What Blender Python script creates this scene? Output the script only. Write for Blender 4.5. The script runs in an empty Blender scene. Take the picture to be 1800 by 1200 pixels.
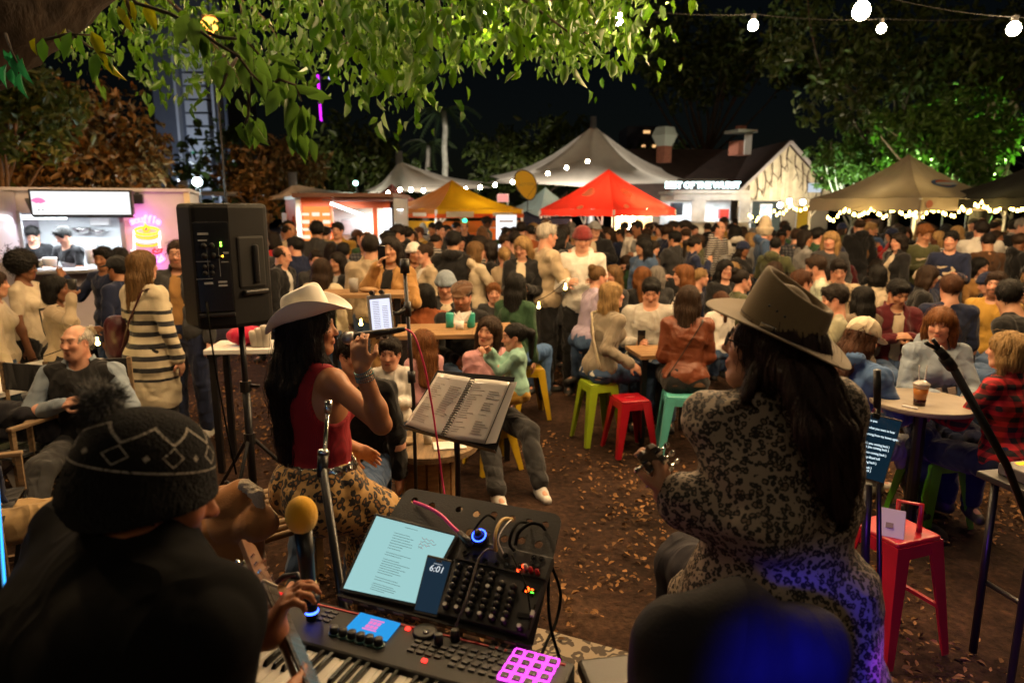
import bpy, bmesh, math, random
import numpy as np
from mathutils import Vector, Matrix, Euler
from mathutils.bvhtree import BVHTree
rad, cos, sin, MT, MR, Vc = math.radians, math.cos, math.sin, Matrix.Translation, Matrix.Rotation, Vector
random.seed(11)
RNG = np.random.default_rng(11)
SC = bpy.context.scene
COL = SC.collection
PI = math.pi
# ---------------------------------------------------------------- camera
CAMZ = 2.0
PITCH = rad(10.9)
cam_d = bpy.data.cameras.new('camera')
cam = bpy.data.objects.new('camera', cam_d)
COL.objects.link(cam)
cam.location = (0, 0, CAMZ)
cam.rotation_euler = (PI / 2 - PITCH, 0, 0)
cam_d.sensor_width = 36
cam_d.lens = 24
cam_d.clip_start = 0.05
cam_d.clip_end = 2000
cam_d.dof.use_dof = True
cam_d.dof.focus_distance = 2.7
cam_d.dof.aperture_fstop = 2.4
cam_d.dof.aperture_blades = 9
SC.camera = cam
# ---------------------------------------------------------------- world, night sky
W = bpy.data.worlds.new('World')
SC.world = W
W.use_nodes = True
wn = W.node_tree
wn.nodes.clear()
wo = wn.nodes.new('ShaderNodeOutputWorld')
wb = wn.nodes.new('ShaderNodeBackground')
wsky = wn.nodes.new('ShaderNodeTexSky')
wsky.sky_type = 'NISHITA'
wsky.sun_disc = False
wsky.sun_elevation = rad(12)
wsky.sun_rotation = rad(200)
wb.inputs['Strength'].default_value = 0.00045
wn.links.new(wsky.outputs[0], wb.inputs['Color'])
wn.links.new(wb.outputs[0], wo.inputs['Surface'])
sun_d = bpy.data.lights.new('moon', 'SUN')
sun_d.energy = 0.004
sun_d.angle = rad(0.5)
sun_d.color = (1, .95, .88)
sun = bpy.data.objects.new('moon', sun_d)
COL.objects.link(sun)
sun.rotation_euler = (rad(78), 0, rad(160))
vs = SC.view_settings
SC.display_settings.display_device = 'sRGB'
vs.view_transform = 'Standard'
vs.look = 'None'
vs.gamma = 1
vs.use_curve_mapping = False
vs.exposure = 0.42
SC.render.engine = 'CYCLES'
cy = SC.cycles
cy.use_denoising = True
cy.max_bounces = 5
cy.diffuse_bounces = 2
cy.glossy_bounces = 2
cy.transmission_bounces = 4
cy.transparent_max_bounces = 6
cy.caustics_reflective = False
cy.caustics_refractive = False
cy.sample_clamp_indirect = 4
# ================================================================ helpers
_c, _s = cos(PITCH), sin(PITCH)
def ray(px, py):                      # viewing direction through a pixel of the 1800 x 1200 photograph
 u = (px - 900) / 1200; v = (600 - py) / 1200
 return Vc((u, _c + v * _s, -_s + v * _c))
EYE = Vc((0, 0, CAMZ))
def P(px, py, Y):                     # the point at world depth Y
 r = ray(px, py); return EYE + r * (Y / r.y)
def G(px, py, z=0.0):                 # the point at height z
 r = ray(px, py); return EYE + r * ((z - CAMZ) / r.z)
def RP(px, py, pt, n):                # the point on a plane
 r = ray(px, py); n = Vc(n); return EYE + r * ((Vc(pt) - EYE).dot(n) / r.dot(n))
def tagit(o, label=None, cat=None, group=None, kind=None):
 if label: o['label'] = label
 if cat: o['category'] = cat
 if group: o['group'] = group
 if kind: o['kind'] = kind
 return o
def thing(name, label, cat, loc=(0, 0, 0), rotz=0.0, group=None, M4=None):
 o = bpy.data.objects.new(name, None)
 COL.objects.link(o)
 o.empty_display_size = .1
 if M4 is not None: o.matrix_world = M4
 else:
  o.location = loc; o.rotation_euler = (0, 0, rotz)
 return tagit(o, label, cat, group)
def link(name, me, parent=None, m=None, col=None, M4=None):
 o = bpy.data.objects.new(name, me)
 COL.objects.link(o)
 if parent is not None: o.parent = parent
 if M4 is not None: o.matrix_local = M4
 if m is not None and not me.materials: me.materials.append(m)
 if col is not None: o.color = (*col, 1)
 return o
def copy_thing(src, loc=None, rotz=None, label=None, group=None, scale=None):
 r = src.copy(); COL.objects.link(r)
 if loc is not None: r.location = loc
 if rotz is not None: r.rotation_euler = (0, 0, rotz)
 if scale is not None: r.scale = (scale,) * 3
 if label: r['label'] = label
 if group: r['group'] = group
 for ch in list(src.children):
  c = ch.copy(); COL.objects.link(c); c.parent = r
  for g in list(ch.children):
   d = g.copy(); COL.objects.link(d); d.parent = c
 return r
def frame_matrix(o, ex, ey, ez):
 return Matrix(((ex[0], ey[0], ez[0], o[0]), (ex[1], ey[1], ez[1], o[1]), (ex[2], ey[2], ez[2], o[2]), (0, 0, 0, 1)))
def look_matrix(a, b, up=Vc((0, 0, 1))):          # z axis from a to b
 z = (Vc(b) - Vc(a)).normalized()
 x = Vc(up).cross(z)
 if x.length < 1e-4: x = Vc((1, 0, 0))
 x.normalize(); y = z.cross(x)
 return frame_matrix(a, x, y, z)
class MB:
 def __init__(s): s.v = []; s.f = []
 def add(s, vs_, fs):
  o = len(s.v); s.v.extend([tuple(v) for v in vs_]); s.f.extend([tuple(i + o for i in f) for f in fs]); return s
 def box(s, c, size, R=None):
  hx, hy, hz = size[0] / 2, size[1] / 2, size[2] / 2
  vv = [Vc((x, y, z)) for x in (-hx, hx) for y in (-hy, hy) for z in (-hz, hz)]
  c = Vc(c)
  vv = [(R @ v if R is not None else v) + c for v in vv]
  return s.add(vv, [(0, 1, 3, 2), (4, 6, 7, 5), (0, 4, 5, 1), (2, 3, 7, 6), (0, 2, 6, 4), (1, 5, 7, 3)])
 def bar(s, a, b, w, h=None, up=Vc((0, 0, 1))):
  a = Vc(a); b = Vc(b); h = h or w
  M = look_matrix(a, b, up)
  L = (b - a).length
  vv = [M @ Vc((x, y, z)) for x in (-w / 2, w / 2) for y in (-h / 2, h / 2) for z in (0, L)]
  return s.add(vv, [(0, 1, 3, 2), (4, 6, 7, 5), (0, 4, 5, 1), (2, 3, 7, 6), (0, 2, 6, 4), (1, 5, 7, 3)])
 def tube(s, pts, r, n=8, caps=True):
  pts = [Vc(p) for p in pts]; m = len(pts)
  rs = r if isinstance(r, (list, tuple)) else [r] * m
  t0 = (pts[1] - pts[0]).normalized()
  x = t0.orthogonal().normalized(); vv = []; ff = []
  for i, p in enumerate(pts):
   t = (pts[min(i + 1, m - 1)] - pts[max(i - 1, 0)])
   if t.length < 1e-9: t = t0
   t.normalize()
   x = (x - t * x.dot(t))
   x = x.normalized() if x.length > 1e-6 else t.orthogonal().normalized()
   y = t.cross(x)
   for k in range(n):
    a = 2 * PI * k / n
    vv.append(p + (x * cos(a) + y * sin(a)) * rs[i])
  for i in range(m - 1):
   for k in range(n):
    k2 = (k + 1) % n
    ff.append((i * n + k, i * n + k2, (i + 1) * n + k2, (i + 1) * n + k))
  if caps:
   ff.append(tuple(range(n - 1, -1, -1))); ff.append(tuple(range((m - 1) * n, m * n)))
  return s.add(vv, ff)
 def lathe(s, prof, n=24, M=None):
  vv = []; ff = []; m = len(prof)
  for (r, z) in prof:
   for k in range(n):
    a = 2 * PI * k / n
    v = Vc((r * cos(a), r * sin(a), z)); vv.append(M @ v if M is not None else v)
  for i in range(m - 1):
   for k in range(n):
    k2 = (k + 1) % n
    ff.append((i * n + k, i * n + k2, (i + 1) * n + k2, (i + 1) * n + k))
  ff.append(tuple(range(n - 1, -1, -1))); ff.append(tuple(range((m - 1) * n, m * n)))
  return s.add(vv, ff)
 def prism(s, poly, z0, z1, M=None):
  n = len(poly)
  vv = [Vc((x, y, z0)) for x, y in poly] + [Vc((x, y, z1)) for x, y in poly]
  if M is not None: vv = [M @ v for v in vv]
  ff = [tuple(range(n - 1, -1, -1)), tuple(range(n, 2 * n))] + [(i, (i + 1) % n, n + (i + 1) % n, n + i) for i in range(n)]
  return s.add(vv, ff)
 def ball(s, c, r, n=12, m=8, sc=(1, 1, 1)):
  c = Vc(c); vv = []; ff = []
  for i in range(m + 1):
   th = PI * i / m
   for k in range(n):
    a = 2 * PI * k / n
    vv.append(c + Vc((r * sc[0] * sin(th) * cos(a), r * sc[1] * sin(th) * sin(a), r * sc[2] * cos(th))))
  for i in range(m):
   for k in range(n):
    k2 = (k + 1) % n
    ff.append((i * n + k, (i + 1) * n + k, (i + 1) * n + k2, i * n + k2))
  return s.add(vv, ff)
 def mesh(s, name, smooth=False):
  me = bpy.data.meshes.new(name)
  me.from_pydata(s.v, [], s.f)
  if smooth: me.polygons.foreach_set('use_smooth', [True] * len(me.polygons))
  me.update()
  return me
 def build(s, name, m=None, parent=None, smooth=False, bev=0, col=None, M4=None, sub=0, solid=0):
  o = link(name, s.mesh(name, smooth), parent, m, col, M4)
  if solid:
   md = o.modifiers.new('t', 'SOLIDIFY'); md.thickness = solid; md.offset = 0
  if bev:
   md = o.modifiers.new('b', 'BEVEL'); md.width = bev; md.segments = 2; md.limit_method = 'ANGLE'
  if sub:
   md = o.modifiers.new('s', 'SUBSURF'); md.levels = sub; md.render_levels = sub
  return o
def np_mesh(name, V, Q, smooth=True, tint=None):
 me = bpy.data.meshes.new(name)
 V = np.ascontiguousarray(V, np.float32); Q = np.ascontiguousarray(Q, np.int32)
 n, k = Q.shape
 me.vertices.add(len(V)); me.vertices.foreach_set('co', V.ravel())
 me.loops.add(n * k); me.loops.foreach_set('vertex_index', Q.ravel())
 me.polygons.add(n); me.polygons.foreach_set('loop_start', np.arange(0, n * k, k, dtype=np.int32))
 me.polygons.foreach_set('use_smooth', np.full(n, smooth, dtype=bool))
 me.update(calc_edges=True)
 if tint is not None:
  at = me.attributes.new('tint', 'FLOAT_COLOR', 'POINT')
  c = np.ones((len(V), 4), np.float32); c[:, :3] = tint
  at.data.foreach_set('color', c.ravel())
 return me
def text_obj(name, txt, size, m, parent=None, M4=None, ext=.001, align='CENTER', spacing=1.0, bold=0):
 cu = bpy.data.curves.new(name, 'FONT')
 cu.body = txt; cu.size = size; cu.extrude = ext; cu.align_x = align; cu.align_y = 'CENTER'; cu.resolution_u = 2
 cu.space_character = spacing; cu.offset = bold
 cu.materials.append(m)
 t = bpy.data.objects.new('lettering_curve', cu)
 me = bpy.data.meshes.new_from_object(t)
 bpy.data.objects.remove(t)
 return link(name, me, parent, m, None, M4)
# ---------------------------------------------------------------- materials
def mat(name, col=(.5, .5, .5), rough=.6, metal=0, emit=None, estr=0, bump=0, bscale=60, var=0.0, vscale=8, objcol=False, tint=False,
  spec=.5, sheen=0, trans=0.0, coat=0, stretch=(1, 1, 1), pattern=None, sss=0, wr=0):
 m = bpy.data.materials.new(name); m.use_nodes = True
 nt = m.node_tree; N = nt.nodes; L = nt.links
 b = N['Principled BSDF']; out = N['Material Output']
 b.inputs['Roughness'].default_value = rough
 b.inputs['Metallic'].default_value = metal
 b.inputs['Specular IOR Level'].default_value = spec
 b.inputs['Sheen Weight'].default_value = sheen
 b.inputs['Coat Weight'].default_value = coat
 if sss:
  b.inputs['Subsurface Weight'].default_value = sss
  b.inputs['Subsurface Radius'].default_value = (.012, .004, .002)
 if objcol:
  oi = N.new('ShaderNodeObjectInfo'); c = oi.outputs['Color']
 else:
  rg = N.new('ShaderNodeRGB'); rg.outputs[0].default_value = (*col, 1); c = rg.outputs[0]
 tc = N.new('ShaderNodeTexCoord')
 mp = N.new('ShaderNodeMapping'); mp.inputs['Scale'].default_value = stretch
 L.new(tc.outputs['Object'], mp.inputs[0]); co = mp.outputs[0]
 if pattern: c = pattern(nt, co, c)
 def mul(a, bb):
  x = N.new('ShaderNodeMix'); x.data_type = 'RGBA'; x.blend_type = 'MULTIPLY'; x.inputs[0].default_value = 1
  L.new(a, x.inputs[6]); L.new(bb, x.inputs[7]); return x.outputs[2]
 if tint:
  at = N.new('ShaderNodeAttribute'); at.attribute_name = 'tint'
  c = mul(c, at.outputs['Color'])
 if var:
  nz = N.new('ShaderNodeTexNoise'); nz.inputs['Scale'].default_value = vscale; nz.inputs['Detail'].default_value = 5
  L.new(co, nz.inputs['Vector'])
  mr = N.new('ShaderNodeMapRange'); mr.inputs['From Min'].default_value = .3; mr.inputs['From Max'].default_value = .7
  mr.inputs['To Min'].default_value = 1 - var; mr.inputs['To Max'].default_value = 1 + var * .6
  L.new(nz.outputs['Fac'], mr.inputs['Value'])
  c = mul(c, mr.outputs['Result'])
 L.new(c, b.inputs['Base Color'])
 if emit is not None:
  b.inputs['Emission Color'].default_value = (*emit, 1); b.inputs['Emission Strength'].default_value = estr
 if bump:
  nb = N.new('ShaderNodeTexNoise'); nb.inputs['Scale'].default_value = bscale; nb.inputs['Detail'].default_value = 3
  L.new(co, nb.inputs['Vector'])
  bp = N.new('ShaderNodeBump'); bp.inputs['Strength'].default_value = bump; bp.inputs['Distance'].default_value = .01
  L.new(nb.outputs['Fac'], bp.inputs['Height']); L.new(bp.outputs[0], b.inputs['Normal'])
 if wr:
  nw = N.new('ShaderNodeTexNoise'); nw.inputs['Scale'].default_value = 6; nw.inputs['Detail'].default_value = 1.5; nw.inputs['Distortion'].default_value = .7
  m2 = N.new('ShaderNodeMapping'); m2.inputs['Scale'].default_value = (1, 1, .55); L.new(tc.outputs['Object'], m2.inputs[0]); L.new(m2.outputs[0], nw.inputs['Vector'])
  rd = mathn(nt, 'ABSOLUTE', mathn(nt, 'SUBTRACT', nw.outputs['Fac'], .5))
  b2 = N.new('ShaderNodeBump'); b2.inputs['Strength'].default_value = wr; b2.inputs['Distance'].default_value = .09; b2.invert = True
  L.new(rd, b2.inputs['Height'])
  if bump: L.new(bp.outputs[0], b2.inputs['Normal'])
  L.new(b2.outputs[0], b.inputs['Normal'])
 if trans:
  tr = N.new('ShaderNodeBsdfTranslucent'); L.new(c, tr.inputs['Color'])
  mx = N.new('ShaderNodeMixShader'); mx.inputs[0].default_value = trans
  L.new(b.outputs[0], mx.inputs[1]); L.new(tr.outputs[0], mx.inputs[2]); L.new(mx.outputs[0], out.inputs['Surface'])
 return m
def ramp(nt, fac, stops, interp='LINEAR'):
 r = nt.nodes.new('ShaderNodeValToRGB'); r.color_ramp.interpolation = interp
 e = r.color_ramp.elements
 while len(e) < len(stops): e.new(.5)
 for el, (p, c) in zip(e, stops): el.position = p; el.color = (*c, 1)
 nt.links.new(fac, r.inputs[0]); return r.outputs[0]
def mathn(nt, op, a, b=0.0, c=None):
 n = nt.nodes.new('ShaderNodeMath'); n.operation = op
 for i, x in enumerate((a, b, c)):
  if x is None: continue
  if isinstance(x, (int, float)): n.inputs[i].default_value = x
  else: nt.links.new(x, n.inputs[i])
 return n.outputs[0]
def mixc(nt, f, a, b):
 x = nt.nodes.new('ShaderNodeMix'); x.data_type = 'RGBA'
 for i, q in ((0, f), (6, a), (7, b)):
  if isinstance(q, tuple): x.inputs[i].default_value = (*q, 1)
  elif isinstance(q, (int, float)): x.inputs[i].default_value = q
  else: nt.links.new(q, x.inputs[i])
 return x.outputs[2]
def pat_leopard(base, mid, dark, scale):
 def f(nt, co, c):
  nz = nt.nodes.new('ShaderNodeTexNoise'); nz.inputs['Scale'].default_value = scale * .9; nz.inputs['Detail'].default_value = 2
  nt.links.new(co, nz.inputs['Vector'])
  ad = nt.nodes.new('ShaderNodeVectorMath'); ad.operation = 'MULTIPLY_ADD'
  nt.links.new(nz.outputs['Color'], ad.inputs[0]); ad.inputs[1].default_value = (.9 / scale,) * 3; nt.links.new(co, ad.inputs[2])
  vo = nt.nodes.new('ShaderNodeTexVoronoi'); vo.inputs['Scale'].default_value = scale; vo.inputs['Randomness'].default_value = .9
  nt.links.new(ad.outputs[0], vo.inputs['Vector'])
  n2 = nt.nodes.new('ShaderNodeTexNoise'); n2.inputs['Scale'].default_value = scale * 1.7; n2.inputs['Detail'].default_value = 1
  nt.links.new(co, n2.inputs['Vector'])
  d = mathn(nt, 'MULTIPLY_ADD', n2.outputs['Fac'], .5, mathn(nt, 'ADD', vo.outputs['Distance'], -.25))
  return ramp(nt, d, [(0, mid), (.22, mid), (.27, dark), (.50, dark), (.55, base)], 'LINEAR')
 return f
def pat_stripes(a, b, period, duty, z0, z1):
 def f(nt, co, c):
  sp = nt.nodes.new('ShaderNodeSeparateXYZ'); nt.links.new(co, sp.inputs[0]); z = sp.outputs[2]
  fr = mathn(nt, 'FRACT', mathn(nt, 'DIVIDE', z, period))
  s = mathn(nt, 'LESS_THAN', fr, duty)
  inside = mathn(nt, 'MULTIPLY', mathn(nt, 'GREATER_THAN', z, z0), mathn(nt, 'LESS_THAN', z, z1))
  return mixc(nt, mathn(nt, 'MULTIPLY', s, inside), a, b)
 return f
def pat_plaid(a, b, period):
 def f(nt, co, c):
  sp = nt.nodes.new('ShaderNodeSeparateXYZ'); nt.links.new(co, sp.inputs[0])
  sx = mathn(nt, 'LESS_THAN', mathn(nt, 'FRACT', mathn(nt, 'DIVIDE', mathn(nt, 'ADD', sp.outputs[0], mathn(nt, 'MULTIPLY', sp.outputs[1], .6)), period)), .5)
  sz = mathn(nt, 'LESS_THAN', mathn(nt, 'FRACT', mathn(nt, 'DIVIDE', sp.outputs[2], period)), .5)
  t = mathn(nt, 'MULTIPLY', mathn(nt, 'ADD', sx, sz), .5)
  return ramp(nt, t, [(0, a), (.5, tuple(x * .42 + y * .3 for x, y in zip(a, b))), (1, b)])
 return f
def pat_ribs(depth, scale, axis=0):
 def f(nt, co, c):
  w = nt.nodes.new('ShaderNodeTexWave'); w.inputs['Scale'].default_value = scale; w.bands_direction = 'XYZ'[axis]
  nt.links.new(co, w.inputs['Vector'])
  mr = nt.nodes.new('ShaderNodeMapRange'); mr.inputs['To Min'].default_value = 1 - depth; nt.links.new(w.outputs['Fac'], mr.inputs['Value'])
  x = nt.nodes.new('ShaderNodeMix'); x.data_type = 'RGBA'; x.blend_type = 'MULTIPLY'; x.inputs[0].default_value = 1
  nt.links.new(c, x.inputs[6]); nt.links.new(mr.outputs[0], x.inputs[7]); return x.outputs[2]
 return f
M = {}
M['skin'] = mat('skin', rough=.48, objcol=True, tint=True, var=.08, vscale=25, bump=.06, bscale=220, spec=.4, sss=.06)
M['cloth'] = mat('cloth', rough=.86, objcol=True, var=.16, vscale=7, bump=.22, bscale=260, spec=.2, sheen=.15, wr=.7)
M['knit'] = mat('knit', rough=.92, objcol=True, var=.14, vscale=9, bump=.5, bscale=140, spec=.15, sheen=.2, wr=.4)
M['leather'] = mat('leather', rough=.42, objcol=True, var=.25, vscale=10, bump=.3, bscale=90, spec=.45, wr=.6)
M['denim'] = mat('denim', rough=.85, objcol=True, var=.3, vscale=5, bump=.3, bscale=320, spec=.2, wr=.6)
M['hair'] = mat('hair', rough=.55, objcol=True, var=.45, vscale=60, stretch=(1, 1, .12), bump=.7, bscale=170, spec=.25)
M['shoe'] = mat('shoe', rough=.6, objcol=True, var=.12, bump=.1)
M['black'] = mat('black_plastic', (.012, .012, .013), rough=.42, var=.2, bump=.05, bscale=200)
M['blackmetal'] = mat('black_metal', (.012, .012, .014), rough=.35, metal=.3, spec=.6)
M['chrome'] = mat('chrome', (.65, .63, .6), rough=.18, metal=1)
M['steel'] = mat('steel', (.42, .42, .43), rough=.4, metal=.8, var=.15)
M['white'] = mat('white_paint', (.75, .74, .72), rough=.5, var=.08)
M['paint'] = mat('paint', rough=.42, objcol=True, var=.15, vscale=6, spec=.5, bump=.04, bscale=40)
M['gloss'] = mat('gloss_paint', rough=.28, objcol=True, var=.12, vscale=9, spec=.5)
M['wood'] = mat('wood', (.30, .17, .07), rough=.6, var=.35, vscale=6, stretch=(1, 8, 8), bump=.15, bscale=30)
M['oldwood'] = mat('old_wood', (.23, .15, .08), rough=.75, var=.45, vscale=5, stretch=(8, 1, 8), bump=.3, bscale=25)
M['canvas'] = mat('canvas', rough=.8, objcol=True, var=.12, vscale=2, trans=.35, bump=.1, bscale=12)
M['brick'] = mat('brick', (.26, .1, .065), rough=.85, var=.3, vscale=12, bump=.3)
M['roof'] = mat('roof', (.05, .03, .026), rough=.8, var=.3, vscale=3)
M['glass'] = mat('dark_glass', (.01, .01, .012), rough=.08, spec=.7)
def emi(name, col, s):
 m = bpy.data.materials.new(name); m.use_nodes = True
 nt = m.node_tree; nt.nodes.remove(nt.nodes['Principled BSDF'])
 e = nt.nodes.new('ShaderNodeEmission'); e.inputs[0].default_value = (*col, 1); e.inputs[1].default_value = s
 nt.links.new(e.outputs[0], nt.nodes['Material Output'].inputs['Surface']); return m
# ---------------------------------------------------------------- distance field modelling
def v3(x): return np.array((x[0], x[1], x[2]), np.float32)
def wobble(X, Y, Z, f, seed=0):
 r = np.random.default_rng(seed); o = 0
 for i in range(4):
  d = r.normal(size=3); d /= np.linalg.norm(d); fr = f * (1 + .45 * i)
  o = o + np.sin((X * d[0] + Y * d[1] + Z * d[2]) * fr + r.uniform(0, 6.3) + 1.3 * np.sin((X * d[1] - Z * d[0] + Y * d[2]) * fr * .6)) / (1 + .35 * i)
 return o / 2.4
class Sdf:
 def __init__(s, h): s.h = h; s.ops = []; s.disp = None
 def cone(s, a, b, ra, rb, k=.02, op='u'): s.ops.append(('c', op, k, v3(a), v3(b), ra, rb)); return s
 def ball(s, c, r, k=.02, op='u'): return s.ell(c, (r, r, r), None, k, op)
 def ell(s, c, r, R=None, k=.02, op='u'):
  s.ops.append(('e', op, k, v3(c), np.array(r, np.float32), None if R is None else np.array(R.to_3x3(), np.float32))); return s
 def rbox(s, c, half, R=None, rad=.01, k=.01, op='u'):
  s.ops.append(('b', op, k, v3(c), np.array(half, np.float32), None if R is None else np.array(R.to_3x3(), np.float32), rad)); return s
 def cut(s, n, d): s.ops.append(('p', 'cut', 0, v3(n), d)); return s          # keeps n.p < d
 def grid(s):
  lo = np.full(3, 1e9); hi = -lo
  for o in s.ops:
   if o[1] != 'u': continue
   if o[0] == 'c':
    r = max(o[5], o[6]); lo = np.minimum(lo, np.minimum(o[3], o[4]) - r); hi = np.maximum(hi, np.maximum(o[3], o[4]) + r)
   else:
    r = float(np.linalg.norm(o[4])) if o[5] is not None and o[0] == 'b' else float(max(o[4]))
    if o[0] == 'b': r += o[6]
    lo = np.minimum(lo, o[3] - r); hi = np.maximum(hi, o[3] + r)
  h = s.h; lo = lo - 3 * h - .012; hi = hi + 3 * h + .012
  n = np.ceil((hi - lo) / h).astype(int) + 1
  ax = [(lo[i] + h * np.arange(n[i])).astype(np.float32) for i in range(3)]
  g = np.full(n, .25, np.float32)
  for o in s.ops:
   kind, op, k = o[:3]
   if kind == 'p':
    d = ax[0][:, None, None] * o[3][0] + ax[1][None, :, None] * o[3][1] + ax[2][None, None, :] * o[3][2] - o[4]
    np.maximum(g, d, out=g); continue
   if kind == 'c': r = max(o[5], o[6]); a = np.minimum(o[3], o[4]) - r; b = np.maximum(o[3], o[4]) + r
   else:
    r = float(np.linalg.norm(o[4])) if kind == 'b' else float(max(o[4]))
    if kind == 'b': r += o[6]
    a = o[3] - r; b = o[3] + r
   mg = k + 2.5 * h
   i0 = np.clip(np.floor((a - mg - lo) / h).astype(int), 0, n); i1 = np.clip(np.ceil((b + mg - lo) / h).astype(int) + 1, 0, n)
   if (i1 <= i0).any(): continue
   sl = tuple(slice(i0[q], i1[q]) for q in range(3))
   X = ax[0][sl[0]][:, None, None]; Y = ax[1][sl[1]][None, :, None]; Z = ax[2][sl[2]][None, None, :]
   if kind == 'c':
    d = o[4] - o[3]; L = float(d @ d) + 1e-12
    px, py, pz = X - o[3][0], Y - o[3][1], Z - o[3][2]
    t = np.clip((px * d[0] + py * d[1] + pz * d[2]) / L, 0, 1)
    D = np.sqrt((px - t * d[0]) ** 2 + (py - t * d[1]) ** 2 + (pz - t * d[2]) ** 2) - (o[5] + t * (o[6] - o[5]))
   else:
    px, py, pz = X - o[3][0], Y - o[3][1], Z - o[3][2]
    R = o[5]
    if R is not None:
     px, py, pz = (R[0, 0] * px + R[1, 0] * py + R[2, 0] * pz, R[0, 1] * px + R[1, 1] * py + R[2, 1] * pz, R[0, 2] * px + R[1, 2] * py + R[2, 2] * pz)
    r = o[4]
    if kind == 'e':
     k0 = np.sqrt((px / r[0]) ** 2 + (py / r[1]) ** 2 + (pz / r[2]) ** 2)
     k1 = np.sqrt((px / r[0] ** 2) ** 2 + (py / r[1] ** 2) ** 2 + (pz / r[2] ** 2) ** 2) + 1e-6
     D = k0 * (k0 - 1) / k1
    else:
     qx, qy, qz = np.abs(px) - r[0] + o[6], np.abs(py) - r[1] + o[6], np.abs(pz) - r[2] + o[6]
     D = np.sqrt(np.maximum(qx, 0) ** 2 + np.maximum(qy, 0) ** 2 + np.maximum(qz, 0) ** 2) + np.minimum(np.maximum(qx, np.maximum(qy, qz)), 0) - o[6]
   gg = g[sl]
   if op == 'u':
    w = np.maximum(k - np.abs(gg - D), 0) / k
    g[sl] = np.minimum(gg, D) - w * w * k * .25
   elif op == 's':
    w = np.maximum(k - np.abs(gg + D), 0) / k
    g[sl] = np.maximum(gg, -D) + w * w * k * .25
   elif op == 'i':
    g[sl] = np.maximum(gg, D)
  if s.disp is not None:
   X, Y, Z = ax[0][:, None, None], ax[1][None, :, None], ax[2][None, None, :]
   near = np.abs(g) < .05
   ii = np.nonzero(near)
   g[near] += s.disp(ax[0][ii[0]], ax[1][ii[1]], ax[2][ii[2]]).astype(np.float32)
  return g, lo, h
 def raw(s):
  g, lo, h = s.grid()
  ins = g < 0
  c = np.zeros(tuple(d - 1 for d in g.shape), np.int8)
  for dx in (0, 1):
   for dy in (0, 1):
    for dz in (0, 1):
     c += ins[dx:dx + c.shape[0], dy:dy + c.shape[1], dz:dz + c.shape[2]]
  act = (c > 0) & (c < 8)
  ci = np.argwhere(act); n = len(ci)
  idx = np.full(c.shape, -1, np.int32); idx[act] = np.arange(n)
  pos = np.zeros((n, 3), np.float32); cnt = np.zeros(n, np.float32)
  cr = [np.array(x) for x in ((0, 0, 0), (1, 0, 0), (0, 1, 0), (1, 1, 0), (0, 0, 1), (1, 0, 1), (0, 1, 1), (1, 1, 1))]
  val = [g[ci[:, 0] + q[0], ci[:, 1] + q[1], ci[:, 2] + q[2]] for q in cr]
  for a, b in ((0, 1), (2, 3), (4, 5), (6, 7), (0, 2), (1, 3), (4, 6), (5, 7), (0, 4), (1, 5), (2, 6), (3, 7)):
   va, vb = val[a], val[b]; m = (va < 0) != (vb < 0)
   t = np.where(m, va / np.where(m, va - vb, 1), 0)
   pos += np.where(m[:, None], cr[a] + t[:, None] * (cr[b] - cr[a]), 0); cnt += m
  V = lo + h * (ci + pos / cnt[:, None])
  Q = []
  s1 = ins[:-1, 1:-1, 1:-1] != ins[1:, 1:-1, 1:-1]; e = np.argwhere(s1) + (0, 1, 1)
  fl = ins[e[:, 0], e[:, 1], e[:, 2]]
  q = np.stack([idx[e[:, 0], e[:, 1] - 1, e[:, 2] - 1], idx[e[:, 0], e[:, 1], e[:, 2] - 1], idx[e[:, 0], e[:, 1], e[:, 2]], idx[e[:, 0], e[:, 1] - 1, e[:, 2]]], 1)
  q[~fl] = q[~fl][:, ::-1]; Q.append(q)
  s1 = ins[1:-1, :-1, 1:-1] != ins[1:-1, 1:, 1:-1]; e = np.argwhere(s1) + (1, 0, 1)
  fl = ins[e[:, 0], e[:, 1], e[:, 2]]
  q = np.stack([idx[e[:, 0] - 1, e[:, 1], e[:, 2] - 1], idx[e[:, 0] - 1, e[:, 1], e[:, 2]], idx[e[:, 0], e[:, 1], e[:, 2]], idx[e[:, 0], e[:, 1], e[:, 2] - 1]], 1)
  q[~fl] = q[~fl][:, ::-1]; Q.append(q)
  s1 = ins[1:-1, 1:-1, :-1] != ins[1:-1, 1:-1, 1:]; e = np.argwhere(s1) + (1, 1, 0)
  fl = ins[e[:, 0], e[:, 1], e[:, 2]]
  q = np.stack([idx[e[:, 0] - 1, e[:, 1] - 1, e[:, 2]], idx[e[:, 0], e[:, 1] - 1, e[:, 2]], idx[e[:, 0], e[:, 1], e[:, 2]], idx[e[:, 0] - 1, e[:, 1], e[:, 2]]], 1)
  q[~fl] = q[~fl][:, ::-1]; Q.append(q)
  Q = np.concatenate(Q)
  # one smoothing pass
  acc = np.zeros_like(V); w = np.zeros(len(V))
  for a, b in ((0, 1), (1, 2), (2, 3), (3, 0)):
   np.add.at(acc, Q[:, a], V[Q[:, b]]); np.add.at(w, Q[:, a], 1)
  V = V * .6 + acc / np.maximum(w, 1)[:, None] * .4
  return V, Q
 def mesh(s, name, tint=None):
  V, Q = s.raw()
  return np_mesh(name, V, Q, True, None if tint is None else tint(V))
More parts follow.
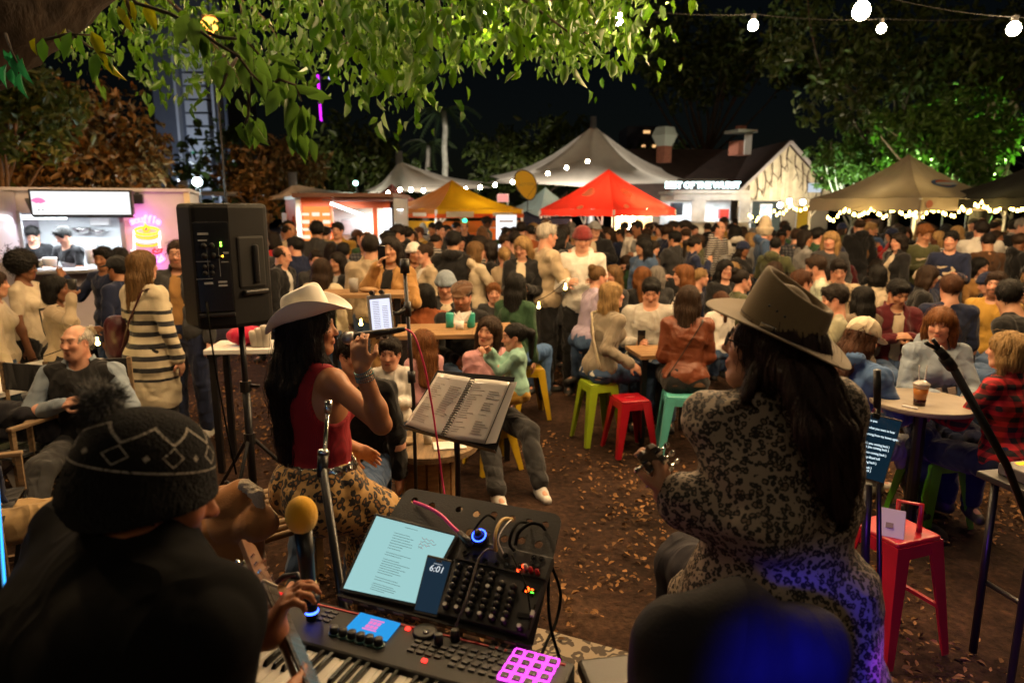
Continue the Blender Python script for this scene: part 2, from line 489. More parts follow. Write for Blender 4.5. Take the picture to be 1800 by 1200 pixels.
def ribbons(V, Q, n, nst, step, width, dirf, lift=.003, start=None, seed=1):
 """locks of hair traced over a surface"""
 r = random.Random(seed)
 bv = BVHTree.FromPolygons([tuple(map(float, v)) for v in V], [tuple(map(int, q)) for q in Q])
 cand = np.arange(len(V)) if start is None else np.nonzero(start(V))[0]
 if len(cand) == 0: return None
 vv = []; ff = []
 for _ in range(n):
  p = Vc(V[cand[r.randrange(len(cand))]]); jit = Vc((r.uniform(-1, 1), r.uniform(-1, 1), r.uniform(-1, 1))) * .25
  w = width * r.uniform(.5, 1.2); lf = lift * (r.uniform(.1, 1.6) if r.random() > .06 else r.uniform(2, 5)); m = int(nst * r.uniform(.5, 1.1)) + 2
  base = len(vv)
  for i in range(m):
   loc, nr, _i, _d = bv.find_nearest(p)
   if loc is None: break
   d = dirf(loc); d = d + jit; d = d - nr * d.dot(nr)
   if d.length < 1e-5: d = nr.orthogonal()
   d.normalize(); sd = d.cross(nr)
   t = i / (m - 1); ww = w * (1 - t ** 3) * min(1, .35 + 3 * t)
   q = loc + nr * lf * min(1, 2 * t + .2)
   vv.append(q - sd * ww / 2); vv.append(q + nr * ww * .25); vv.append(q + sd * ww / 2)
   p = loc + d * step; jit *= .93
  k = (len(vv) - base) // 3
  for i in range(k - 1):
   a = base + 3 * i
   ff.append((a, a + 1, a + 4, a + 3)); ff.append((a + 1, a + 2, a + 5, a + 4))
 return np.array([tuple(v) for v in vv], np.float32), np.array(ff, np.int32)
def merge(a, b):
 if b is None: return a
 return np.concatenate([a[0], b[0]]), np.concatenate([a[1], b[1] + len(a[0])])
# ================================================================ people
ARM = {'down': (.16, .03, -1, .02, .22, -1), 'drink': (.30, .42, -1, -.42, .42, 1.0), 'hold': (.14, .12, -1, -.42, 1, .28),
    'phone': (.10, .3, -1, -.42, 1, .55), 'cross': (.42, .42, -.85, -1, .30, .30), 'table': (.25, .55, -.85, -.45, 1, .0),
    'knee': (.14, .32, -1, -.12, .8, -.55), 'pocket': (.34, -.12, -1, -.2, .4, -1), 'raise': (.35, .8, .25, -.3, .4, 1),
    'back': (.3, .3, -1, -.8, .5, .3), 'wave': (.5, .3, -.7, .15, .5, 1), 'camera': (.18, .62, -.72, -.52, .6, .8), 'lean': (.3, .75, -.6, -.75, .5, .35)}
class Pose: pass
def Rz(a): return MR(rad(a), 3, 'Z')
def Rx(a): return MR(rad(a), 3, 'X')
def Ry(a): return MR(rad(a), 3, 'Y')
def pose(H=1.7, sex='f', seat=None, lean=0, side=0, twist=0, head=(0, 0, 0), aR='down', aL='down', legs=None, bulk=1.0, hs=None, loc=None, rot=0, hdR=None, hdL=None, low=False):
 J = Pose(); k = H / 1.7
 J.k = k; J.sex = sex; J.b = bulk; J.H = H
 J.hs = hs if hs else (.965 if sex == 'm' else .925) * (.45 + .55 * k)
 J.loc = Vc(loc) if loc is not None else Vc((0, 0, 0)); J.rot = rot
 Ri = Rz(-rot)
 def tol(w): return Ri @ (Vc(w) - J.loc)
 J.tol = tol
 J.sit = seat is not None
 J.pel = Vc((0, 0, (seat + .095 * k) if J.sit else .93 * k))
 T = Rz(twist) @ Rx(-lean) @ Ry(side)
 J.T = T; X, Y, U = T @ Vc((1, 0, 0)), T @ Vc((0, 1, 0)), T @ Vc((0, 0, 1))
 J.X, J.Y, J.U = X, Y, U
 J.chest = J.pel + U * .34 * k
 J.neck = J.pel + U * .50 * k + Y * (-.01 * k)
 sw = (.176 if sex == 'm' else .150) * k * (1 + (bulk - 1) * .5)
 J.shR = J.pel + U * .438 * k + X * sw; J.shL = J.pel + U * .438 * k - X * sw
 J.Rh = Rz(head[0]) @ Rx(head[1]) @ Ry(head[2])
 nu = (U + Vc((0, 0, 1))).normalized()
 J.hc = J.neck + nu * .142 * k + J.Rh @ Vc((0, .02 * k, 0)) + Y * .012
 def arm(sh, spec, sg, hd):
  l1, l2 = .275 * k, .245 * k
  if isinstance(spec, str): spec = ARM[spec]
  if spec[0] == 'ik':
   t = tol(spec[1]); hint = Ri @ Vc(spec[2]) if len(spec) > 2 else Vc((0, 0, -1))
   d = t - sh; L = min(d.length, (l1 + l2) * .995); dn = d.normalized()
   a = (l1 * l1 - l2 * l2 + L * L) / (2 * L); hh = math.sqrt(max(l1 * l1 - a * a, 0))
   hp = (hint - dn * hint.dot(dn)).normalized()
   el = sh + dn * a + hp * hh; wr = sh + dn * L
  else:
   d1 = (X * spec[0] * sg + Y * spec[1] + U * spec[2]).normalized(); d2 = (X * spec[3] * sg + Y * spec[4] + U * spec[5]).normalized()
   el = sh + d1 * l1; wr = el + d2 * l2
  hdv = (Ri @ Vc(hd)).normalized() if hd is not None else (wr - el).normalized()
  return el, wr, hdv
 J.elR, J.wrR, J.hdR = arm(J.shR, aR, 1, hdR); J.elL, J.wrL, J.hdL = arm(J.shL, aL, -1, hdL)
 J.hipR = J.pel + Vc((.09 * k, 0, -.03 * k)); J.hipL = J.pel + Vc((-.09 * k, 0, -.03 * k))
 if legs is None: legs = ((.16, 1, -.06, .0, -.02, -1), (.16, 1, -.06, .0, -.02, -1)) if J.sit else ((.05, .02, -1, .0, -.04, -1), (.05, .02, -1, .0, -.04, -1))
 def leg(hip, sp, sg):
  d1 = Vc((sp[0] * sg, sp[1], sp[2])).normalized(); d2 = Vc((sp[3] * sg, sp[4], sp[5])).normalized()
  kn = hip + d1 * .425 * k; an = kn + d2 * .405 * k
  if J.sit and an.z < .085 and not low:
   c = min(1, max(.15, (kn.z - .085) / (.405 * k))); an = kn + Vc((d2.x * .3, math.sqrt(1 - c * c), -c)).normalized() * .405 * k
  return kn, an
 J.knR, J.anR = leg(J.hipR, legs[0], 1); J.knL, J.anL = leg(J.hipL, legs[1], -1)
 J.headM = MT(J.hc) @ J.Rh.to_4x4() @ Matrix.Scale(J.hs, 4)
 return J
def sitH(H): return .90 * H / 1.7           # seat to crown, hair included
def torso(S, J, t=0.0, kk=.05, gl=True):
 k = J.k; b = J.b; f = J.sex == 'f'; R = J.T
 S.ell(J.pel + Vc((0, -.012 * k, .0)), ((.168 if f else .158) * k * b + t, .112 * k * b + t, .115 * k + t), None, kk)
 S.ell(J.pel + J.U * .16 * k + J.Y * .006, ((.128 if f else .145) * k * b + t, .094 * k * b + t, .14 * k + t), R, kk)
 S.ell(J.pel + J.U * .335 * k, ((.150 if f else .168) * k * b + t, .105 * k * b + t, .155 * k + t), R, kk)
 if f:
  for s in (-1, 1): S.ell(J.pel + J.U * .315 * k + J.Y * .082 * k * b + J.X * .066 * k * s, (.058 * k + t,) * 3, None, .03)
 if J.sit and gl:
  for s in (-1, 1): S.ell(J.pel + Vc((s * .085 * k, -.045 * k, -.05 * k)), (.09 * k * b + t, .1 * k * b + t, .075 * k), None, .04)
 S.cone(J.shL, J.shR, .046 * k * b + t, .046 * k * b + t, .04)
 for sh in (J.shL, J.shR): S.cone(J.neck + J.U * .02 * k - J.Y * .012, sh - J.X * (.03 if sh is J.shR else -.03) * k, .032 * k + t * .5, .034 * k + t * .6, .03)
def arms(S, J, t=0.0, f1=1.0, sides='LR', kk=.03):
 k = J.k * (.5 + .5 * J.b)
 for s in sides:
  sh, el, wr = getattr(J, 'sh' + s), getattr(J, 'el' + s), getattr(J, 'wr' + s)
  if J.sex == 'f': ru, re, rw = .042, .034, .024
  else: ru, re, rw = .049, .040, .028
  if f1 <= .5:
   S.cone(sh, sh.lerp(el, f1 * 2), ru * k + t, (ru + (re - ru) * f1 * 2) * k + t, kk)
  else:
   S.cone(sh, el, ru * k + t, re * k + t, kk)
   S.cone(el, el.lerp(wr, (f1 - .5) * 2), re * k + t, rw * k + t + .004, kk * .7)
   if t == 0: S.ell(el.lerp(wr, .28), (re * k * 1.06,) * 3, None, .03)
def hand(S, J, s, curl=None, k=None, grip=None):
 wr = getattr(J, 'wr' + s); d = getattr(J, 'hd' + s); k = (k or J.k) * (.93 if J.sex == 'f' else 1)
 sg = 1 if s == 'R' else -1
 n = grip if grip is not None else (J.X * (-sg) * .8 + J.Y * -.15 - J.U * .3)       # palm faces
 n = (n - d * n.dot(d)).normalized(); sd = d.cross(n) * sg                           # towards the little finger side
 R = frame_matrix((0, 0, 0), sd, d, n)
 S.ell(wr + d * .045 * k, (.040 * k, .052 * k, .0165 * k), R, .015)
 cl = curl if curl is not None else .35
 for i, (o, ln) in enumerate(((-.030, .070), (-.010, .078), (.010, .073), (.029, .058))):
  p = wr + d * (.083 - .004 * abs(i - 1)) * k + sd * o * k
  ang = cl * (1 + .12 * i); q = p; r0 = .0088 * k
  for j in range(3):
   ang_j = ang * (j + .8)
   dd = d * cos(ang_j) + n * sin(ang_j) + sd * o * .8
   q2 = q + dd.normalized() * ln * k * (.45, .32, .25)[j]
   S.cone(q, q2, r0, r0 * .9, .006); q = q2; r0 *= .9
 p = wr + d * .02 * k - sd * .03 * k; q = p + (d * .6 - sd * .62 + n * .35).normalized() * .045 * k
 S.cone(p, q, .0135 * k, .011 * k, .014)
 S.cone(q, q + (d * .85 - sd * (.25 - cl * .5) + n * (.2 + cl)).normalized() * .035 * k, .011 * k, .0085 * k, .006)
def headprims(S, J, M4=None, face=True):
 M4 = M4 or J.headM; hs = J.hs; R = M4.to_3x3().normalized(); f = J.sex == 'f'
 def p(x, y, z): return M4 @ Vc((x, y, z))
 def e(c, r, k=.02, op='u'): S.ell(p(*c), tuple(q * hs for q in r), R, k * hs, op)
 def c(a, b, ra, rb, k=.015, op='u'): S.cone(p(*a), p(*b), ra * hs, rb * hs, k * hs, op)
 e((0, -.014, .034), (.0735, .093, .084)); e((0, .022, -.032), (.057 if f else .060, .063, .08), .035)
 e((0, .058, -.098), (.021 if f else .025, .02, .018), .03)
 for s in (-1, 1):
  c((s * .056, .0, -.045), (s * .03, .05, -.092), .014 if f else .018, .016, .03)
  e((s * .036, .063, -.018), (.024, .02, .022), .025)
  e((s * .0755, -.006, -.002), (.010, .018, .031), .008)
  e((s * .079, .000, .000), (.006, .008, .016), .006, 's')
 e((0, .072, .034), (.05, .018, .012 if f else .016), .02)
 for s in (-1, 1): e((s * .031, .094, .010), (.017, .013, .011), .014, 's')
 for s in (-1, 1): e((s * .031, .072, .009), (.0135, .0135, .0125), .004)
 c((0, .083, .014), (0, .103, -.026), .0075, .0105 if f else .0125, .014)
 for s in (-1, 1): e((s * .011, .094, -.030), (.0075, .009, .0065), .008)
 c((-.015, .082, -.056), (.015, .082, -.056), .0075, .0075, .008); c((-.013, .081, -.066), (.013, .081, -.066), .008, .008, .007)
 e((0, .095, -.0610), (.02, .006, .0012), .003, 's')
def neckprim(S, J, t=0.0, up=.06):
 k = J.k; w = .050 if J.sex == 'f' else .060
 a = J.neck - J.U * .03 * k; b = J.headM @ Vc((0, -.02, -.05))
 S.cone(a, b, (w + .006) * k * (.6 + .4 * J.b) + t, w * .95 * k * (.6 + .4 * J.b) + t, .035)
def head_tint(V, J, beard=0.0, M4=None, brow=.25, eyes=True, gloves=None):
 Mi = np.array((M4 or J.headM).inverted(), np.float32)
 p = V @ Mi[:3, :3].T + Mi[:3, 3]; x, y, z = p[:, 0], p[:, 1], p[:, 2]; ax = np.abs(x)
 T = np.ones((len(V), 3), np.float32); inh = (np.linalg.norm(p, axis=1) < .16)
 def lay(w, c):
  w = np.clip(w, 0, 1)[:, None] * inh[:, None]; T[:] = T * (1 - w) + T * np.array(c, np.float32) * w
 sm = lambda d, r, s: np.clip((r - d) / s + .5, 0, 1)
 fr = y > .05
 lay(sm(np.hypot(ax - .04, z + .022), .026, .03) * fr * .6, (1.0, .78, .74))
 lay(sm(np.hypot(x, z + .028), .016, .02) * (y > .085) * .5, (1.0, .78, .74))
 lay(sm(np.hypot(ax / 1.9, z + .061), .0105, .004) * (y > .068), (.86, .46, .42) if J.sex == 'f' else (.82, .58, .53))
 lay(sm(np.abs(z + .0612), .0018, .002) * (ax < .022) * (y > .07), (.25, .15, .15))
 lay(sm(np.abs(z - .031 - .012 * np.sin(np.clip((ax - .012) / .04, 0, 1) * 2.6) + .004), .0042, .004) * (ax > .012) * (ax < .052) * (y > .045), (brow, brow * .9, brow * .85))
 if eyes:
  de = np.hypot((ax - .031), (z - .009) * 1.7)
  lay(sm(de, .0145, .004) * fr, (.55, .45, .42))
  lay(sm(de, .0105, .003) * fr, (1.6, 1.8, 2.0))
  lay(sm(np.hypot(ax - .031, z - .009), .0058, .002) * fr, (.07, .06, .06))
 if beard:
  lay(sm(np.hypot(ax / 1.0, 0 * z), .075, .02) * (z < -.04 + .35 * (.05 - np.minimum(y, .05))) * (y > -.01) * (1 - sm(np.hypot(ax / 1.9, z + .061), .0105, .004)) * beard, (.3, .24, .2))
 lay(sm(np.hypot(ax - .0755, 0) , .014, .01) * (np.abs(y + .006) < .03) * .5, (1.0, .75, .7))
 return T
def body_mesh(J, h, beard=0, curlR=None, curlL=None, gripR=None, gripL=None, full=True, eyes=True, brow=.25, sleeves=True):
 S = Sdf(h)
 torso(S, J)
 neckprim(S, J)
 arms(S, J)
 k = J.k; b = .6 + .4 * J.b
 if full:
  for s in 'RL':
   hp, kn, an = getattr(J, 'hip' + s), getattr(J, 'kn' + s), getattr(J, 'an' + s)
   S.cone(hp, kn, .083 * k * b, .054 * k * b, .04); S.cone(kn, an, .05 * k * b, .034 * k * b, .03)
   S.ell(kn.lerp(an, .3) + Vc((0, -.015, 0)), (.05 * k * b,) * 3, None, .04)
   S.cone(an - Vc((0, .02, .035)) * k, an + Vc((0, .11, -.05)) * k, .03 * k, .024 * k, .02)
 hand(S, J, 'R', curlR, grip=gripR); hand(S, J, 'L', curlL, grip=gripL)
 headprims(S, J)
 return S.mesh('person', lambda V: head_tint(V, J, beard, eyes=eyes, brow=brow))
def fold(J, amp, f=32, seed=0):
 def d(X, Y, Z):
  w = wobble(X, Y, Z * .6, f * .55, seed); u = wobble(X * .7, Y * .7, Z * 1.5, f * .8, seed + 5)
  return amp * (.15 - 2.2 * np.minimum(np.abs(w), .5) + .5 * u + .5 * (.5 - 2 * np.minimum(np.abs(u + .2 * w), .4)))
 return d
def top_mesh(J, h, style, seed=0):
 """jumper, tee, hoodie, jacket, coat, blouse"""
 S = Sdf(h); t = {'tee': .006, 'jumper': .009, 'hoodie': .014, 'jacket': .014, 'coat': .016, 'shirt': .007, 'puffer': .024, 'vest': .026}.get(style, .014)
 k = J.k
 torso(S, J, t, .045, False)
 drop = {'tee': .10, 'jumper': .10, 'hoodie': .10, 'jacket': .09, 'coat': .42, 'shirt': .08, 'puffer': .1, 'vest': .06}.get(style, .08)
 if drop > .2:
  if J.sit:
   for s in 'RL':
    hp, kn = getattr(J, 'hip' + s), getattr(J, 'kn' + s); S.cone(hp, hp.lerp(kn, .45), .1 * k + t, .09 * k + t, .05)
   S.ell(J.pel + Vc((0, -.05, -.06)), (.19 * k, .14 * k, .17 * k), None, .06)
  else:
   for zz in (.06, .16, .27, .38): S.ell(J.pel + Vc((0, -.005, -zz * k)), ((.192 + .05 * zz) * k + t, (.138 + .05 * zz) * k + t, .14 * k), None, .05)
 else:
  S.ell(J.pel + J.U * .02, (.166 * k * J.b + t, .115 * k * J.b + t, .1 * k), None, .05)
 S.cut(-J.U if drop < .2 else Vc((0, 0, -1)), -(J.pel - J.U * drop * k).dot(J.U) if drop < .2 else -(J.pel.z - drop * k))
 if style in ('jacket', 'coat'):
  for s, hw in ((.30, .03), (.42, .05)):
   S.rbox(J.pel + J.U * (s - .25) * k + J.Y * .17 * k, (hw * k, .12 * k, .36 * k), J.T, .02, .02, 's')
 if style != 'vest': arms(S, J, t, .34 if style == 'tee' else .98)
 else:
  for q in (J.shL, J.shR): S.ball(q + (q - J.chest).normalized() * .03, .075 * k, .02, 's')
 if style in ('hoodie',):
  S.ell(J.neck - J.Y * .075 * k + J.U * .01, (.115 * k, .062 * k, .062 * k), J.T, .03)
  S.ell(J.neck - J.Y * .03 * k + J.U * .07, (.07 * k, .055 * k, .05 * k), J.T, .02, 's')
 if style in ('coat', 'jacket', 'shirt', 'puffer'):
  neckprim(S, J, .016); S.cut(J.U, (J.neck + J.U * .055 * k).dot(J.U)) if not (J.wrR - J.neck).dot(J.U) > .0 and not (J.wrL - J.neck).dot(J.U) > .0 and not (J.elR - J.neck).dot(J.U) > 0 else None
 a = J.neck - J.U * .02 * k + J.Y * .055 * k; S.ell(a + J.U * .03, (.068 * k, .06 * k, .05 * k), J.T, .012, 's')
 S.ell(J.neck + J.U * .06 * k, (.078 * k, .078 * k, .06 * k), J.T, .01, 's')
 if style == 'puffer':
  S.disp = lambda X, Y, Z: .008 * np.abs(np.sin(Z * 38)) - .004
 else: S.disp = fold(J, .0082 if style != 'tee' else .008, 34, seed)
 return S.mesh(style)
def under_mesh(J, h):            # the shirt seen in an open jacket
 S = Sdf(h); torso(S, J, .008, .05); S.cut(-J.U, -(J.pel - J.U * .07 * J.k).dot(J.U))
 S.ell(J.neck + J.U * .06 * J.k, (.078 * J.k, .078 * J.k, .06 * J.k), J.T, .01, 's')
 return S.mesh('undershirt')
def trouser_mesh(J, h, t=.016, skirt=False, seed=3, end=.96):
 S = Sdf(h); k = J.k; b = .6 + .4 * J.b
 S.ell(J.pel + Vc((0, -.012 * k, .0)), ((.168 if J.sex == 'f' else .158) * k * J.b + .006, .112 * k * J.b + .006, .125 * k), None, .04)
 if J.sit:
  for s in (-1, 1): S.ell(J.pel + Vc((s * .085 * k, -.045 * k, -.05 * k)), (.092 * k * J.b, .104 * k * J.b, .08 * k), None, .04)
 for s in 'RL':
  hp, kn, an = getattr(J, 'hip' + s), getattr(J, 'kn' + s), getattr(J, 'an' + s)
  S.cone(hp, kn, .085 * k * b + t * .7, .058 * k * b + t, .035); S.cone(kn, kn.lerp(an, end), .054 * k * b + t, .042 * k * b + t, .03)
 S.disp = fold(J, .010, 36, seed)
 return S.mesh('trousers')
def shoe_mesh(J, h, sides='RL'):
 S = Sdf(h); k = J.k
 for s in sides:
  an = getattr(J, 'an' + s); kn = getattr(J, 'kn' + s)
  f = Vc((J.Y.x, J.Y.y, 0)).normalized() if not J.sit else Vc((0, 1, 0))
  b = an + Vc((0, 0, -.055 * k))
  S.cone(b - f * .025 * k, b + f * .03 * k, .042 * k, .042 * k, .02); S.cone(b + f * .03 * k - Vc((0, 0, .008)), b + f * .135 * k - Vc((0, 0, .012)), .043 * k, .034 * k, .03)
  S.cone(b - f * .02, an + Vc((0, 0, -.0)), .04 * k, .042 * k, .02)
  S.cut(Vc((0, 0, -1)), -(b.z - .04 * k)) if len(sides) == 1 or s == 'L' and abs(J.anL.z - J.anR.z) < .02 else None
 return S.mesh('shoes')
# hair is modelled in the head's own frame
def hair_sdf(style, h=.006):
 S = Sdf(h); E = S.ell; C = S.cone
 face = True
 lock = 30
 if style in ('short', 'crop', 'messy'):
  i = {'short': .013, 'crop': .006, 'messy': .022}[style]
  E((0, -.018, .040), (.0765 + i, .094 + i, .083 + i)); S.cut((0, .25, -1), .032)
  for s in (-1, 1): S.ell((s * .085, .012, -.012), (.03, .032, .04), None, .012, 's')
  E((0, .12, -.012), (.085, .068, .085), None, .015, 's')
  if style != 'crop': C((-.04, .062, .088), (.045, .058, .094), .018, .02, .02)
 elif style == 'receding':
  E((0, -.022, .03), (.081, .098, .078)); S.cut((0, .25, -1), .035); E((0, .07, .07), (.07, .11, .075), None, .015, 's')
  for s in (-1, 1): S.ell((s * .085, .012, -.012), (.03, .032, .04), None, .012, 's')
 else:
  E((0, -.018, .040), (.090, .108, .094)); S.cut((0, 0, -1), .06)
  ln = {'long': .33, 'vlong': .52, 'bob': .145, 'pony': .05, 'bun': .04, 'afro': .06, 'fringe': .33, 'bobfringe': .15, 'wavy': .3}.get(style, .3)
  if style == 'afro':
   E((0, -.03, .05), (.135, .14, .125)); E((0, .13, -.04), (.08, .075, .09), None, .02, 's')
   S.disp = lambda X, Y, Z: .009 * wobble(X, Y, Z, 170, 4) + .005 * wobble(X, Y, Z, 380, 7)
   return S
  if style in ('pony', 'bun'):
   S.ops = []; E((0, -.018, .038), (.083, .101, .088)); S.cut((0, .35, -1), .035)
   E((0, .12, -.015), (.08, .066, .088), None, .014, 's')
   for s in (-1, 1): S.ell((s * .085, .004, -.012), (.03, .03, .036), None, .012, 's')
   if style == 'pony': C((0, -.1, .06), (0, -.155, .02), .028, .034, .02); C((0, -.155, .02), (0, -.14, -.19), .034, .016, .03)
   else: E((0, -.085, .105), (.048, .046, .043), None, .012)
   S.disp = lambda X, Y, Z: .0022 * np.sin(np.arctan2(X, Y + .1) * 34 + Z * 20)
   return S
  for s in (-1, 1):
   C((s * .074, -.008, .03), (s * .084, -.02, -.06), .030, .030, .03)
   C((s * .084, -.02, -.06), (s * (.088 if ln < .2 else .082), (-.025 if ln < .2 else .0), -min(ln, .30)), .031, .024 if ln < .2 else .018, .03)
  E((0, -.075, -.02), (.085, .045, .12), None, .04)
  if ln > .2:
   C((0, -.085, -.1), (0, -.125, -ln), .06, .045, .05); C((-.05, -.08, -.1), (-.06, -.115, -ln * .95), .045, .028, .04); C((.05, -.08, -.1), (.06, -.115, -ln * .93), .045, .028, .04)
  else: E((0, -.06, -.07), (.095, .058, ln * .55), None, .03)
  lowf = .028 if 'fringe' in style else .0
  S.ell((0, .118, -.055 - lowf), (.058, .10, .125), None, .016, 's')
 S.disp = lambda X, Y, Z: .0035 * np.sin(np.arctan2(X, Y + .03) * lock + 3 * np.sin(Z * 30)) + .003 * wobble(X, Y, Z * .3, 80, 3)
 return S
HAIRC = {}
def hair_mesh(style, h=.008, n=260, fine=False):
 key = (style, fine)
 if key in HAIRC: return HAIRC[key]
 S = hair_sdf(style, .005 if fine else h)
 V, Q = S.raw()
 if style in ('long', 'vlong', 'fringe', 'wavy', 'bob', 'bobfringe'):
  def d(p):
   t = Vc((p.x * 1.5, (p.y + .03) * 1.2, -.05 - max(0, (.09 - p.z)) * 8)); return t
  rb = ribbons(V, Q, n * (3 if fine else 1), 22 if style != 'bob' else 13, .017, .0065 if not fine else .0042, d, .006, lambda v: v[:, 2] > -.02)
 elif style == 'afro':
  rb = ribbons(V, Q, n * 3, 3, .012, .006, lambda p: Vc((random.uniform(-1, 1), random.uniform(-1, 1), random.uniform(-1, 1))), .018)
 elif style in ('pony', 'bun'):
  rb = ribbons(V, Q, n, 12, .014, .005, lambda p: (Vc((0, -.11, .07)) - p) if (p.y > -.1) else Vc((0, -.1, -1)), .004)
 else:
  rb = ribbons(V, Q, n * 2, 4, .012, .006, lambda p: p - Vc((.01, -.07, .12)), .008)
 V, Q = merge((V, Q), rb)
 HAIRC[key] = np_mesh('hair', V, Q)
 return HAIRC[key]
def hat_mesh(kind):
 key = ('hat', kind)
 if key in HAIRC: return HAIRC[key]
 S = Sdf(.006)
 if kind == 'cap':
  S.ell((0, -.016, .045), (.099, .116, .102)); S.cut((0, 0, -1), -.028)
  S.ell((0, .115, .036), (.072, .085, .009), Rx(-12), .012); S.ball((0, -.015, .147), .008, .004)
  S.ell((0, -.02, .02), (.09, .107, .07), None, .004, 's')
 elif kind == 'beanie':
  S.ell((0, -.018, .05), (.098, .115, .102)); S.cut((0, .2, -1), -.008)
  for a in range(0, 360, 30): S.ball((.092 * sin(rad(a)), -.018 + .109 * cos(rad(a)), .03 + .016 * cos(rad(a))), .021, .03)
  S.disp = lambda X, Y, Z: .002 * np.sin(np.arctan2(X, Y + .02) * 60)
 elif kind == 'flat':
  S.ell((0, -.005, .075), (.098, .125, .042), Rx(-8)); S.ell((0, -.015, .05), (.087, .104, .05), None, .03); S.ell((0, .11, .05), (.06, .045, .01), Rx(-14), .02); S.cut((0, 0, -1), -.025)
 elif kind == 'bucket':
  S.cone((0, -.015, .05), (0, -.015, .12), .098, .086, .02); S.cone((0, -.015, .02), (0, -.015, .045), .135, .1, .02)
 HAIRC[key] = S.mesh('hat'); return HAIRC[key]
GC = {}       # garments shared between look-alike poses
def dress(J, body, top, topc, legc, hair, hairc, skin, key=None, h=.012, seed=0, topm=None, shoec=(.02, .02, .02), under=None, hat=None, legm=None, beard=0, curl=(None, None),
    grip=(None, None), eyes=True, brow=.22, fine=False, root=None, trouser=True):
 def get(nm, fn):
  if key is None: return fn()
  q = (key, nm)
  if q not in GC: GC[q] = fn()
  return GC[q]
 me = get('body%s' % beard, lambda: body_mesh(J, h, beard, curl[0], curl[1], grip[0], grip[1], eyes=eyes, brow=brow))
 o = link('person', me, None, M['skin'], skin)
 o.location = J.loc; o.rotation_euler = (0, 0, rad(J.rot))
 if top:
  g = link({'tee': 'tshirt'}.get(top, top), get('top' + top, lambda: top_mesh(J, h, top, seed)), o, topm or M['cloth'], topc)
  if topm is not None: g.material_slots[0].link = 'OBJECT'; g.material_slots[0].material = topm
 if top in ('jacket', 'coat', 'vest') or under:
  if top == 'vest': link('shirt', get('shirt', lambda: top_mesh(J, h, 'shirt', seed + 1)), o, M['cloth'], under or (.5, .5, .5))
  else: link('undershirt', get('under', lambda: under_mesh(J, h)), o, M['cloth'], under or (.3, .3, .3))
 if trouser:
  link('trousers', get('legs', lambda: trouser_mesh(J, h, seed=seed + 2)), o, legm or M['cloth'], legc)
  for s in 'RL': link('shoe', get('shoe' + s, lambda: shoe_mesh(J, h * .8, s)), o, M['shoe'], shoec)
 if hair and hair != 'bald':
  link('hair', hair_mesh(hair, fine=fine), o, M['hair'], hairc, J.headM @ MT((0, -.004, -.012)) @ Matrix.Scale(.92, 4) if hat else J.headM)
 if hat:
  link({'cap': 'cap', 'beanie': 'beanie', 'flat': 'flat_cap', 'bucket': 'bucket_hat'}[hat[0]], hat_mesh(hat[0]), o, M['knit'] if hat[0] == 'beanie' else M['cloth'], hat[1], J.headM)
 return o
def glasses(o, J, c=(.01, .01, .01)):
 mb = MB()
 for s in (-1, 1):
  mb.tube([(s * .033 + .023 * cos(a), .099, .008 + .018 * sin(a)) for a in [i * PI / 6 for i in range(13)]], .0022, 5)
  mb.tube([(s * .056, .098, .012), (s * .076, .05, .012), (s * .079, -.01, .008)], .002, 5)
 mb.tube([(-.011, .1, .012), (0, .102, .014), (.011, .1, .012)], .002, 5)
 return mb.build('glasses', M['black'], o, M4=J.headM)
# ================================================================ lamps of the place, and a few added ones
def lamp(name, loc, col, power, radius=.05, kind='POINT', target=None, size=None, blend=.5, parent=None):
 d = bpy.data.lights.new(name, kind); d.energy = power; d.color = col
 if kind in ('POINT', 'SPOT'): d.shadow_soft_size = radius
 if kind == 'SPOT': d.spot_size = size; d.spot_blend = blend
 if kind == 'AREA': d.shape = 'RECTANGLE'; d.size, d.size_y = size
 o = bpy.data.objects.new(name, d); COL.objects.link(o); o.location = loc
 if target is not None: o.rotation_euler = (Vc(target) - Vc(loc)).to_track_quat('-Z', 'Y').to_euler()
 if parent is not None: o.parent = parent
 return o
WARM = (1, .625, .29)
M['bulb'] = emi('bulb_glow', (1, .80, .48), 40)
M['bulbhot'] = emi('bulb_glow_bright', (1, .86, .6), 90)
M['fairy'] = emi('fairy_glow', (1, .68, .16), 26)
M['cable'] = mat('cable_rubber', (.006, .006, .006), rough=.9, spec=.1)
BULB = {}
def bulb_mesh(r, m):
 key = (r, m.name)
 if key not in BULB:
  mb = MB(); mb.lathe([(r * .42, .03 + r), (r * .45, r * 1.0), (r * .8, r * .6), (r, 0), (r * .85, -r * .55), (r * .45, -r * .9), (r * .05, -r * 1.02)], 10)
  me = mb.mesh('bulb', True); me.materials.append(m); BULB[key] = me
 return BULB[key]
def sag(anchors, sg, n=10):
 pts = []
 for a, b in zip(anchors[:-1], anchors[1:]):
  a = Vc(a); b = Vc(b)
  for i in range(n):
   t = i / n; p = a.lerp(b, t); p.z -= sg * 4 * t * (1 - t); pts.append(p)
 pts.append(Vc(anchors[-1])); return pts
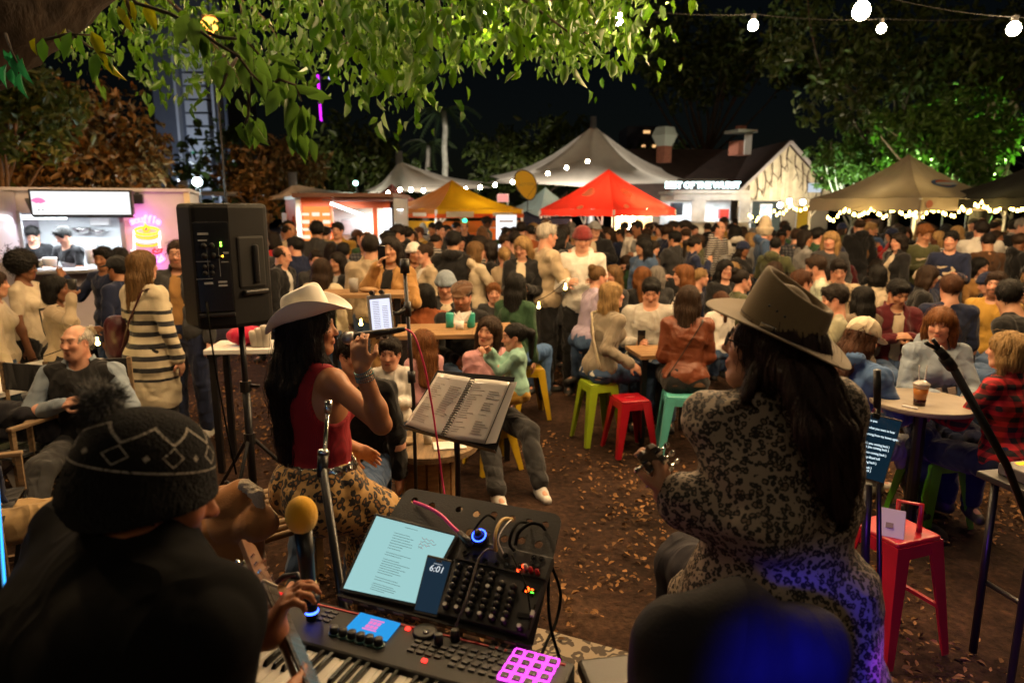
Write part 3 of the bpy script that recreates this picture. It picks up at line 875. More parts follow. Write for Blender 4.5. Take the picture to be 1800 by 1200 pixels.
def festoon(label, group, anchors, bulbs, r=.045, m='bulb', sg=.0, power=0, every=1, col=WARM, cable=.0035, lrad=.06):
 root = thing('festoon_lights', label, 'string lights', (0, 0, 0), 0, group)
 mb = MB(); mb.tube(sag(anchors, sg), cable, 5); mb.build('cable', M['cable'], root, True)
 sock = MB(); sock.lathe([(r * .5, r * 1.0), (r * .5, r * 1.0 + .05), (.006, r + .06)], 8)
 sm = sock.mesh('socket'); sm.materials.append(M['black'])
 for i, p in enumerate(bulbs):
  b = link('bulb', bulb_mesh(r, M[m]), root); b.location = Vc(p) - Vc((0, 0, r + .05))
  if r > .03: link('socket', sm, b)
  if power and i % every == 0:
   lamp('bulb_light', Vc(p) - Vc((0, 0, r * 2 + .1)), col, power, lrad)
 return root
def along(anchors, sg, step, start=0.0):
 pts = sag(anchors, sg, 24); out = []; acc = step - start
 for a, b in zip(pts[:-1], pts[1:]):
  L = (b - a).length
  while acc <= L:
   out.append(a.lerp(b, acc / L)); acc += step
  acc -= L
 return out
# ================================================================ ground
def ground_mat():
 m = mat('dirt', (.05, .027, .017), rough=.95, spec=.15)
 nt = m.node_tree; N = nt.nodes; L = nt.links; b = N['Principled BSDF']
 tc = N.new('ShaderNodeTexCoord')
 n1 = N.new('ShaderNodeTexNoise'); n1.inputs['Scale'].default_value = .9; n1.inputs['Detail'].default_value = 8; n1.inputs['Roughness'].default_value = .65
 n2 = N.new('ShaderNodeTexNoise'); n2.inputs['Scale'].default_value = 22; n2.inputs['Detail'].default_value = 6; n2.inputs['Roughness'].default_value = .7
 for n in (n1, n2): L.new(tc.outputs['Object'], n.inputs['Vector'])
 c1 = ramp(nt, n1.outputs['Fac'], [(.32, (.016, .009, .006)), (.5, (.042, .022, .014)), (.70, (.085, .047, .028))])
 c2 = ramp(nt, n2.outputs['Fac'], [(.3, (.35, .33, .32)), (.55, (1, 1, 1)), (.72, (1.9, 1.7, 1.5))])
 x = N.new('ShaderNodeMix'); x.data_type = 'RGBA'; x.blend_type = 'MULTIPLY'; x.inputs[0].default_value = 1
 L.new(c1, x.inputs[6]); L.new(c2, x.inputs[7]); L.new(x.outputs[2], b.inputs['Base Color'])
 bp = N.new('ShaderNodeBump'); bp.inputs['Strength'].default_value = .7; bp.inputs['Distance'].default_value = .03
 L.new(n2.outputs['Fac'], bp.inputs['Height']); L.new(bp.outputs[0], b.inputs['Normal'])
 return m
def build_ground():
 n = 120; xs = np.linspace(-1, 1, n); xs = np.sign(xs) * (np.abs(xs) ** 2.6) * 400
 ys = np.linspace(0, 1, n) ** 2.6 * 500 - 6
 X, Y = np.meshgrid(xs, ys, indexing='ij')
 Z = .012 * np.sin(X * 2.3 + np.sin(Y * 1.7)) * np.sin(Y * 2.9 + 1) + .008 * np.sin(X * 6.1 + 2 * np.sin(Y * 3.3))
 Z *= np.exp(-(np.hypot(X, Y) / 14) ** 2)
 Z -= .012
 V = np.stack([X, Y, Z], -1).reshape(-1, 3)
 i = np.arange(n * n).reshape(n, n)
 Q = np.stack([i[:-1, :-1], i[1:, :-1], i[1:, 1:], i[:-1, 1:]], -1).reshape(-1, 4)
 o = link('ground', np_mesh('ground', V, Q), None, ground_mat()); tagit(o, 'dark brown trodden dirt under the whole crowd', 'ground', kind='structure')
build_ground()
def leaf_shape(n, L, Wd, seed, curl=.25, flat=False):
 """n bent leaves as one array; returns verts (n,8,3) in leaf space and the faces of one leaf"""
 r = np.random.default_rng(seed)
 t = np.array([0, .3, .65, 1.0]); w = np.array([.02, .5, .42, 0.0])
 base = []
 for k in range(4):
  base += [(-w[k], t[k], 0), (0, t[k], 0), (w[k], t[k], 0)]
 B = np.array(base)[None].repeat(n, 0).astype(np.float32)
 cu = r.uniform(-.2, 1, (n, 1)) * curl
 B[:, :, 2] = -cu * B[:, :, 1] ** 2 + np.abs(B[:, :, 0]) * r.uniform(.1, .7, (n, 1))
 s = r.uniform(.4, 1.4, (n, 1))
 B[:, :, 0] *= Wd * s; B[:, :, 1] *= L * s; B[:, :, 2] *= L * s
 F = []
 for k in range(3):
  a = k * 3; F += [(a, a + 1, a + 4, a + 3), (a + 1, a + 2, a + 5, a + 4)]
 return B, np.array(F)
def orient(B, pos, d, nrm):
 d = d / np.linalg.norm(d, axis=1, keepdims=True)
 x = np.cross(d, nrm); x /= np.linalg.norm(x, axis=1, keepdims=True) + 1e-9
 z = np.cross(x, d)
 return pos[:, None, :] + B[:, :, 0:1] * x[:, None] + B[:, :, 1:2] * d[:, None] + B[:, :, 2:3] * z[:, None]
def leaf_obj(name, pos, d, L, Wd, m, parent=None, seed=1, tintlo=(.6, .7, .5), tinthi=(1.3, 1.15, 1.0), curl=.25, nrm=None, extra=None):
 n = len(pos); r = np.random.default_rng(seed)
 B, F = leaf_shape(n, L, Wd, seed, curl)
 if nrm is None: nrm = r.normal(size=(n, 3)) + np.array([0, 0, .8])
 V = orient(B, pos, d, nrm).reshape(-1, 3)
 Q = (F[None] + (np.arange(n) * 12)[:, None, None]).reshape(-1, 4)
 t = r.uniform(0, 1, (n, 1)) * np.ones((1, 12)); t = t.reshape(-1, 1)
 T = np.array(tintlo) * (1 - t) + np.array(tinthi) * t
 if extra is not None: T = T * extra(pos).repeat(12, 0)
 return link(name, np_mesh(name, V, Q, True, T), parent, m)
def leafmat(name, col, trans=.4, rough=.45):
 return mat(name, col, rough=rough, tint=True, trans=trans, spec=.35)
M['leaf'] = leafmat('leaf_green', (.044, .112, .004))
M['leafdark'] = leafmat('leaf_dark', (.05, .075, .02), .3)
M['leafrust'] = leafmat('leaf_rust', (.10, .06, .02), .3)
M['leaflush'] = leafmat('leaf_lush', (.05, .11, .02), .4)
M['litter'] = mat('litter', (.19, .115, .055), rough=.8, tint=True, spec=.2)
M['bark'] = mat('bark', (.045, .028, .016), rough=.95, var=.5, vscale=14, stretch=(1, 1, .4), bump=1.0, bscale=26)
M['palebark'] = mat('pale_bark', (.33, .31, .27), rough=.85, var=.35, vscale=5, bump=.4, bscale=14)
# fallen leaves, nobody could count them
def litter():
 r = np.random.default_rng(5); pts = []
 while len(pts) < 19000:
  y = 1.2 + 9 * r.random() ** 1.5; x = r.uniform(-.75, .85) * y * 1.0 + r.normal() * .15
  c = sin(x * 1.9 + 1.3 * sin(y * 1.1)) * sin(y * 1.6 + x)
  if r.random() < .30 + .65 * c: pts.append((x, y))
 p = np.array(pts); n = len(p)
 pos = np.concatenate([p, r.uniform(.002, .014, (n, 1))], 1).astype(np.float32)
 a = r.uniform(0, 6.3, n); d = np.stack([np.cos(a), np.sin(a), r.normal(size=n) * .10], 1)
 nr = np.stack([r.normal(size=n) * .35, r.normal(size=n) * .35, np.ones(n)], 1)
 o = leaf_obj('fallen_leaves', pos, d, .036, .019, M['litter'], None, 8, (.12, .10, .09), (1.7, 1.45, 1.2), -.35, nr)
 tagit(o, 'scattered dry brown and tan leaves on the dirt', 'fallen leaves', kind='stuff')
litter()
# ================================================================ trees
def limb(mb, a, b, ra, rb, bend=.1, n=6, seed=0, sides=8):
 r = random.Random(seed); a = Vc(a); b = Vc(b); pts = []; off = Vc((r.uniform(-1, 1), r.uniform(-1, 1), r.uniform(-.5, .5))) * bend * (b - a).length
 for i in range(n + 1):
  t = i / n; pts.append(a.lerp(b, t) + off * sin(PI * t) + Vc((r.uniform(-1, 1), r.uniform(-1, 1), 0)) * ra * .25 * (0 < i < n))
 mb.tube(pts, [ra + (rb - ra) * i / n for i in range(n + 1)], sides)
 return pts
def tree(label, base, h, blobs, nleaf, L, m, group=None, trunk=.16, bark='bark', name='tree', lean=(0, 0), seed=1, limbs=True, tl=(.55, .65, .5), th=(1.35, 1.2, 1.0)):
 root = thing(name, label, 'tree', base, 0, group)
 r = np.random.default_rng(seed); mb = MB()
 top = Vc((lean[0], lean[1], h * .5)); limb(mb, (0, 0, -.1), top, trunk, trunk * .7, .05, 8, seed, 10)
 pos = [];
 for i, (bx, by, bz, br) in enumerate(blobs):
  c = Vc((bx, by, bz))
  if limbs:
   for q in range(2):
    e = c + Vc(r.normal(size=3) * br * .4)
    limb(mb, top * (.75 + .25 * r.random()), e, trunk * .35, .015, .12, 6, seed * 10 + i * 2 + q, 6)
  k = int(nleaf * br ** 2 / sum(b[3] ** 2 for b in blobs))
  ncl = max(6, int(k / 26)); u = r.normal(size=(ncl, 3)); u /= np.linalg.norm(u, axis=1, keepdims=True)
  cc = np.array(c) + u * (br * r.uniform(.35, 1.0, (ncl, 1)) ** .6) * np.array([1, 1, .8])
  p = cc[r.integers(0, ncl, k)] + r.normal(size=(k, 3)) * br * .13
  pos.append(p)
 mb.build('trunk', M[bark], root, True)
 pos = np.concatenate(pos).astype(np.float32); n = len(pos)
 d = r.normal(size=(n, 3)) + np.array([0, 0, -.5])
 leaf_obj('crown', pos, d, L, L * .42, m, root, seed, tl, th)['kind'] = 'stuff'
 return root
# the big fig overhead: limb at upper left, lit leaves along the top
def overhanging_tree():
 base = Vc((-4.6, 2.4, 0))
 root = thing('overhanging_tree', 'big old fig tree with a furrowed limb at upper left and boughs overhead', 'tree', base)
 mb = MB()
 a = P(-260, 150, 2.6) - base; b = P(40, 8, 2.8) - base; c = P(215, -150, 3.0) - base
 mb.tube([Vc((0, 0, -.1)), Vc((.1, 0, 1.2)), a.lerp(b, -.4), a.lerp(b, .2), a.lerp(b, .7), b, b.lerp(c, .5), c, c + Vc((.8, .5, .9)), c + Vc((1.9, 1.0, 1.3))],
   [.5, .42, .31, .24, .21, .19, .17, .16, .13, .1], 18)
 o = mb.build('trunk', M['bark'], root, True)
 o.modifiers.new('s', 'SUBSURF').render_levels = 2
 tx = bpy.data.textures.new('bark_rough', 'CLOUDS'); tx.noise_scale = .045
 dm = o.modifiers.new('d', 'DISPLACE'); dm.texture = tx; dm.strength = .09
 r = np.random.default_rng(3)
 # outline of the hanging foliage: x of the photo, lowest y
 OX = [90, 150, 205, 250, 330, 420, 480, 540, 600, 640, 680, 720, 770, 820, 870, 920, 960, 1010, 1060, 1095, 1120]
 OY = [60, 90, 130, 150, 158, 165, 158, 140, 105, 140, 180, 172, 140, 112, 95, 118, 105, 118, 95, 100, 60]
 bough = MB(); pos = []; dirs = []
 i = 0
 while i < 250:
  px = r.uniform(90, 1118); lim = np.interp(px, OX, OY); t = r.random() ** .7
  py = -120 + (lim + 120) * t
  if sin(px * .031 + 1.2 * sin(py * .024)) * sin(py * .045 + px * .011) < r.uniform(-.75, .1) or math.hypot(px - 370, py - 40) < 42: continue
  i += 1
  far = py > lim - 70 and r.random() < .75
  Y = r.uniform(4.8, 7.6) if (far or px < 560) else r.uniform(3.6, 5.6)
  c = np.array(P(px, py - 14, Y)) - np.array(base)
  k = r.integers(16, 34)
  p = c + r.normal(size=(k, 3)) * np.array([.17, .22, .11]); pos.append(p)
  dd = r.normal(size=(k, 3)) * .5 + np.array([0, 0, -1.0]); dirs.append(dd)
  if i % 6 == 0: limb(bough, Vc(c) + Vc((r.uniform(-.9, .1), r.uniform(-.2, .6), r.uniform(.5, .9))), Vc(c), .016, .004, .1, 5, i, 5)
 bough.build('bough', M['bark'], root, True)['kind'] = 'stuff'
 pos = np.concatenate(pos).astype(np.float32); dirs = np.concatenate(dirs)
 leaf_obj('foliage', pos, dirs, .084, .038, M['leaf'], root, 4, (.45, .6, .5), (1.5, 1.3, 1.1))['kind'] = 'stuff'
 # the near twigs with leaves that can be picked out one by one
 B, F = leaf_shape(6, 1, 1, 9, .3)
 LM = []
 for i in range(6):
  t = r.uniform(.7, 1.25)
  me = np_mesh('leaf', B[i] / np.abs(B[i][:, 1]).max() * np.array([.40, 1, 1]), F, True, np.full((12, 3), t)); me.materials.append(M['leafnear']); LM.append(me)
 tw = [[(205, -30), (240, 6), (300, 25), (345, 50), (378, 75), (420, 100), (440, 128), (470, 158), (505, 172), (535, 195)], [(345, 50), (385, 66), (430, 70), (455, 95)], [(420, 100), (400, 125), (392, 150), (385, 160)], [(440, 128), (437, 170), (436, 205), (425, 230)],
    [(470, 158), (490, 140), (520, 150), (530, 178)], [(430, 70), (425, 60), (432, 52)], [(505, 172), (520, 215), (518, 240)], [(222, -10), (228, 30), (215, 62)], [(120, 55), (160, 85), (200, 100)], [(10, 60), (20, 90), (30, 110)], [(80, 70), (120, 60), (160, 62)]]
 for k, path in enumerate(tw):
  Y = 2.0 + .05 * k; pts = [P(x, y, Y + .06 * sin(i + k)) - base for i, (x, y) in enumerate(path)]
  mb = MB(); mb.tube(pts, [.006 - .0045 * i / len(pts) for i in range(len(pts))], 6); mb.build('twig', M['bark'], root, True)
  lv = {0: [(330, 28), (345, 40), (350, 60), (420, 105), (450, 130), (480, 150), (500, 168), (520, 188), (532, 190), (505, 150), (540, 200), (512, 178)], 1: [(440, 55), (420, 62), (455, 100), (440, 82)], 2: [(405, 120), (398, 105), (372, 120), (372, 122), (400, 140)],
     3: [(437, 210), (440, 215), (425, 220), (452, 212)], 4: [(490, 125), (500, 128), (520, 155), (488, 112), (470, 105), (460, 110)], 5: [(425, 55)], 6: [(520, 235), (525, 240), (512, 236), (538, 242)], 7: [(198, 18), (208, 16), (255, 8), (222, 32), (216, 2)],
     8: [(125, 62), (138, 66), (168, 100), (185, 100), (200, 100), (160, 60)], 9: [(5, 92), (18, 95), (30, 100), (12, 118), (28, 125)], 10: [(62, 72), (75, 72), (98, 62), (115, 55)]}[k]
  for i, (x, y) in enumerate(lv):
   for q in range(2 if k in (0, 3, 4, 6, 9) else 1):
    p = P(x + (q * 9 if q else 0), y - 5 + q * 7, Y + r.uniform(-.05, .05)) - base
    d = Vc((r.uniform(-.55, .55), r.uniform(-.5, .5), -1)) if not (k == 4 and i % 2 == 0) else Vc((1, .1, -.3))
    z = Vc((r.uniform(-.8, .8), -1, r.uniform(-.2, .7)))
    dn = d.normalized(); xx = dn.cross(z).normalized(); zz = xx.cross(dn)
    s = r.uniform(.062, .10)
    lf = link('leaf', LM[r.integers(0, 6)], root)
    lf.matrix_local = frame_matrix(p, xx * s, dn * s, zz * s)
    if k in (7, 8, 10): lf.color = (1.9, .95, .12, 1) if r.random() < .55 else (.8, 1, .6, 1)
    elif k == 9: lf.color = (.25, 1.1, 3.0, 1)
 return root
def lm():
 m = mat('leaf_near', (.075, .155, .02), rough=.38, tint=True, trans=.5, spec=.4)
 nt = m.node_tree; b = nt.nodes['Principled BSDF']
 oi = nt.nodes.new('ShaderNodeObjectInfo'); x = nt.nodes.new('ShaderNodeMix'); x.data_type = 'RGBA'; x.blend_type = 'MULTIPLY'; x.inputs[0].default_value = 1
 src = b.inputs['Base Color'].links[0].from_socket
 nt.links.new(src, x.inputs[6]); nt.links.new(oi.outputs['Color'], x.inputs[7]); nt.links.new(x.outputs[2], b.inputs['Base Color'])
 for n in nt.nodes:
  if n.type == 'BSDF_TRANSLUCENT': nt.links.new(x.outputs[2], n.inputs['Color'])
 return m
M['leafnear'] = lm()
overhanging_tree()
def px_blob(px, py, Y, r, base):
 p = P(px, py, Y) - Vc(base); return (p.x, p.y, p.z, r)
def trees():
 specs = [  # label, base px, depth, blobs (px, py, r), leaves, leaf size, material, tints
  ('broad tree with rust orange lower leaves behind the souffle truck', 110, 17, [(60, 250, 1.5), (150, 225, 1.6), (215, 265, 1.2), (110, 300, 1.4), (240, 305, 1.0), (20, 300, 1.2), (180, 310, 1.2)], 5200, .22, 'leafrust'),
  ('dark tree at the far left edge above the souffle truck', -20, 14.5, [(20, 200, 1.1), (70, 175, .9), (-60, 230, 1.3), (0, 140, .8)], 2600, .2, 'leafdark'),
  ('low brown tree left of the orange food truck', 455, 24, [(440, 290, 1.1), (490, 300, 1.2), (530, 290, 1.1), (460, 330, 1.0), (415, 320, .8)], 2400, .25, 'leafrust'),
  ('dim bushy tree behind the palm at centre', 640, 34, [(610, 270, 2.0), (660, 290, 2.0), (580, 300, 1.6)], 1800, .4, 'leafdark'),
  ('dark tree standing between the palm and the tall tent mast', 930, 40, [(880, 270, 2.4), (950, 280, 2.6), (1000, 260, 2.2)], 1800, .45, 'leafdark'),
  ('tall dim tree above the brick chimneys', 1230, 38, [(1190, 130, 1.8), (1240, 145, 1.6), (1180, 80, 2.2), (1260, 90, 2.0), (1300, 130, 1.3), (1150, 40, 2.0), (1330, 60, 2.2), (1390, 110, 1.8)], 4600, .4, 'leafdark'),
  ('large dark tree hanging over the beige tent', 1560, 26, [(1440, 60, 2.0), (1520, 125, 1.8), (1600, 60, 2.1), (1690, 120, 1.8), (1770, 80, 2.0), (1620, 150, 1.4), (1480, 170, 1.5), (1820, 130, 1.8)], 7000, .3, 'leafdark'),
  ('bright green lit tree with pale trunk at the right', 1722, 19, [(1650, 235, .9), (1700, 205, .9), (1590, 255, .8), (1740, 250, .7), (1690, 270, .8), (1640, 200, .7), (1770, 225, .6), (1560, 225, .6), (1660, 300, .7), (1720, 300, .5)], 6500, .2, 'leaflush'),
  ('small leafy lit shrub tree right of the gabled house', 1490, 23, [(1470, 285, .65), (1500, 270, .7), (1445, 270, .5), (1520, 300, .5), (1460, 310, .5)], 2400, .2, 'leaflush'),
  ('pale green tree behind the shrub beside the beige tent', 1545, 27, [(1530, 260, 1.0), (1560, 290, 1.1), (1510, 225, .8), (1590, 310, .9)], 2200, .26, 'leaflush')]
 for i, (lab, bx, Y, bl, nl, L, m) in enumerate(specs):
  b = P(bx, 400, Y); base = (b.x, b.y, 0)
  blobs = [px_blob(x, y, Y + (k % 3 - 1) * .8, r, base) for k, (x, y, r) in enumerate(bl)]
  pale = 'pale' in lab.split('with')[-1] or i == 8
  tree(lab, base, max(q[2] for q in blobs) * .9, blobs, nl, L, M[m], None, .2 if i not in (8,) else .09, 'palebark' if i in (7, 8) else 'bark', 'tree', (.2, .1), 20 + i)
 # pale bare limbs of the green tree
 b = P(1722, 400, 19); root = [o for o in COL.objects if o.get('label', '').startswith('bright green lit')][0]
 mb = MB()
 for k, path in enumerate([[(1712, 400), (1722, 330), (1735, 285), (1790, 262)], [(1735, 285), (1760, 230), (1785, 190), (1775, 182)], [(1750, 245), (1735, 205), (1745, 180)], [(1790, 325), (1755, 300), (1735, 285)], [(1650, 330), (1640, 270), (1610, 240)]]):
  pts = [P(x, y, 18.6 + .1 * k) - Vc((b.x, b.y, 0)) for x, y in path]
  mb.tube(sum([[pts[i].lerp(pts[i + 1], t / 3) for t in range(3)] for i in range(len(pts) - 1)], []) + [pts[-1]], .16 if k in (0, 3) else .09, 8)
 mb.build('bough', M['palebark'], root, True)
 # palms
 for k, (px, pt, Y, lab) in enumerate([(775, 195, 36, 'tall slim palm tree in the dark behind the yellow tent'), (748, 255, 38, 'shorter palm tree left of the tall slim palm')]):
  b = P(px, 400, Y); top = P(px + 5, pt, Y); base = Vc((b.x, b.y, 0))
  root = thing('palm_tree', lab, 'palm tree', base)
  mb = MB(); limb(mb, (0, 0, -.1), top - base, .2, .13, .02, 8, k, 10); mb.build('trunk', M['palebark'], root, True)
  r = np.random.default_rng(40 + k); pos = []; dd = []
  for f in range(13):
   a = 2 * PI * f / 13 + r.uniform(-.2, .2); el = r.uniform(-.1, 1.0); Ln = r.uniform(1.5, 2.2)
   pts = [Vc((cos(a) * Ln * t * cos(el * .7), sin(a) * Ln * t * cos(el * .7), Ln * (t * sin(el) - .75 * t * t))) + top - base for t in np.linspace(0, 1, 9)]
   fr = MB(); fr.tube(pts, .02, 4)
   sd = Vc((-sin(a), cos(a), 0))
   for i in range(1, 9):
    for s in (-1, 1):
     for e in (0, .5):
      p = pts[i - 1].lerp(pts[i], e + .25) if i < 9 else pts[8]
      q = p + (sd * s + Vc((0, 0, -.55)) + (pts[i] - pts[i - 1]).normalized() * .5) * .34 * (1 - .07 * i)
      w = (pts[i] - pts[i - 1]).normalized() * .035
      fr.add([p - w, p + w, q], [(0, 1, 2)])
   me = fr.mesh('frond'); me.materials.append(M['leafdarkplain']); link('frond', me, root)
M['leafdarkplain'] = mat('palm_leaf', (.05, .08, .03), rough=.5, trans=.3)
trees()
# ================================================================ far buildings
def towers():
 # apartment tower at left
 a = P(285, 340, 70); b = P(410, 340, 70); z1 = P(350, 150, 70).z
 cx = (a.x + b.x) / 2; w = b.x - a.x
 root = thing('apartment_tower', 'dark apartment tower with pale balcony slabs behind the left trees', 'building', (cx, 74, 0))
 mc = mat('tower_wall', (.09, .10, .13), rough=.8, var=.1); ms = mat('tower_slab', (.45, .47, .52), rough=.8)
 mb = MB(); mb.box((0, 0, z1 / 2 + 4), (w, 8, z1 + 8)); mb.build('wall', mc, root)
 h = (P(350, 205, 70).z - P(350, 228, 70).z)
 for k in range(-5, 8):
  zz = P(350, 213, 70).z - k * h
  if zz < 4: break
  for (x0, x1) in ((-.08 * w, .22 * w),):
   sb = MB(); sb.box(((x0 + x1) / 2 + .08 * w, -4.6, zz), (x1 - x0, 1.2, 1.0)); sb.build('balcony', ms, root)
  wn_ = MB(); wn_.box((.14 * w, -4.03, zz + h * .5), (.24 * w, .06, h * .45)); wn_.build('window', M['glass'], root)
 for xx in (-.14 * w, .36 * w, .43 * w):
  fb = MB(); fb.box((xx, -4.3, z1 / 2 + 4), (.035 * w, .9, z1 + 8.2)); fb.build('fin', ms, root)
 gm = emi('green_window_glow', (.1, .8, .4), .35)
 for (x, y) in ((338, 246), (340, 268)):
  p = P(x, y, 69.4); wb_ = MB(); wb_.box((p.x - cx, p.y - 74, p.z), (.3, .05, .25)); wb_.build('lit_window', gm, root)
 lamp('tower_floodlight', (cx + 2, 60, 3), (.75, .85, 1), 2200, .3)
 # crane mast with purple light
 p0 = P(566, 216, 150); p1 = P(560, 133, 150)
 root = thing('light_mast', 'tall thin purple light strip on a distant tower edge', 'light', (p0.x, p0.y, 0))
 mb = MB(); mb.bar((0, 0, 0), (p1.x - p0.x, 0, p1.z + .4), .7, .7); mb.build('mast', M['blackmetal'], root)
 mb = MB(); mb.bar((0, -.5, p0.z), (p1.x - p0.x, -.5, p1.z), .75, .25); mb.build('light_strip', emi('purple_glow', (.62, .02, .95), 2.2), root)
 mb = MB(); mb.bar((p1.x - p0.x, -.4, p1.z - .5), (p1.x - p0.x + 2.2, -.4, p1.z - .6), .3, .3); mb.build('bracket', M['steel'], root)
 mb = MB(); mb.ball((p1.x - p0.x + 2.4, -.5, p1.z - .6), .3, 8, 6); mb.build('beacon', emi('beacon_glow', (.5, .5, 1), 1.2), root)
 # dark block with lit windows behind the chimney
 c = P(1142, 300, 80)
 root = thing('apartment_block', 'far dark apartment block with a few lit windows behind the tapered chimney', 'building', (c.x, 83, 0))
 z1 = P(1142, 222, 80).z; mb = MB(); mb.box((0, 0, z1 / 2), (5.4, 6, z1)); mb.build('wall', mat('block_wall', (.035, .03, .03), rough=.9), root)
 wm = emi('amber_window_glow', (1, .55, .22), .9)
 for x, y, w_ in ((1137, 232, .75), (1131, 257, .4), (1150, 257, .4)):
  p = P(x, y, 79.9); mb = MB(); mb.box((p.x - c.x, p.y - 83, p.z), (w_, .06, .3)); mb.build('lit_window', wm, root)
 # low dark hill line of trees closing the view
 r = np.random.default_rng(77); n = 9000
 x = r.uniform(-75, 80, n); hgt = 5.2 + 2.0 * np.sin(x * .21) + 1.5 * np.sin(x * .53 + 1); z = r.uniform(.2, 1, n) ** .8 * hgt
 pos = np.stack([x, 56 + r.normal(size=n) * 2.0, z], 1).astype(np.float32)
 o = leaf_obj('treeline', pos, r.normal(size=(n, 3)), .85, .5, M['leafdark'], None, 78); tagit(o, 'dark treeline closing the view behind the market', 'treeline', kind='stuff')
towers()
# ================================================================ market stalls and trucks
def fr_at(px, Y, rot=0):
 p = P(px, 400, Y); return (p.x, p.y, 0)
def zat(px, py, Y): return P(px, py, Y).z
def xat(px, py, Y): return P(px, py, Y).x
M['lightbox'] = emi('lightbox_glow',(1,1,1),.9)
M['whitetube'] = emi('tube_glow', (.85, .95, 1), 14)
def souffle_truck():
 Y = 9.0; TR = rad(21)
 O0 = P(150, 400, 8.7); O0.z = 0
 ex, ey = Vc((cos(TR), sin(TR), 0)), Vc((-sin(TR), cos(TR), 0))
 RM = MT(O0) @ MR(TR, 4, 'Z')
 def PL(px, py, Yq):
  w = RP(px, py, O0 + ey * (Yq - Y), ey); d = w - O0; return Vc((d.dot(ex), d.dot(ey), d.z))
 def PW(px, py, Yq): return RM @ PL(px, py, Yq)
 xat = lambda px, py, Yq: PL(px, py, Yq).x
 zat = lambda px, py, Yq: PL(px, py, Yq).z
 x0, x1 = xat(-60, 400, Y), xat(336, 400, Y); zt = zat(150, 336, Y); cx = (x0 + x1) / 2; w = x1 - x0
 root = thing('food_truck', 'white food trailer with a glowing blank lightbox sign and pink souffle neon', 'food truck', O0, TR); cx = 0.0
 wt = mat('trailer_skin', (.55, .50, .54), rough=.38, metal=.1, var=.12, vscale=3, bump=.03, bscale=6)
 L = lambda x: x - cx
 sx0, sx1 = xat(36, 400, Y), xat(216, 400, Y); zs0, zs1 = zat(120, 472, Y), zat(120, 374, Y)
 dp = 2.0
 mb = MB()                                        # shell with serving opening
 mb.box((L((x0 + sx0) / 2), .03, zt / 2 + .15), (sx0 - x0, .06, zt - .3)); mb.box((L((x1 + sx1) / 2), .03, zt / 2 + .15), (x1 - sx1, .06, zt - .3))
 mb.box((L((sx0 + sx1) / 2), .03, (zs0 + .3) / 2), (sx1 - sx0, .06, zs0 - .3)); mb.box((L((sx0 + sx1) / 2), .03, (zs1 + zt) / 2), (sx1 - sx0, .06, zt - zs1))
 mb.box((0, dp, zt / 2 + .15), (w, .06, zt - .3)); mb.box((L(x0) + .03, dp / 2, zt / 2 + .15), (.06, dp - .08, zt - .32)); mb.box((L(x1) - .03, dp / 2, zt / 2 + .15), (.06, dp - .08, zt - .32))
 mb.box((0, dp / 2, .33), (w - .13, dp - .07, .05))
 mb.build('body', wt, root)
 mb = MB(); mb.box((0, dp / 2, zt + .02), (w + .04, dp + .1, .04)); mb.build('roof', wt, root)
 mb = MB(); mb.box((L(x1) - .02, -.012, zt / 2 + .15), (.07, .03, zt - .3)); mb.build('corner_trim', mat('trim_cream', (.6, .5, .3), rough=.5), root)
 # serving window frame, counter
 mb = MB(); fw = .05
 for (c, s) in (((L(sx0), -.02, (zs0 + zs1) / 2), (fw, .08, zs1 - zs0 + fw)), ((L(sx1), -.02, (zs0 + zs1) / 2), (fw, .08, zs1 - zs0 + fw))): mb.box(c, s)
 mb.build('window_frame', M['steel'], root)
 mb = MB(); mb.box((L((sx0 + sx1) / 2), -.08, zs0 - .02), (sx1 - sx0 + .1, .42, .045)); mb.build('counter', M['steel'], root, bev=.008)
 mb = MB(); mb.box((L(xat(30, 400, Y)), -.45, (zs0 + zs1) / 2 + .2), (.05, .85, zs1 - zs0 + .1)); mb.build('side_flap', wt, root)
 # awning flap up with the light box under it
 ax0, ax1 = xat(50, 400, Y), xat(232, 400, Y); zb0, zb1 = zat(140, 381, Y - .6), zat(140, 333, Y - .6)
 lx0, lx1 = xat(50, 355, Y - .6), xat(232, 355, Y - .6)
 mb = MB(); mb.box((L((lx0 + lx1) / 2), -.5, (zb0 + zb1) / 2), (lx1 - lx0, .16, zb1 - zb0)); mb.build('lightbox', M['blackmetal'], root, bev=.01)
 mb = MB(); mb.box((L((lx0 + lx1) / 2), -.584, (zb0 + zb1) / 2), (lx1 - lx0 - .05, .008, zb1 - zb0 - .05)); mb.build('sign_panel', M['lightbox'], root)
 em = MB(); a0 = [rad(t) for t in range(25, 160, 15)]
 c = PL(66, 350, Y - .6); s = .085
 poly = [(s * cos(t), s * .9 * sin(t)) for t in a0] + [(s * .25 * cos(t), s * .2 * sin(t)) for t in reversed(a0)]
 R90 = MR(PI / 2, 4, 'X')
 em.prism(poly, 0, .004, MT((L(c.x), -.592, c.z - .06)) @ R90); em.build('fan_logo', emi('pink_print_glow', (1, .25, .55), .8), root)
 for dx in (0, .04):
  q = PL(68, 369, Y - .6); mb = MB(); mb.box((L(q.x) + dx, -.591, q.z), (.010, .004, .016)); mb.build('print_mark', M['black'], root)
 mb = MB(); mb.add([(L(ax0), 0, zs1 + .16), (L(ax1), 0, zs1 + .16), (L(lx1), -.5, zb0 + .0), (L(lx0), -.5, zb0 + .0)], [(0, 1, 2, 3)]); mb.build('awning_flap', mat('awning_dark', (.05, .05, .055), rough=.5), root, solid=.03)
 # interior
 it = mat('kitchen_wall', (.72, .75, .76), rough=.35, var=.05)
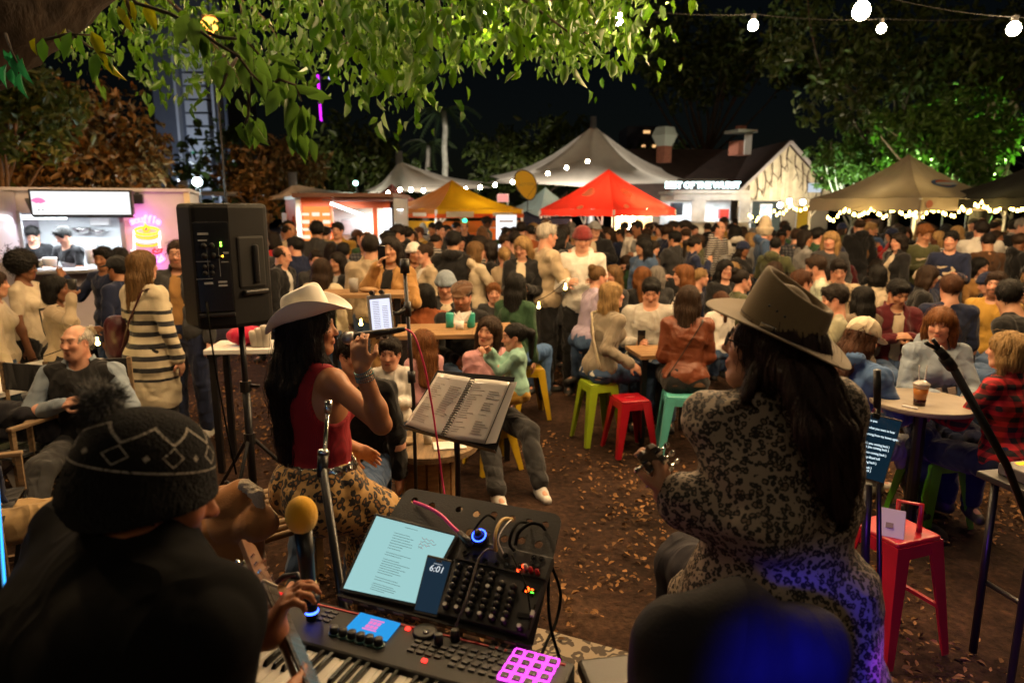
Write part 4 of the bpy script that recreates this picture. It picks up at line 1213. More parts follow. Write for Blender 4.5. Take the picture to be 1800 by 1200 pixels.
 mb = MB(); mb.box((L((sx0 + sx1) / 2), dp - .12, 1.5), (sx1 - sx0 + .5, .03, 2.0 - .4)); mb.build('back_panel', it, root)
 tb = MB(); tb.box((L(xat(75, 400, Y + 1.2)), .9, zs1 - .06), (.7, .12, .05)); tb.build('tube_lamp', M['whitetube'], root)
 lamp('kitchen_light', (L((sx0 + sx1) / 2), .7, zs1 - .1), (.86, .95, 1), 60, kind='AREA', size=(1.2, .5), target=(L((sx0 + sx1) / 2), .7, 0), parent=root)
 lamp('counter_light', (L((sx0 + sx1) / 2), -.3, zs1 - .05), (.9, .92, 1), 5, kind='AREA', size=(1.2, .2), target=(L((sx0 + sx1) / 2), -.8, 0), parent=root)
 # neon: souffle word, cup cake tower, lips
 npk = emi('neon_pink_white', (1, .22, .9), 3.2); nor = emi('neon_orange', (1, .25, .015), 2.6); nyl = emi('neon_yellow', (1, .55, .03), 2.2); nrd = emi('neon_red', (1, .03, .04), 2.5); nwh = emi('neon_white', (1, .75, .7), 2.6)
 g = thing('neon_sign', 'pink and orange neon sign of a souffle in a cup under the word souffle', 'neon sign', (0, 0, 0))
 yn = Y - .07
 def N_(x, y): return PW(x, y, yn)
 word = 'souffle'
 for i, ch in enumerate(word):
  t = i / 6 - .5; p = N_(255 + t * 46, 386 - 6 * cos(t * 2.6) + 5)
  text_obj('neon_letter', ch, .125, npk, g, MT(p) @ MR(TR, 4, 'Z') @ MR(t * .7, 4, 'Y') @ MR(PI / 2, 4, 'X'), .012, bold=.006)
 def ntube(nm, pts, m, r=.014): mb = MB(); mb.tube([N_(*q) for q in pts], r, 8); return mb.build(nm, m, g, True)
 def ell(cx_, cy_, rx, ry, a0=0, a1=360, n=24): return [(cx_ + rx * cos(rad(a0 + (a1 - a0) * i / n)), cy_ + ry * sin(rad(a0 + (a1 - a0) * i / n))) for i in range(n + 1)]
 ntube('neon_tube', ell(258, 406, 21, 6.5), nyl); ntube('neon_tube', ell(258, 412, 21, 6.5, 0, 180), nor); ntube('neon_tube', ell(257, 402, 5, 5), nor); ntube('cherry', [(256, 401), (258, 402)], nrd, .022)
 ntube('neon_tube', [(236, 405), (236, 440), (232, 440), (230, 447)], nwh); ntube('neon_tube', [(280, 406), (281, 420), (279, 426), (281, 436)], nwh)
 ntube('neon_tube', ell(258, 420, 20, 5.5, 0, 180), nwh); ntube('neon_tube', ell(258, 427, 20, 5.5, 0, 180), nor)
 ntube('neon_tube', [(256, 397), (254, 390)], nyl, .01)
 ntube('lips', [(268, 441), (272, 438), (276, 441), (281, 437), (285, 437), (283, 443), (276, 446), (270, 444), (268, 441)], nrd, .014)
 ntube('neon_tube', [(273, 457), (277, 451), (280, 458), (284, 449), (288, 455), (281, 460), (275, 459)], npk, .018)
 lamp('neon_light_pink', N_(258, 388) - Vc((0, .12, 0)), (1, .2, .8), 3.2, .08); lamp('neon_light_orange', N_(258, 418) - Vc((0, .15, 0)), (1, .33, .06), 3.5, .1); lamp('neon_light_pink', N_(280, 455) - Vc((0, .12, 0)), (1, .15, .9), 2.5, .06)
 # small flood lamp on the wall
 q = PL(243, 350, Y); mb = MB(); mb.box((L(q.x), -.1, q.z), (.14, .12, .12)); mb.box((L(q.x), -.03, q.z + .06), (.05, .1, .04)); mb.build('wall_lamp', M['blackmetal'], root, bev=.01)
 # kitchen things inside
 for (px, py, r, lab, nm) in ((143, 400, .13, 'steel mixing bowl hanging on the truck kitchen wall', 'mixing_bowl'), (172, 404, .1, 'small steel colander hanging right of the mixing bowl', 'colander')):
  p = PW(px, py, Y + 1.7); mb = MB(); mb.lathe([(.02, -r * .75), (r * .6, -r * .6), (r * .9, -r * .25), (r, 0), (r * .96, 0), (r * .5, -r * .5)], 20)
  o = mb.build(nm, M['chrome'], None, True); o.location = p; tagit(o, lab, 'bowl')
 p = PW(176, 388, Y + 1.7); mb = MB(); mb.box(p, (.26, .12, .14), Rz(21)); o = mb.build('microwave_oven', M['white'], None, bev=.01); tagit(o, 'white box oven high on the kitchen wall inside the souffle truck', 'oven')
 for k, (px, py, w_, h_, c, lab) in enumerate([(70, 462, .11, .09, (.75, .75, .73), 'white tub at the left end of the truck counter'), (88, 460, .16, .11, (.8, .8, .78), 'wider white tub beside the small one on the truck counter'), (160, 450, .13, .2, (.7, .72, .72), 'clear plastic container standing on the truck counter'), (170, 456, .07, .14, (.02, .3, .08), 'green bottle on the truck counter')]):
  p = PW(px, py, Y - .05); mb = MB(); mb.lathe([(w_ * .42, -h_ / 2), (w_ * .5, h_ * .3), (w_ * .5, h_ / 2), (w_ * .46, h_ / 2)], 14)
  o = mb.build('tub' if k < 3 else 'bottle', M['gloss'], None, True, col=c); o.location = p; tagit(o, lab, 'tub' if k < 3 else 'bottle')
souffle_truck()
def orange_truck():
 Y = 14.0
 root = thing('food_truck', 'orange and white food trailer with a brightly lit serving window', 'food truck', fr_at(580, Y))
 bx = P(580, 400, Y).x; L = lambda px, py=400, YY=Y: P(px, py, YY).x - bx
 om = mat('orange_panel', (.55, .09, .02), rough=.45, var=.1); zt = zat(580, 347, Y)
 xl, xm, xr = L(472), L(527), L(692)
 # left end panel set at an angle, front with window
 dp = 2.0
 mb = MB(); mb.add([(xl, 1.2, .35), (xm, 0, .35), (xm, 0, zt), (xl, 1.2, zt)], [(0, 1, 2, 3)]); mb.build('end_panel', om, root, solid=.04)
 mb = MB(); mb.box((xm, -.02, zt / 2 + .2), (.09, .09, zt - .35)); mb.build('corner_post', M['white'], root, bev=.01)
 mb = MB(); mb.bar((xl, 1.2, zt), (xm, 0, zt), .07, .07); mb.build('edge_trim', M['white'], root)
 z0, z1 = zat(600, 446, Y), zat(600, 366, Y); wx0, wx1 = L(590), L(655)
 mb = MB()
 mb.box(((xm + wx0) / 2, .03, zt / 2 + .2), (wx0 - xm - .1, .06, zt - .4)); mb.build('menu_wall', om, root)
 mb = MB(); mb.box(((xm + wx0) / 2, -.04, (z0 + z1) / 2 + .06), (wx0 - xm - .2, .02, z1 - z0 - .05)); mb.build('menu_board', emi('menu_glow', (1, .30, .07), .95), root)
 for i in range(5):
  tb = MB(); zz = z1 - .12 - i * .15
  for j in range(3): tb.box(((xm + wx0) / 2 - .22 + j * .21, -.055, zz), (.15, .006, .05 + .02 * ((i + j) % 2)))
  tb.build('menu_print', emi('menu_print_glow%d' % i, (1, .85, .65), .95), root)
 mb = MB(); mb.box(((wx0 + xr) / 2, .03, (z0 + .35) / 2), (xr - wx0, .06, z0 - .35)); mb.box(((wx0 + xr) / 2, .03, (z1 + zt) / 2), (xr - wx0, .06, zt - z1)); mb.box((xr - .06, .03, (z0 + z1) / 2), (.12, .06, z1 - z0)); mb.box((L(660), .03, (z0 + z1) / 2), (.09, .06, z1 - z0)); mb.build('front_wall', om, root)
 mb = MB(); mb.box((0, dp, zt / 2 + .2), (xr - xm, .06, zt - .4)); mb.box((xr - .03, dp / 2, zt / 2 + .2), (.06, dp, zt - .4)); mb.build('rear_wall', mat('inner_white', (.7, .72, .72), rough=.4), root)
 mb = MB(); mb.box(((xm + xr) / 2, dp / 2 - .1, zt + .04), (xr - xm + .1, dp + .3, .08)); mb.build('roof', mat('roof_brown', (.2, .09, .06), rough=.5), root)
 mb = MB(); mb.box(((wx0 + xr) / 2, -.45, zt - .06), (xr - wx0, .9, .04)); mb.build('awning', mat('awning_plum', (.16, .05, .05), rough=.6), root)
 mb = MB(); mb.box(((wx0 + xr) / 2, -.15, z0), (xr - wx0, .4, .05)); mb.build('counter', M['steel'], root)
 mb = MB(); mb.box(((wx0 + xr) / 2, -.02, z0 - .12), (xr - wx0, .03, .14)); mb.build('red_band', mat('red_band', (.5, .03, .02), rough=.5), root)
 mb = MB(); mb.box((L(683), -.06, (z0 + z1) / 2 - .02), (.16, .03, .95)); mb.build('lit_poster', emi('poster_glow', (.95, .97, 1), 1.6), root)
 mb = MB(); mb.bar((L(590), -.3, zt - .12), (L(640), -.1, zt - .35), .05); mb.build('flood_lamp', emi('flood_glow', (1, .97, .9), 9), root)
 lamp('truck_interior_light', ((wx0 + xr) / 2, .9, z1 - .02), (.9, .96, 1), 80, kind='AREA', size=(1.2, .8), target=((wx0 + xr) / 2, .9, 0), parent=root)
 lamp('truck_front_light', ((xm + xr) / 2 - .4, -.7, zt - .15), (1, .9, .75), 55, kind='AREA', size=(1.2, .2), target=((xm + xr) / 2 - .4, -.5, 0), parent=root)
 # printed cup logo on the end panel
 pm = mat('pale_print', (.45, .28, .2), rough=.6)
 for (px, py, w_, h_) in ((500, 385, .2, .26), (506, 402, .26, .22), (496, 420, .24, .2)):
  p = P(px, py, Y + .55); mb = MB(); mb.bar((p.x - bx - w_ / 2 + .02, .62 + .13, p.z), (p.x - bx + w_ / 2, .62 - .13, p.z), .012, h_); o = mb.build('print_mark', pm, root); o.location.y -= .09
 # things on the counter
 for k, (px, c, h_, lab) in enumerate([(612, (.8, .3, .03), .2, 'orange squeeze bottle on the orange truck counter'), (640, (.75, .75, .72), .16, 'stack of pale cups on the orange truck counter'), (603, (.55, .57, .55), .24, 'tall steel shaker on the orange truck counter')]):
  p = P(px, 441, Y - .15); mb = MB(); mb.lathe([(.05, 0), (.055, h_ * .7), (.02, h_ * .85), (.015, h_)] if k != 1 else [(.045, 0), (.06, h_)], 12)
  o = mb.build(('squeeze_bottle', 'cup_stack', 'shaker')[k], M['gloss'], None, True, col=c); o.location = (p.x, p.y, z0 + .03); tagit(o, lab, ('bottle', 'cups', 'shaker')[k])
 s = MB(); s.box((0, 0, 0), (.5, .3, .35)); o = s.build('coffee_machine', M['steel'], None, bev=.02); p = P(622, 400, Y + 1.6); o.location = (p.x, p.y, z0 + .5); tagit(o, 'steel coffee machine at the back of the orange truck', 'coffee machine')
orange_truck()
def gazebo(label, px, Y, rot, size, ze, zp, colA, colB=None, val=.28, legs=True, fabric='canvas', name='gazebo', sagv=.1, x=None):
 p = P(px, 370, Y)
 root = thing(name, label, 'market tent', (p.x, p.y, 0), rad(rot))
 h = size / 2; n = 10
 cs = [(-h, -h), (h, -h), (h, h), (-h, h)]
 for k in range(4):
  (ax, ay), (bx, by) = cs[k], cs[(k + 1) % 4]; V = []; F = []
  for i in range(n + 1):
   for j in range(n + 1):
    t = i / n; u = j / n
    q = Vc((ax + (bx - ax) * u, ay + (by - ay) * u, ze)) * 1.0
    q = Vc((q.x * (1 - t), q.y * (1 - t), ze + (zp - ze) * t - sagv * sin(PI * t) * (1 + .5 * sin(PI * u)) - .02 * sin(u * 19 + k)))
    V.append(q)
  for i in range(n):
   for j in range(n):
    a = i * (n + 1) + j; F.append((a, a + 1, a + n + 2, a + n + 1))
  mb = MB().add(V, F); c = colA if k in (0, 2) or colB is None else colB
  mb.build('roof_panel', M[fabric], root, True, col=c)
  V = []; F = []; m = 16
  for j in range(m + 1):
   u = j / m; sc = .025 * abs(sin(u * PI * 6)); qx, qy = ax + (bx - ax) * u, ay + (by - ay) * u
   V += [(qx, qy, ze), (qx * 1.004, qy * 1.004, ze - val + sc)]
  for j in range(m): F.append((2 * j, 2 * j + 2, 2 * j + 3, 2 * j + 1))
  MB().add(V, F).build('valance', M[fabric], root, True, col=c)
 for k in range(4):
  ax, ay = cs[k]; mb = MB(); mb.bar((ax * .985, ay * .985, 0), (ax * .985, ay * .985, ze - .02), .05)
  mb.bar((ax * .985, ay * .985, ze - .5), (ax * .72, ay * .985, ze - .1), .025)
  mb.build('leg', M['white'], root)
 return root
def sail(label, mast_px, mast_y, Y, edge, col, mh=None):
 """tensile canopy from a mast peak down to a low edge line in the photo"""
 m = P(*mast_px, Y); base = Vc((m.x, m.y, 0))
 root = thing('shade_sail', label, 'shade sail', base)
 top = P(mast_px[0], mast_y, Y).z
 mb = MB(); mb.tube([(0, 0, 0), (0, 0, top)], [.16, .13], 12); mb.build('mast', M['steel'], root, True)
 pk = Vc((0, 0, top - .35)); n = 14
 V = [pk]; ring = []
 low = [P(x, y, yy) - base for x, y, yy in edge]
 lowd = []
 for a, b in zip(low, low[1:] + low[:1]):
  for i in range(6): t = i / 6; q = a.lerp(b, t); c = (sum(low, Vc())) / len(low); q = q + (c - q) * .12 * sin(PI * t); lowd.append(q)
 V = []; F = []; m_ = len(lowd)
 for i in range(n + 1):
  t = i / n
  for q in lowd:
   p = pk.lerp(q, t); p.z -= (pk.z - q.z) * .22 * sin(PI * t) ; V.append(p)
 for i in range(n):
  for j in range(m_): F.append((i * m_ + j, i * m_ + (j + 1) % m_, (i + 1) * m_ + (j + 1) % m_, (i + 1) * m_ + j))
 MB().add(V, F).build('membrane', M['canvas'], root, True, col=col)
 for q in low[::1]:
  pass
 return root
SAILC = (.62, .57, .50)
sail('pale tent sail peaking at the tall steel mast behind the red tent', (1041, 300), 205, 30, [(850, 322, 27), (1020, 328, 26.0), (1195, 322, 27), (1230, 312, 33), (1050, 300, 36), (860, 310, 33)], SAILC)
sail('pale tent sail on the short mast above the orange truck', (702, 300), 266, 26, [(636, 342, 23), (740, 338, 22.5), (868, 330, 24), (850, 320, 29), (720, 315, 30), (640, 335, 27)], SAILC)
sail('small pale tent sail left of the short mast', (514, 310), 303, 22, [(470, 352, 20), (560, 350, 20), (645, 346, 21), (640, 340, 24), (520, 335, 25), (470, 345, 23)], SAILC)
sail('distant white tent sail beside the white floodlight', (322, 330), 318, 20, [(296, 340, 18.5), (330, 342, 18.5), (420, 345, 19), (420, 338, 22), (330, 335, 22)], (.5, .55, .6))
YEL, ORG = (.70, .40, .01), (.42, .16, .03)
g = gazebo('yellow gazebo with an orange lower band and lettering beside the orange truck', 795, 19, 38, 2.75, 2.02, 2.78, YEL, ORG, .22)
ob = g.location
def banner(g, label_parts, corner_a, corner_b, z0, z1, name, m, off=.03, col=None):
 a = Vc(corner_a); b = Vc(corner_b); nrm = Vc((b.y - a.y, -(b.x - a.x))).normalized() * off
 V = [(a.x + nrm.x, a.y + nrm.y, z0), (b.x + nrm.x, b.y + nrm.y, z0), (b.x + nrm.x, b.y + nrm.y, z1), (a.x + nrm.x, a.y + nrm.y, z1)]
 return MB().add(V, [(0, 1, 2, 3)]).build(name, m, g, solid=.008, col=col)
h = 2.75 / 2
for k, (a, b) in enumerate((((-h, h), (-h, -h)), ((-h, -h), (h, -h)))):
 banner(g, '', a, b, 1.80, 1.90, 'orange_band', M['canvas'], .03, (.75, .13, .02))
 banner(g, '', (a[0] * .96, a[1] * .96), (b[0] * .96, b[1] * .96), 1.42, 1.72, 'half_wall_banner', M['canvas'], .02, YEL if k == 0 else (.6, .2, .03))
 banner(g, '', (a[0] * .94, a[1] * .94), (b[0] * .94, b[1] * .94), .0, 1.40, 'side_wall', M['canvas'], .0, (.5, .5, .48) if k == 0 else (.6, .16, .03))
 t0, t1 = (.15, .45) if k == 0 else (.1, .4)
 A = Vc(a).lerp(Vc(b), t0); B = Vc(a).lerp(Vc(b), t1); banner(g, '', A, B, 1.82, 1.96, 'print_patch', M['canvas'], .045, (.75, .7, .6))
 A = Vc(a).lerp(Vc(b), .62); B = Vc(a).lerp(Vc(b), .86); banner(g, '', A, B, 1.84, 1.93, 'print_patch', M['canvas'], .045, (.75, .7, .6))
# lit things inside and beside the yellow tent
pp = P(725, 425, 17.2)
def board(label, px, py, Y, w, hgt, m, name='menu_board', depth=.05, legs=True, cat='sign', rot=0):
 p = P(px, py, Y); root = thing(name, label, cat, (p.x, p.y, 0), rot)
 mb = MB(); mb.box((0, 0, p.z), (w, depth, hgt)); mb.build('frame', M['white'], root)
 mb = MB(); mb.box((0, -depth / 2 - .004, p.z), (w * .94, .006, hgt * .94)); mb.build('panel', m, root)
 if legs:
  for s in (-1, 1): mb = MB(); mb.bar((s * w * .4, .02, 0), (s * w * .4, .02, p.z - hgt / 2), .04); mb.build('leg', M['steel'], root)
 return root
b = board('brightly lit white menu board at the right corner of the yellow tent', 890, 410, 17.5, .53, .95, emi('menu_white_glow', (.95, .97, 1), 1.25))
for i in range(4):
 mb = MB(); z = P(890, 410, 17.5).z; mb.box((0, -.034, z + .3 - i * .19), (.36 - .05 * (i % 2), .004, .05)); mb.build('menu_print', mat('menu_print%d' % i, (.45, .3, .2)), b)
b = board('orange printed banner stall front under the brown side of the yellow tent', 838, 425, 18.0, 1.5, .75, emi('orange_banner_glow', (.8, .14, .02), .55), 'stall_banner')
for i in range(5):
 z = P(838, 425, 18).z; mb = MB(); mb.box((-.5 + i * .25, -.036, z - .05 + .05 * (i % 2)), (.15, .004, .2)); mb.build('cartoon_print', mat('banner_print%d' % i, (.6, .5, .45)), b)
lamp('yellow_tent_light', P(835, 398, 18.6), (1, .75, .42), 40, .1); lamp('yellow_tent_light', P(760, 410, 17), (.9, .95, 1), 24, .1); lamp('yellow_tent_light', P(700, 400, 15.8), (1, .85, .5), 45, .2)
gs = MB(); gs.ball((0, 0, 0), .06, 8, 6); o = gs.build('exit_lamp', emi('green_lamp_glow', (.05, .9, .45), 3)); o.location = P(817, 388, 17.6); tagit(o, 'small green lamp hanging under the yellow tent', 'lamp')
# red mushroom-spotted tent
RED = (.80, .045, .022)
g = gazebo('red gazebo with pale round spots glowing from the bulbs inside', 1068, 20, 42, 2.75, 2.02, 3.12, RED, RED, .2, sagv=.05)
spm = mat('spot_cream', (.9, .74, .4), rough=.8, trans=.5)
h = 2.75 / 2
for (face, u, t, r) in ((0, .42, .46, .19), (3, .45, .46, .19), (0, .2, .05, .1), (3, .55, .05, .1)):
 (ax, ay), (bx, by) = [(-h, -h), (h, -h), (h, h), (-h, h)][face], [(-h, -h), (h, -h), (h, h), (-h, h)][(face + 1) % 4]
 def sp(u_, t_): return Vc(((ax + (bx - ax) * u_) * (1 - t_), (ay + (by - ay) * u_) * (1 - t_), 2.02 + 1.1 * t_ - .05 * sin(PI * t_) * (1 + .5 * sin(PI * u_)) - .02 * sin(u_ * 19 + face) + .022))
 mb = MB(); V = [sp(u, t)]; F = []
 for k in range(24): a = 2 * PI * k / 24; V.append(sp(u + r / 2.75 * cos(a) / (1 - t), t + r / 1.76 * sin(a)))
 F = [(0, 1 + k, 1 + (k + 1) % 24) for k in range(24)]
 mb.add(V, F).build('spot', spm, g)
for i, (px, py) in enumerate(((1085, 372), (1100, 377), (1118, 374), (1135, 372), (1158, 373), (1092, 385), (1112, 386), (1085, 395), (1105, 400))):
 o = link('pendant_bulb', bulb_mesh(.06, M['bulbhot'])); o.location = P(px, py, 19.6 + .15 * (i % 3)); tagit(o, 'bright round bulb hanging inside the red tent', 'bulb', 'bulbs inside the red tent')
lamp('red_tent_light', P(1110, 384, 19.4), (1, .66, .34), 95, .25); lamp('red_tent_light', P(1060, 380, 20), (1, .7, .4), 40, .2)
b = board('pale lit counter board under the red tent', 1110, 410, 20.6, 1.2, 1.0, mat('counter_cream', (.7, .55, .3), rough=.6), 'stall_counter', cat='stall counter')
# feather flag and small tents behind
def feather():
 p = P(925, 340, 21); root = thing('feather_flag', 'yellow teardrop flag with dark edge and faded lettering', 'flag', (p.x, p.y, 0), 0)
 z0, z1 = zat(925, 345, 21), zat(925, 306, 21)
 poly = []
 for i in range(28):
  a = 2 * PI * i / 28; poly.append(((.30 + .06 * sin(a)) * cos(a) - .10 * sin(a), .42 * sin(a)))
 Mx = MT((0, 0, (z0 + z1) / 2)) @ MR(PI / 2, 4, 'X')
 MB().prism([(x * 1.1, y * 1.08) for x, y in poly], -.008, .004, Mx).build('border', M['black'], root)
 MB().prism(poly, .006, .012, Mx).build('cloth', mat('flag_yellow', (.75, .5, .02), rough=.7, trans=.3, emit=None), root)
 text_obj('lettering', 'ROTTEN', .12, mat('flag_ink', (.35, .25, .05)), root, Mx @ MT((0, .02, .016)) @ MR(.06, 4, 'Z'), .001)
 MB().tube([(-.02, 0, 0), (.05, 0, z0), (.38, 0, (z0 + z1) / 2 + .1)], .015, 6).build('pole', M['blackmetal'], root)
feather()
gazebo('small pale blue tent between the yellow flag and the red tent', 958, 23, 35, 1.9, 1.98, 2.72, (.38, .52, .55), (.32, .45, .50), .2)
gazebo('dull plum tent peeking out behind the yellow gazebo', 690, 21, 40, 2.1, 2.05, 2.75, (.16, .05, .05), None, .2)
gazebo('dark navy tent side behind the lit menu board', 925, 20.5, 20, 2.0, 1.75, 1.95, (.015, .02, .06), None, .9)
b = board('small pink and white framed sign above the yellow tent', 884, 348, 22, .36, .25, emi('pink_sign_glow', (1, .35, .3), .8), 'hanging_sign', legs=True)
def wurst_truck():
 Y = 22.0; root = thing('food_truck', 'white tiled food truck with a glowing rooftop letter sign', 'food truck', fr_at(1252, Y))
 bx = P(1252, 400, Y).x; L = lambda px, YY=Y: P(px, 370, YY).x - bx
 zt = zat(1250, 340, Y); z0, z1 = zat(1250, 390, Y), zat(1250, 352, Y)
 ws = mat('truck_white', (.55, .53, .48), rough=.5, var=.35, vscale=2.2, bump=.05); x0, x1 = L(1184), L(1318); a, b, c, d = L(1188), L(1216), L(1240), L(1300)
 mb = MB()
 for (xa, xb, za, zb) in ((x0, x1, .4, z0), (x0, x1, z1, zt), (b, c, z0, z1), (d, x1, z0, z1)): mb.box(((xa + xb) / 2, .03, (za + zb) / 2), (xb - xa, .06, zb - za))
 mb.build('body', ws, root); MB().box(((x0 + x1) / 2, 2, zt / 2 + .2), (x1 - x0, .06, zt - .4)).build('rear_wall', ws, root)
 MB().box(((x0 + x1) / 2, 1, zt + .05), (x1 - x0 + .1, 2.3, .1)).build('roof', ws, root)
 MB().box(((x0 + x1) / 2, -.2, z0), (x1 - x0, .4, .05)).build('counter', M['steel'], root)
 MB().box(((a + b) / 2, 1.0, z0 + .4), (.35, .3, .4)).build('oven', M['blackmetal'], root); MB().box((d - .35, .5, z0 + .25), (.3, .2, .3)).build('red_fryer', mat('fryer_red', (.6, .02, .02), rough=.4), root)
 lamp('truck_interior_light', ((x0 + x1) / 2, 1.0, zt - .2), (.72, .86, 1), 120, kind='AREA', size=(2, .8), target=((x0 + x1) / 2, 1.0, 0), parent=root)
 lamp('truck_front_light', ((x0 + x1) / 2, -.8, zt + .1), (.8, .9, 1), 15, kind='AREA', size=(2, .2), target=((x0 + x1) / 2, .2, 0), parent=root)
 zs = zat(1232, 326, Y); MB().box((L(1233), .06, zs), (L(1276) - L(1190) , .06, .42)).build('sign_backing', M['black'], root)
 t = text_obj('sign_letters', 'BEST OF THE WURST', .265, emi('sign_letter_glow', (.72, 1, 1), 4.5), root, MT((L(1233), .0, zs)) @ MR(PI / 2, 4, 'X'), .02, bold=.008, spacing=.93)
 return root
wurst_truck()
b = board('upright lit blue vending panel right of the letter sign truck', 1346, 375, 21, .36, .55, emi('blue_panel_glow', (.55, .8, 1), 1.3), 'vending_panel');
b = board('dark booth wall holding the lit blue panel', 1346, 385, 22.5, 1.0, 1.2, mat('booth_blue', (.05, .09, .12), rough=.6), 'booth_wall')
def house():
 Y = 29.0; p = P(1380, 330, Y); root = thing('gabled_house', 'low house with dark roof and pale timber gable decorated with bare branches', 'house', (p.x, p.y, 0))
 bx = p.x; L = lambda px, YY=Y: P(px, 330, YY).x - bx
 za = zat(1380, 255, Y); ze = zat(1380, 338, Y); hw = (L(1450) - L(1310)) / 2 + .25; xc = L(1380)
 # gable boards, each one a plank
 cb = [(.62, .56, .43), (.55, .49, .37), (.66, .60, .47)]; nb = 24; wv = 2 * hw / nb; zb = ze - .6
 bm_ = mat('gable_board', rough=.7, objcol=True, var=.2, vscale=4, bump=.1)
 for i in range(nb):
  xa = xc - hw + i * wv; xb = xa + wv * .93
  f = lambda x: ze + (za - ze) * (1 - abs(x - xc) / hw)
  o = MB().add([(xa, 0, zb), (xb, 0, zb), (xb, 0, f(xb)), (xa, 0, f(xa)), (xa, .04, zb), (xb, .04, zb), (xb, .04, f(xb)), (xa, .04, f(xa))] if not (xa < xc < xb) else [(xa, 0, zb), (xb, 0, zb), (xb, 0, f(xb)), (xa, 0, f(xa)), (xa, .04, zb), (xb, .04, zb), (xb, .04, f(xb)), (xa, .04, f(xa))],
      [(0, 1, 2, 3), (5, 4, 7, 6), (0, 3, 7, 4), (1, 5, 6, 2), (3, 2, 6, 7)]).build('plank', bm_, root, col=cb[i % 3])
 MB().box((xc, .15, zb / 2 + .2), (2 * hw, .2, zb - .4)).build('wall', mat('house_wall', (.2, .17, .13), rough=.8), root)
 for s in (-1, 1):
  MB().bar((xc + s * (hw + .25), -.25, ze - .15), (xc - s * .0, -.25, za + .1), .16, .10).build('bargeboard', mat('barge_grey%d' % s, (.35, .33, .36), rough=.6), root)
 # roof planes back from the gable and the long wing to the left
 MB().add([(xc, -.2, za + .15), (xc, 9, za + .15), (xc + hw + .3, 9, ze - .2), (xc + hw + .3, -.2, ze - .2)], [(0, 1, 2, 3)]).build('roof', M['roof'], root, solid=.08)
 MB().add([(xc, -.2, za + .15), (xc, 9, za + .15), (xc - hw - .3, 9, ze - .2), (xc - hw - .3, -.2, ze - .2)], [(3, 2, 1, 0)]).build('roof', M['roof'], root, solid=.08)
 xl = L(1120); zr = zat(1250, 262, Y + 4); MB().add([(xl, .5, ze - .3), (xc - .2, .5, ze - .3), (xc - .2, 4.5, zr), (xl, 4.5, zr)], [(0, 1, 2, 3)]).build('wing_roof', M['roof'], root, solid=.08)
 MB().box(((xl + xc) / 2, 1.0, ze / 2), (xc - xl - .3, .2, ze - .5)).build('wing_wall', mat('wing_wall', (.1, .08, .06), rough=.8), root)
 r = random.Random(9)                # decorative branches
 bkm = mat('branch_dark', (.06, .035, .025), rough=.9)
 for i in range(11):
  x = xc + (i - 5) * hw * .16; zt_ = ze + (za - ze) * (1 - abs(x - xc) / hw) - .1; mb = MB()
  q = [Vc((x, -.06, zt_)), Vc((x + r.uniform(-.1, .1), -.08, zt_ - .4)), Vc((x + r.uniform(.0, .25), -.07, zt_ - .9 - r.random() * .3))]
  mb.tube(q, [.026, .018, .008], 6); mb.tube([q[1], q[1] + Vc((.28, -.02, -.28))], [.02, .008], 5); mb.tube([q[1].lerp(q[2], .5), q[1].lerp(q[2], .5) + Vc((-.15, 0, -.3))], [.018, .006], 5)
  mb.build('branch', bkm, root)
 # chimneys
 def chim(label, px, yb, yt, Y2, w, flare):
  c = P(px, 300, Y2); z0, z1 = zat(px, yb + 12, Y2), zat(px, yt, Y2)
  ch = thing('chimney', label, 'chimney', (c.x, c.y, 0))
  MB().box((0, 0, (z0 + z1) / 2 - .3), (w, w, z1 - z0 - .6 + .3)).build('stack', M['brick'], ch)
  if flare:
   zc = z1 - .55
   MB().add([(-w / 2, -w / 2, zc - .1), (w / 2, -w / 2, zc - .1), (w / 2, w / 2, zc - .1), (-w / 2, w / 2, zc - .1), (-w * .85, -w * .85, zc + .35), (w * .85, -w * .85, zc + .35), (w * .85, w * .85, zc + .35), (-w * .85, w * .85, zc + .35), (-w * .6, -w * .6, z1 + .15), (w * .6, -w * .6, z1 + .15), (w * .6, w * .6, z1 + .15), (-w * .6, w * .6, z1 + .15)],
      [(0, 1, 5, 4), (1, 2, 6, 5), (2, 3, 7, 6), (3, 0, 4, 7), (4, 5, 9, 8), (5, 6, 10, 9), (6, 7, 11, 10), (7, 4, 8, 11), (8, 9, 10, 11)]).build('cap', mat('chimney_cap', (.36, .42, .40), rough=.8), ch)
  else:
   MB().box((0, 0, z1 - .05), (w * 1.5, w * 1.5, .12)).build('cap', mat('chimney_cap2', (.3, .32, .3), rough=.8), ch); MB().box((0, 0, z1 + .1), (w * .5, w * .5, .2)).build('pot', M['brick'], ch)
   MB().box((.12, -w / 2 - .04, z1 - .6), (w * .55, .06, .85)).build('vent_panel', mat('vent_white', (.45, .44, .42), rough=.7), ch)
  return ch
 c1 = chim('tapered brick chimney with a flared pale cap', 1166, 268, 230, 31, .46, True); c1.rotation_euler.z = .6
 c2 = chim('squat brick chimney with a flat cap right of the flared one', 1298, 255, 230, 31, .66, False); c2.rotation_euler.z = .35
 lamp('gable_light', P(1385, 344, 27.0), (1, .82, .55), 290, .2); lamp('chimney_spill_light', P(1200, 300, 27.0), (.8, .95, .9), 22, .2)
 ww = MB(); ww.box((0, 0, 0), (.5, .05, .35)); o = ww.build('sign', emi('white_sign_glow', (.8, .9, 1), .55)); o.location = P(1432, 330, 27.5); tagit(o, 'small white lit sign at the right foot of the gable', 'sign')
house()
BEI = (.38, .31, .23)
g = gazebo('large beige gazebo with a blue and orange oval emblem', 1588, 18, 24, 3.2, 2.28, 3.38, BEI, (.27, .22, .16), .32, sagv=.12)
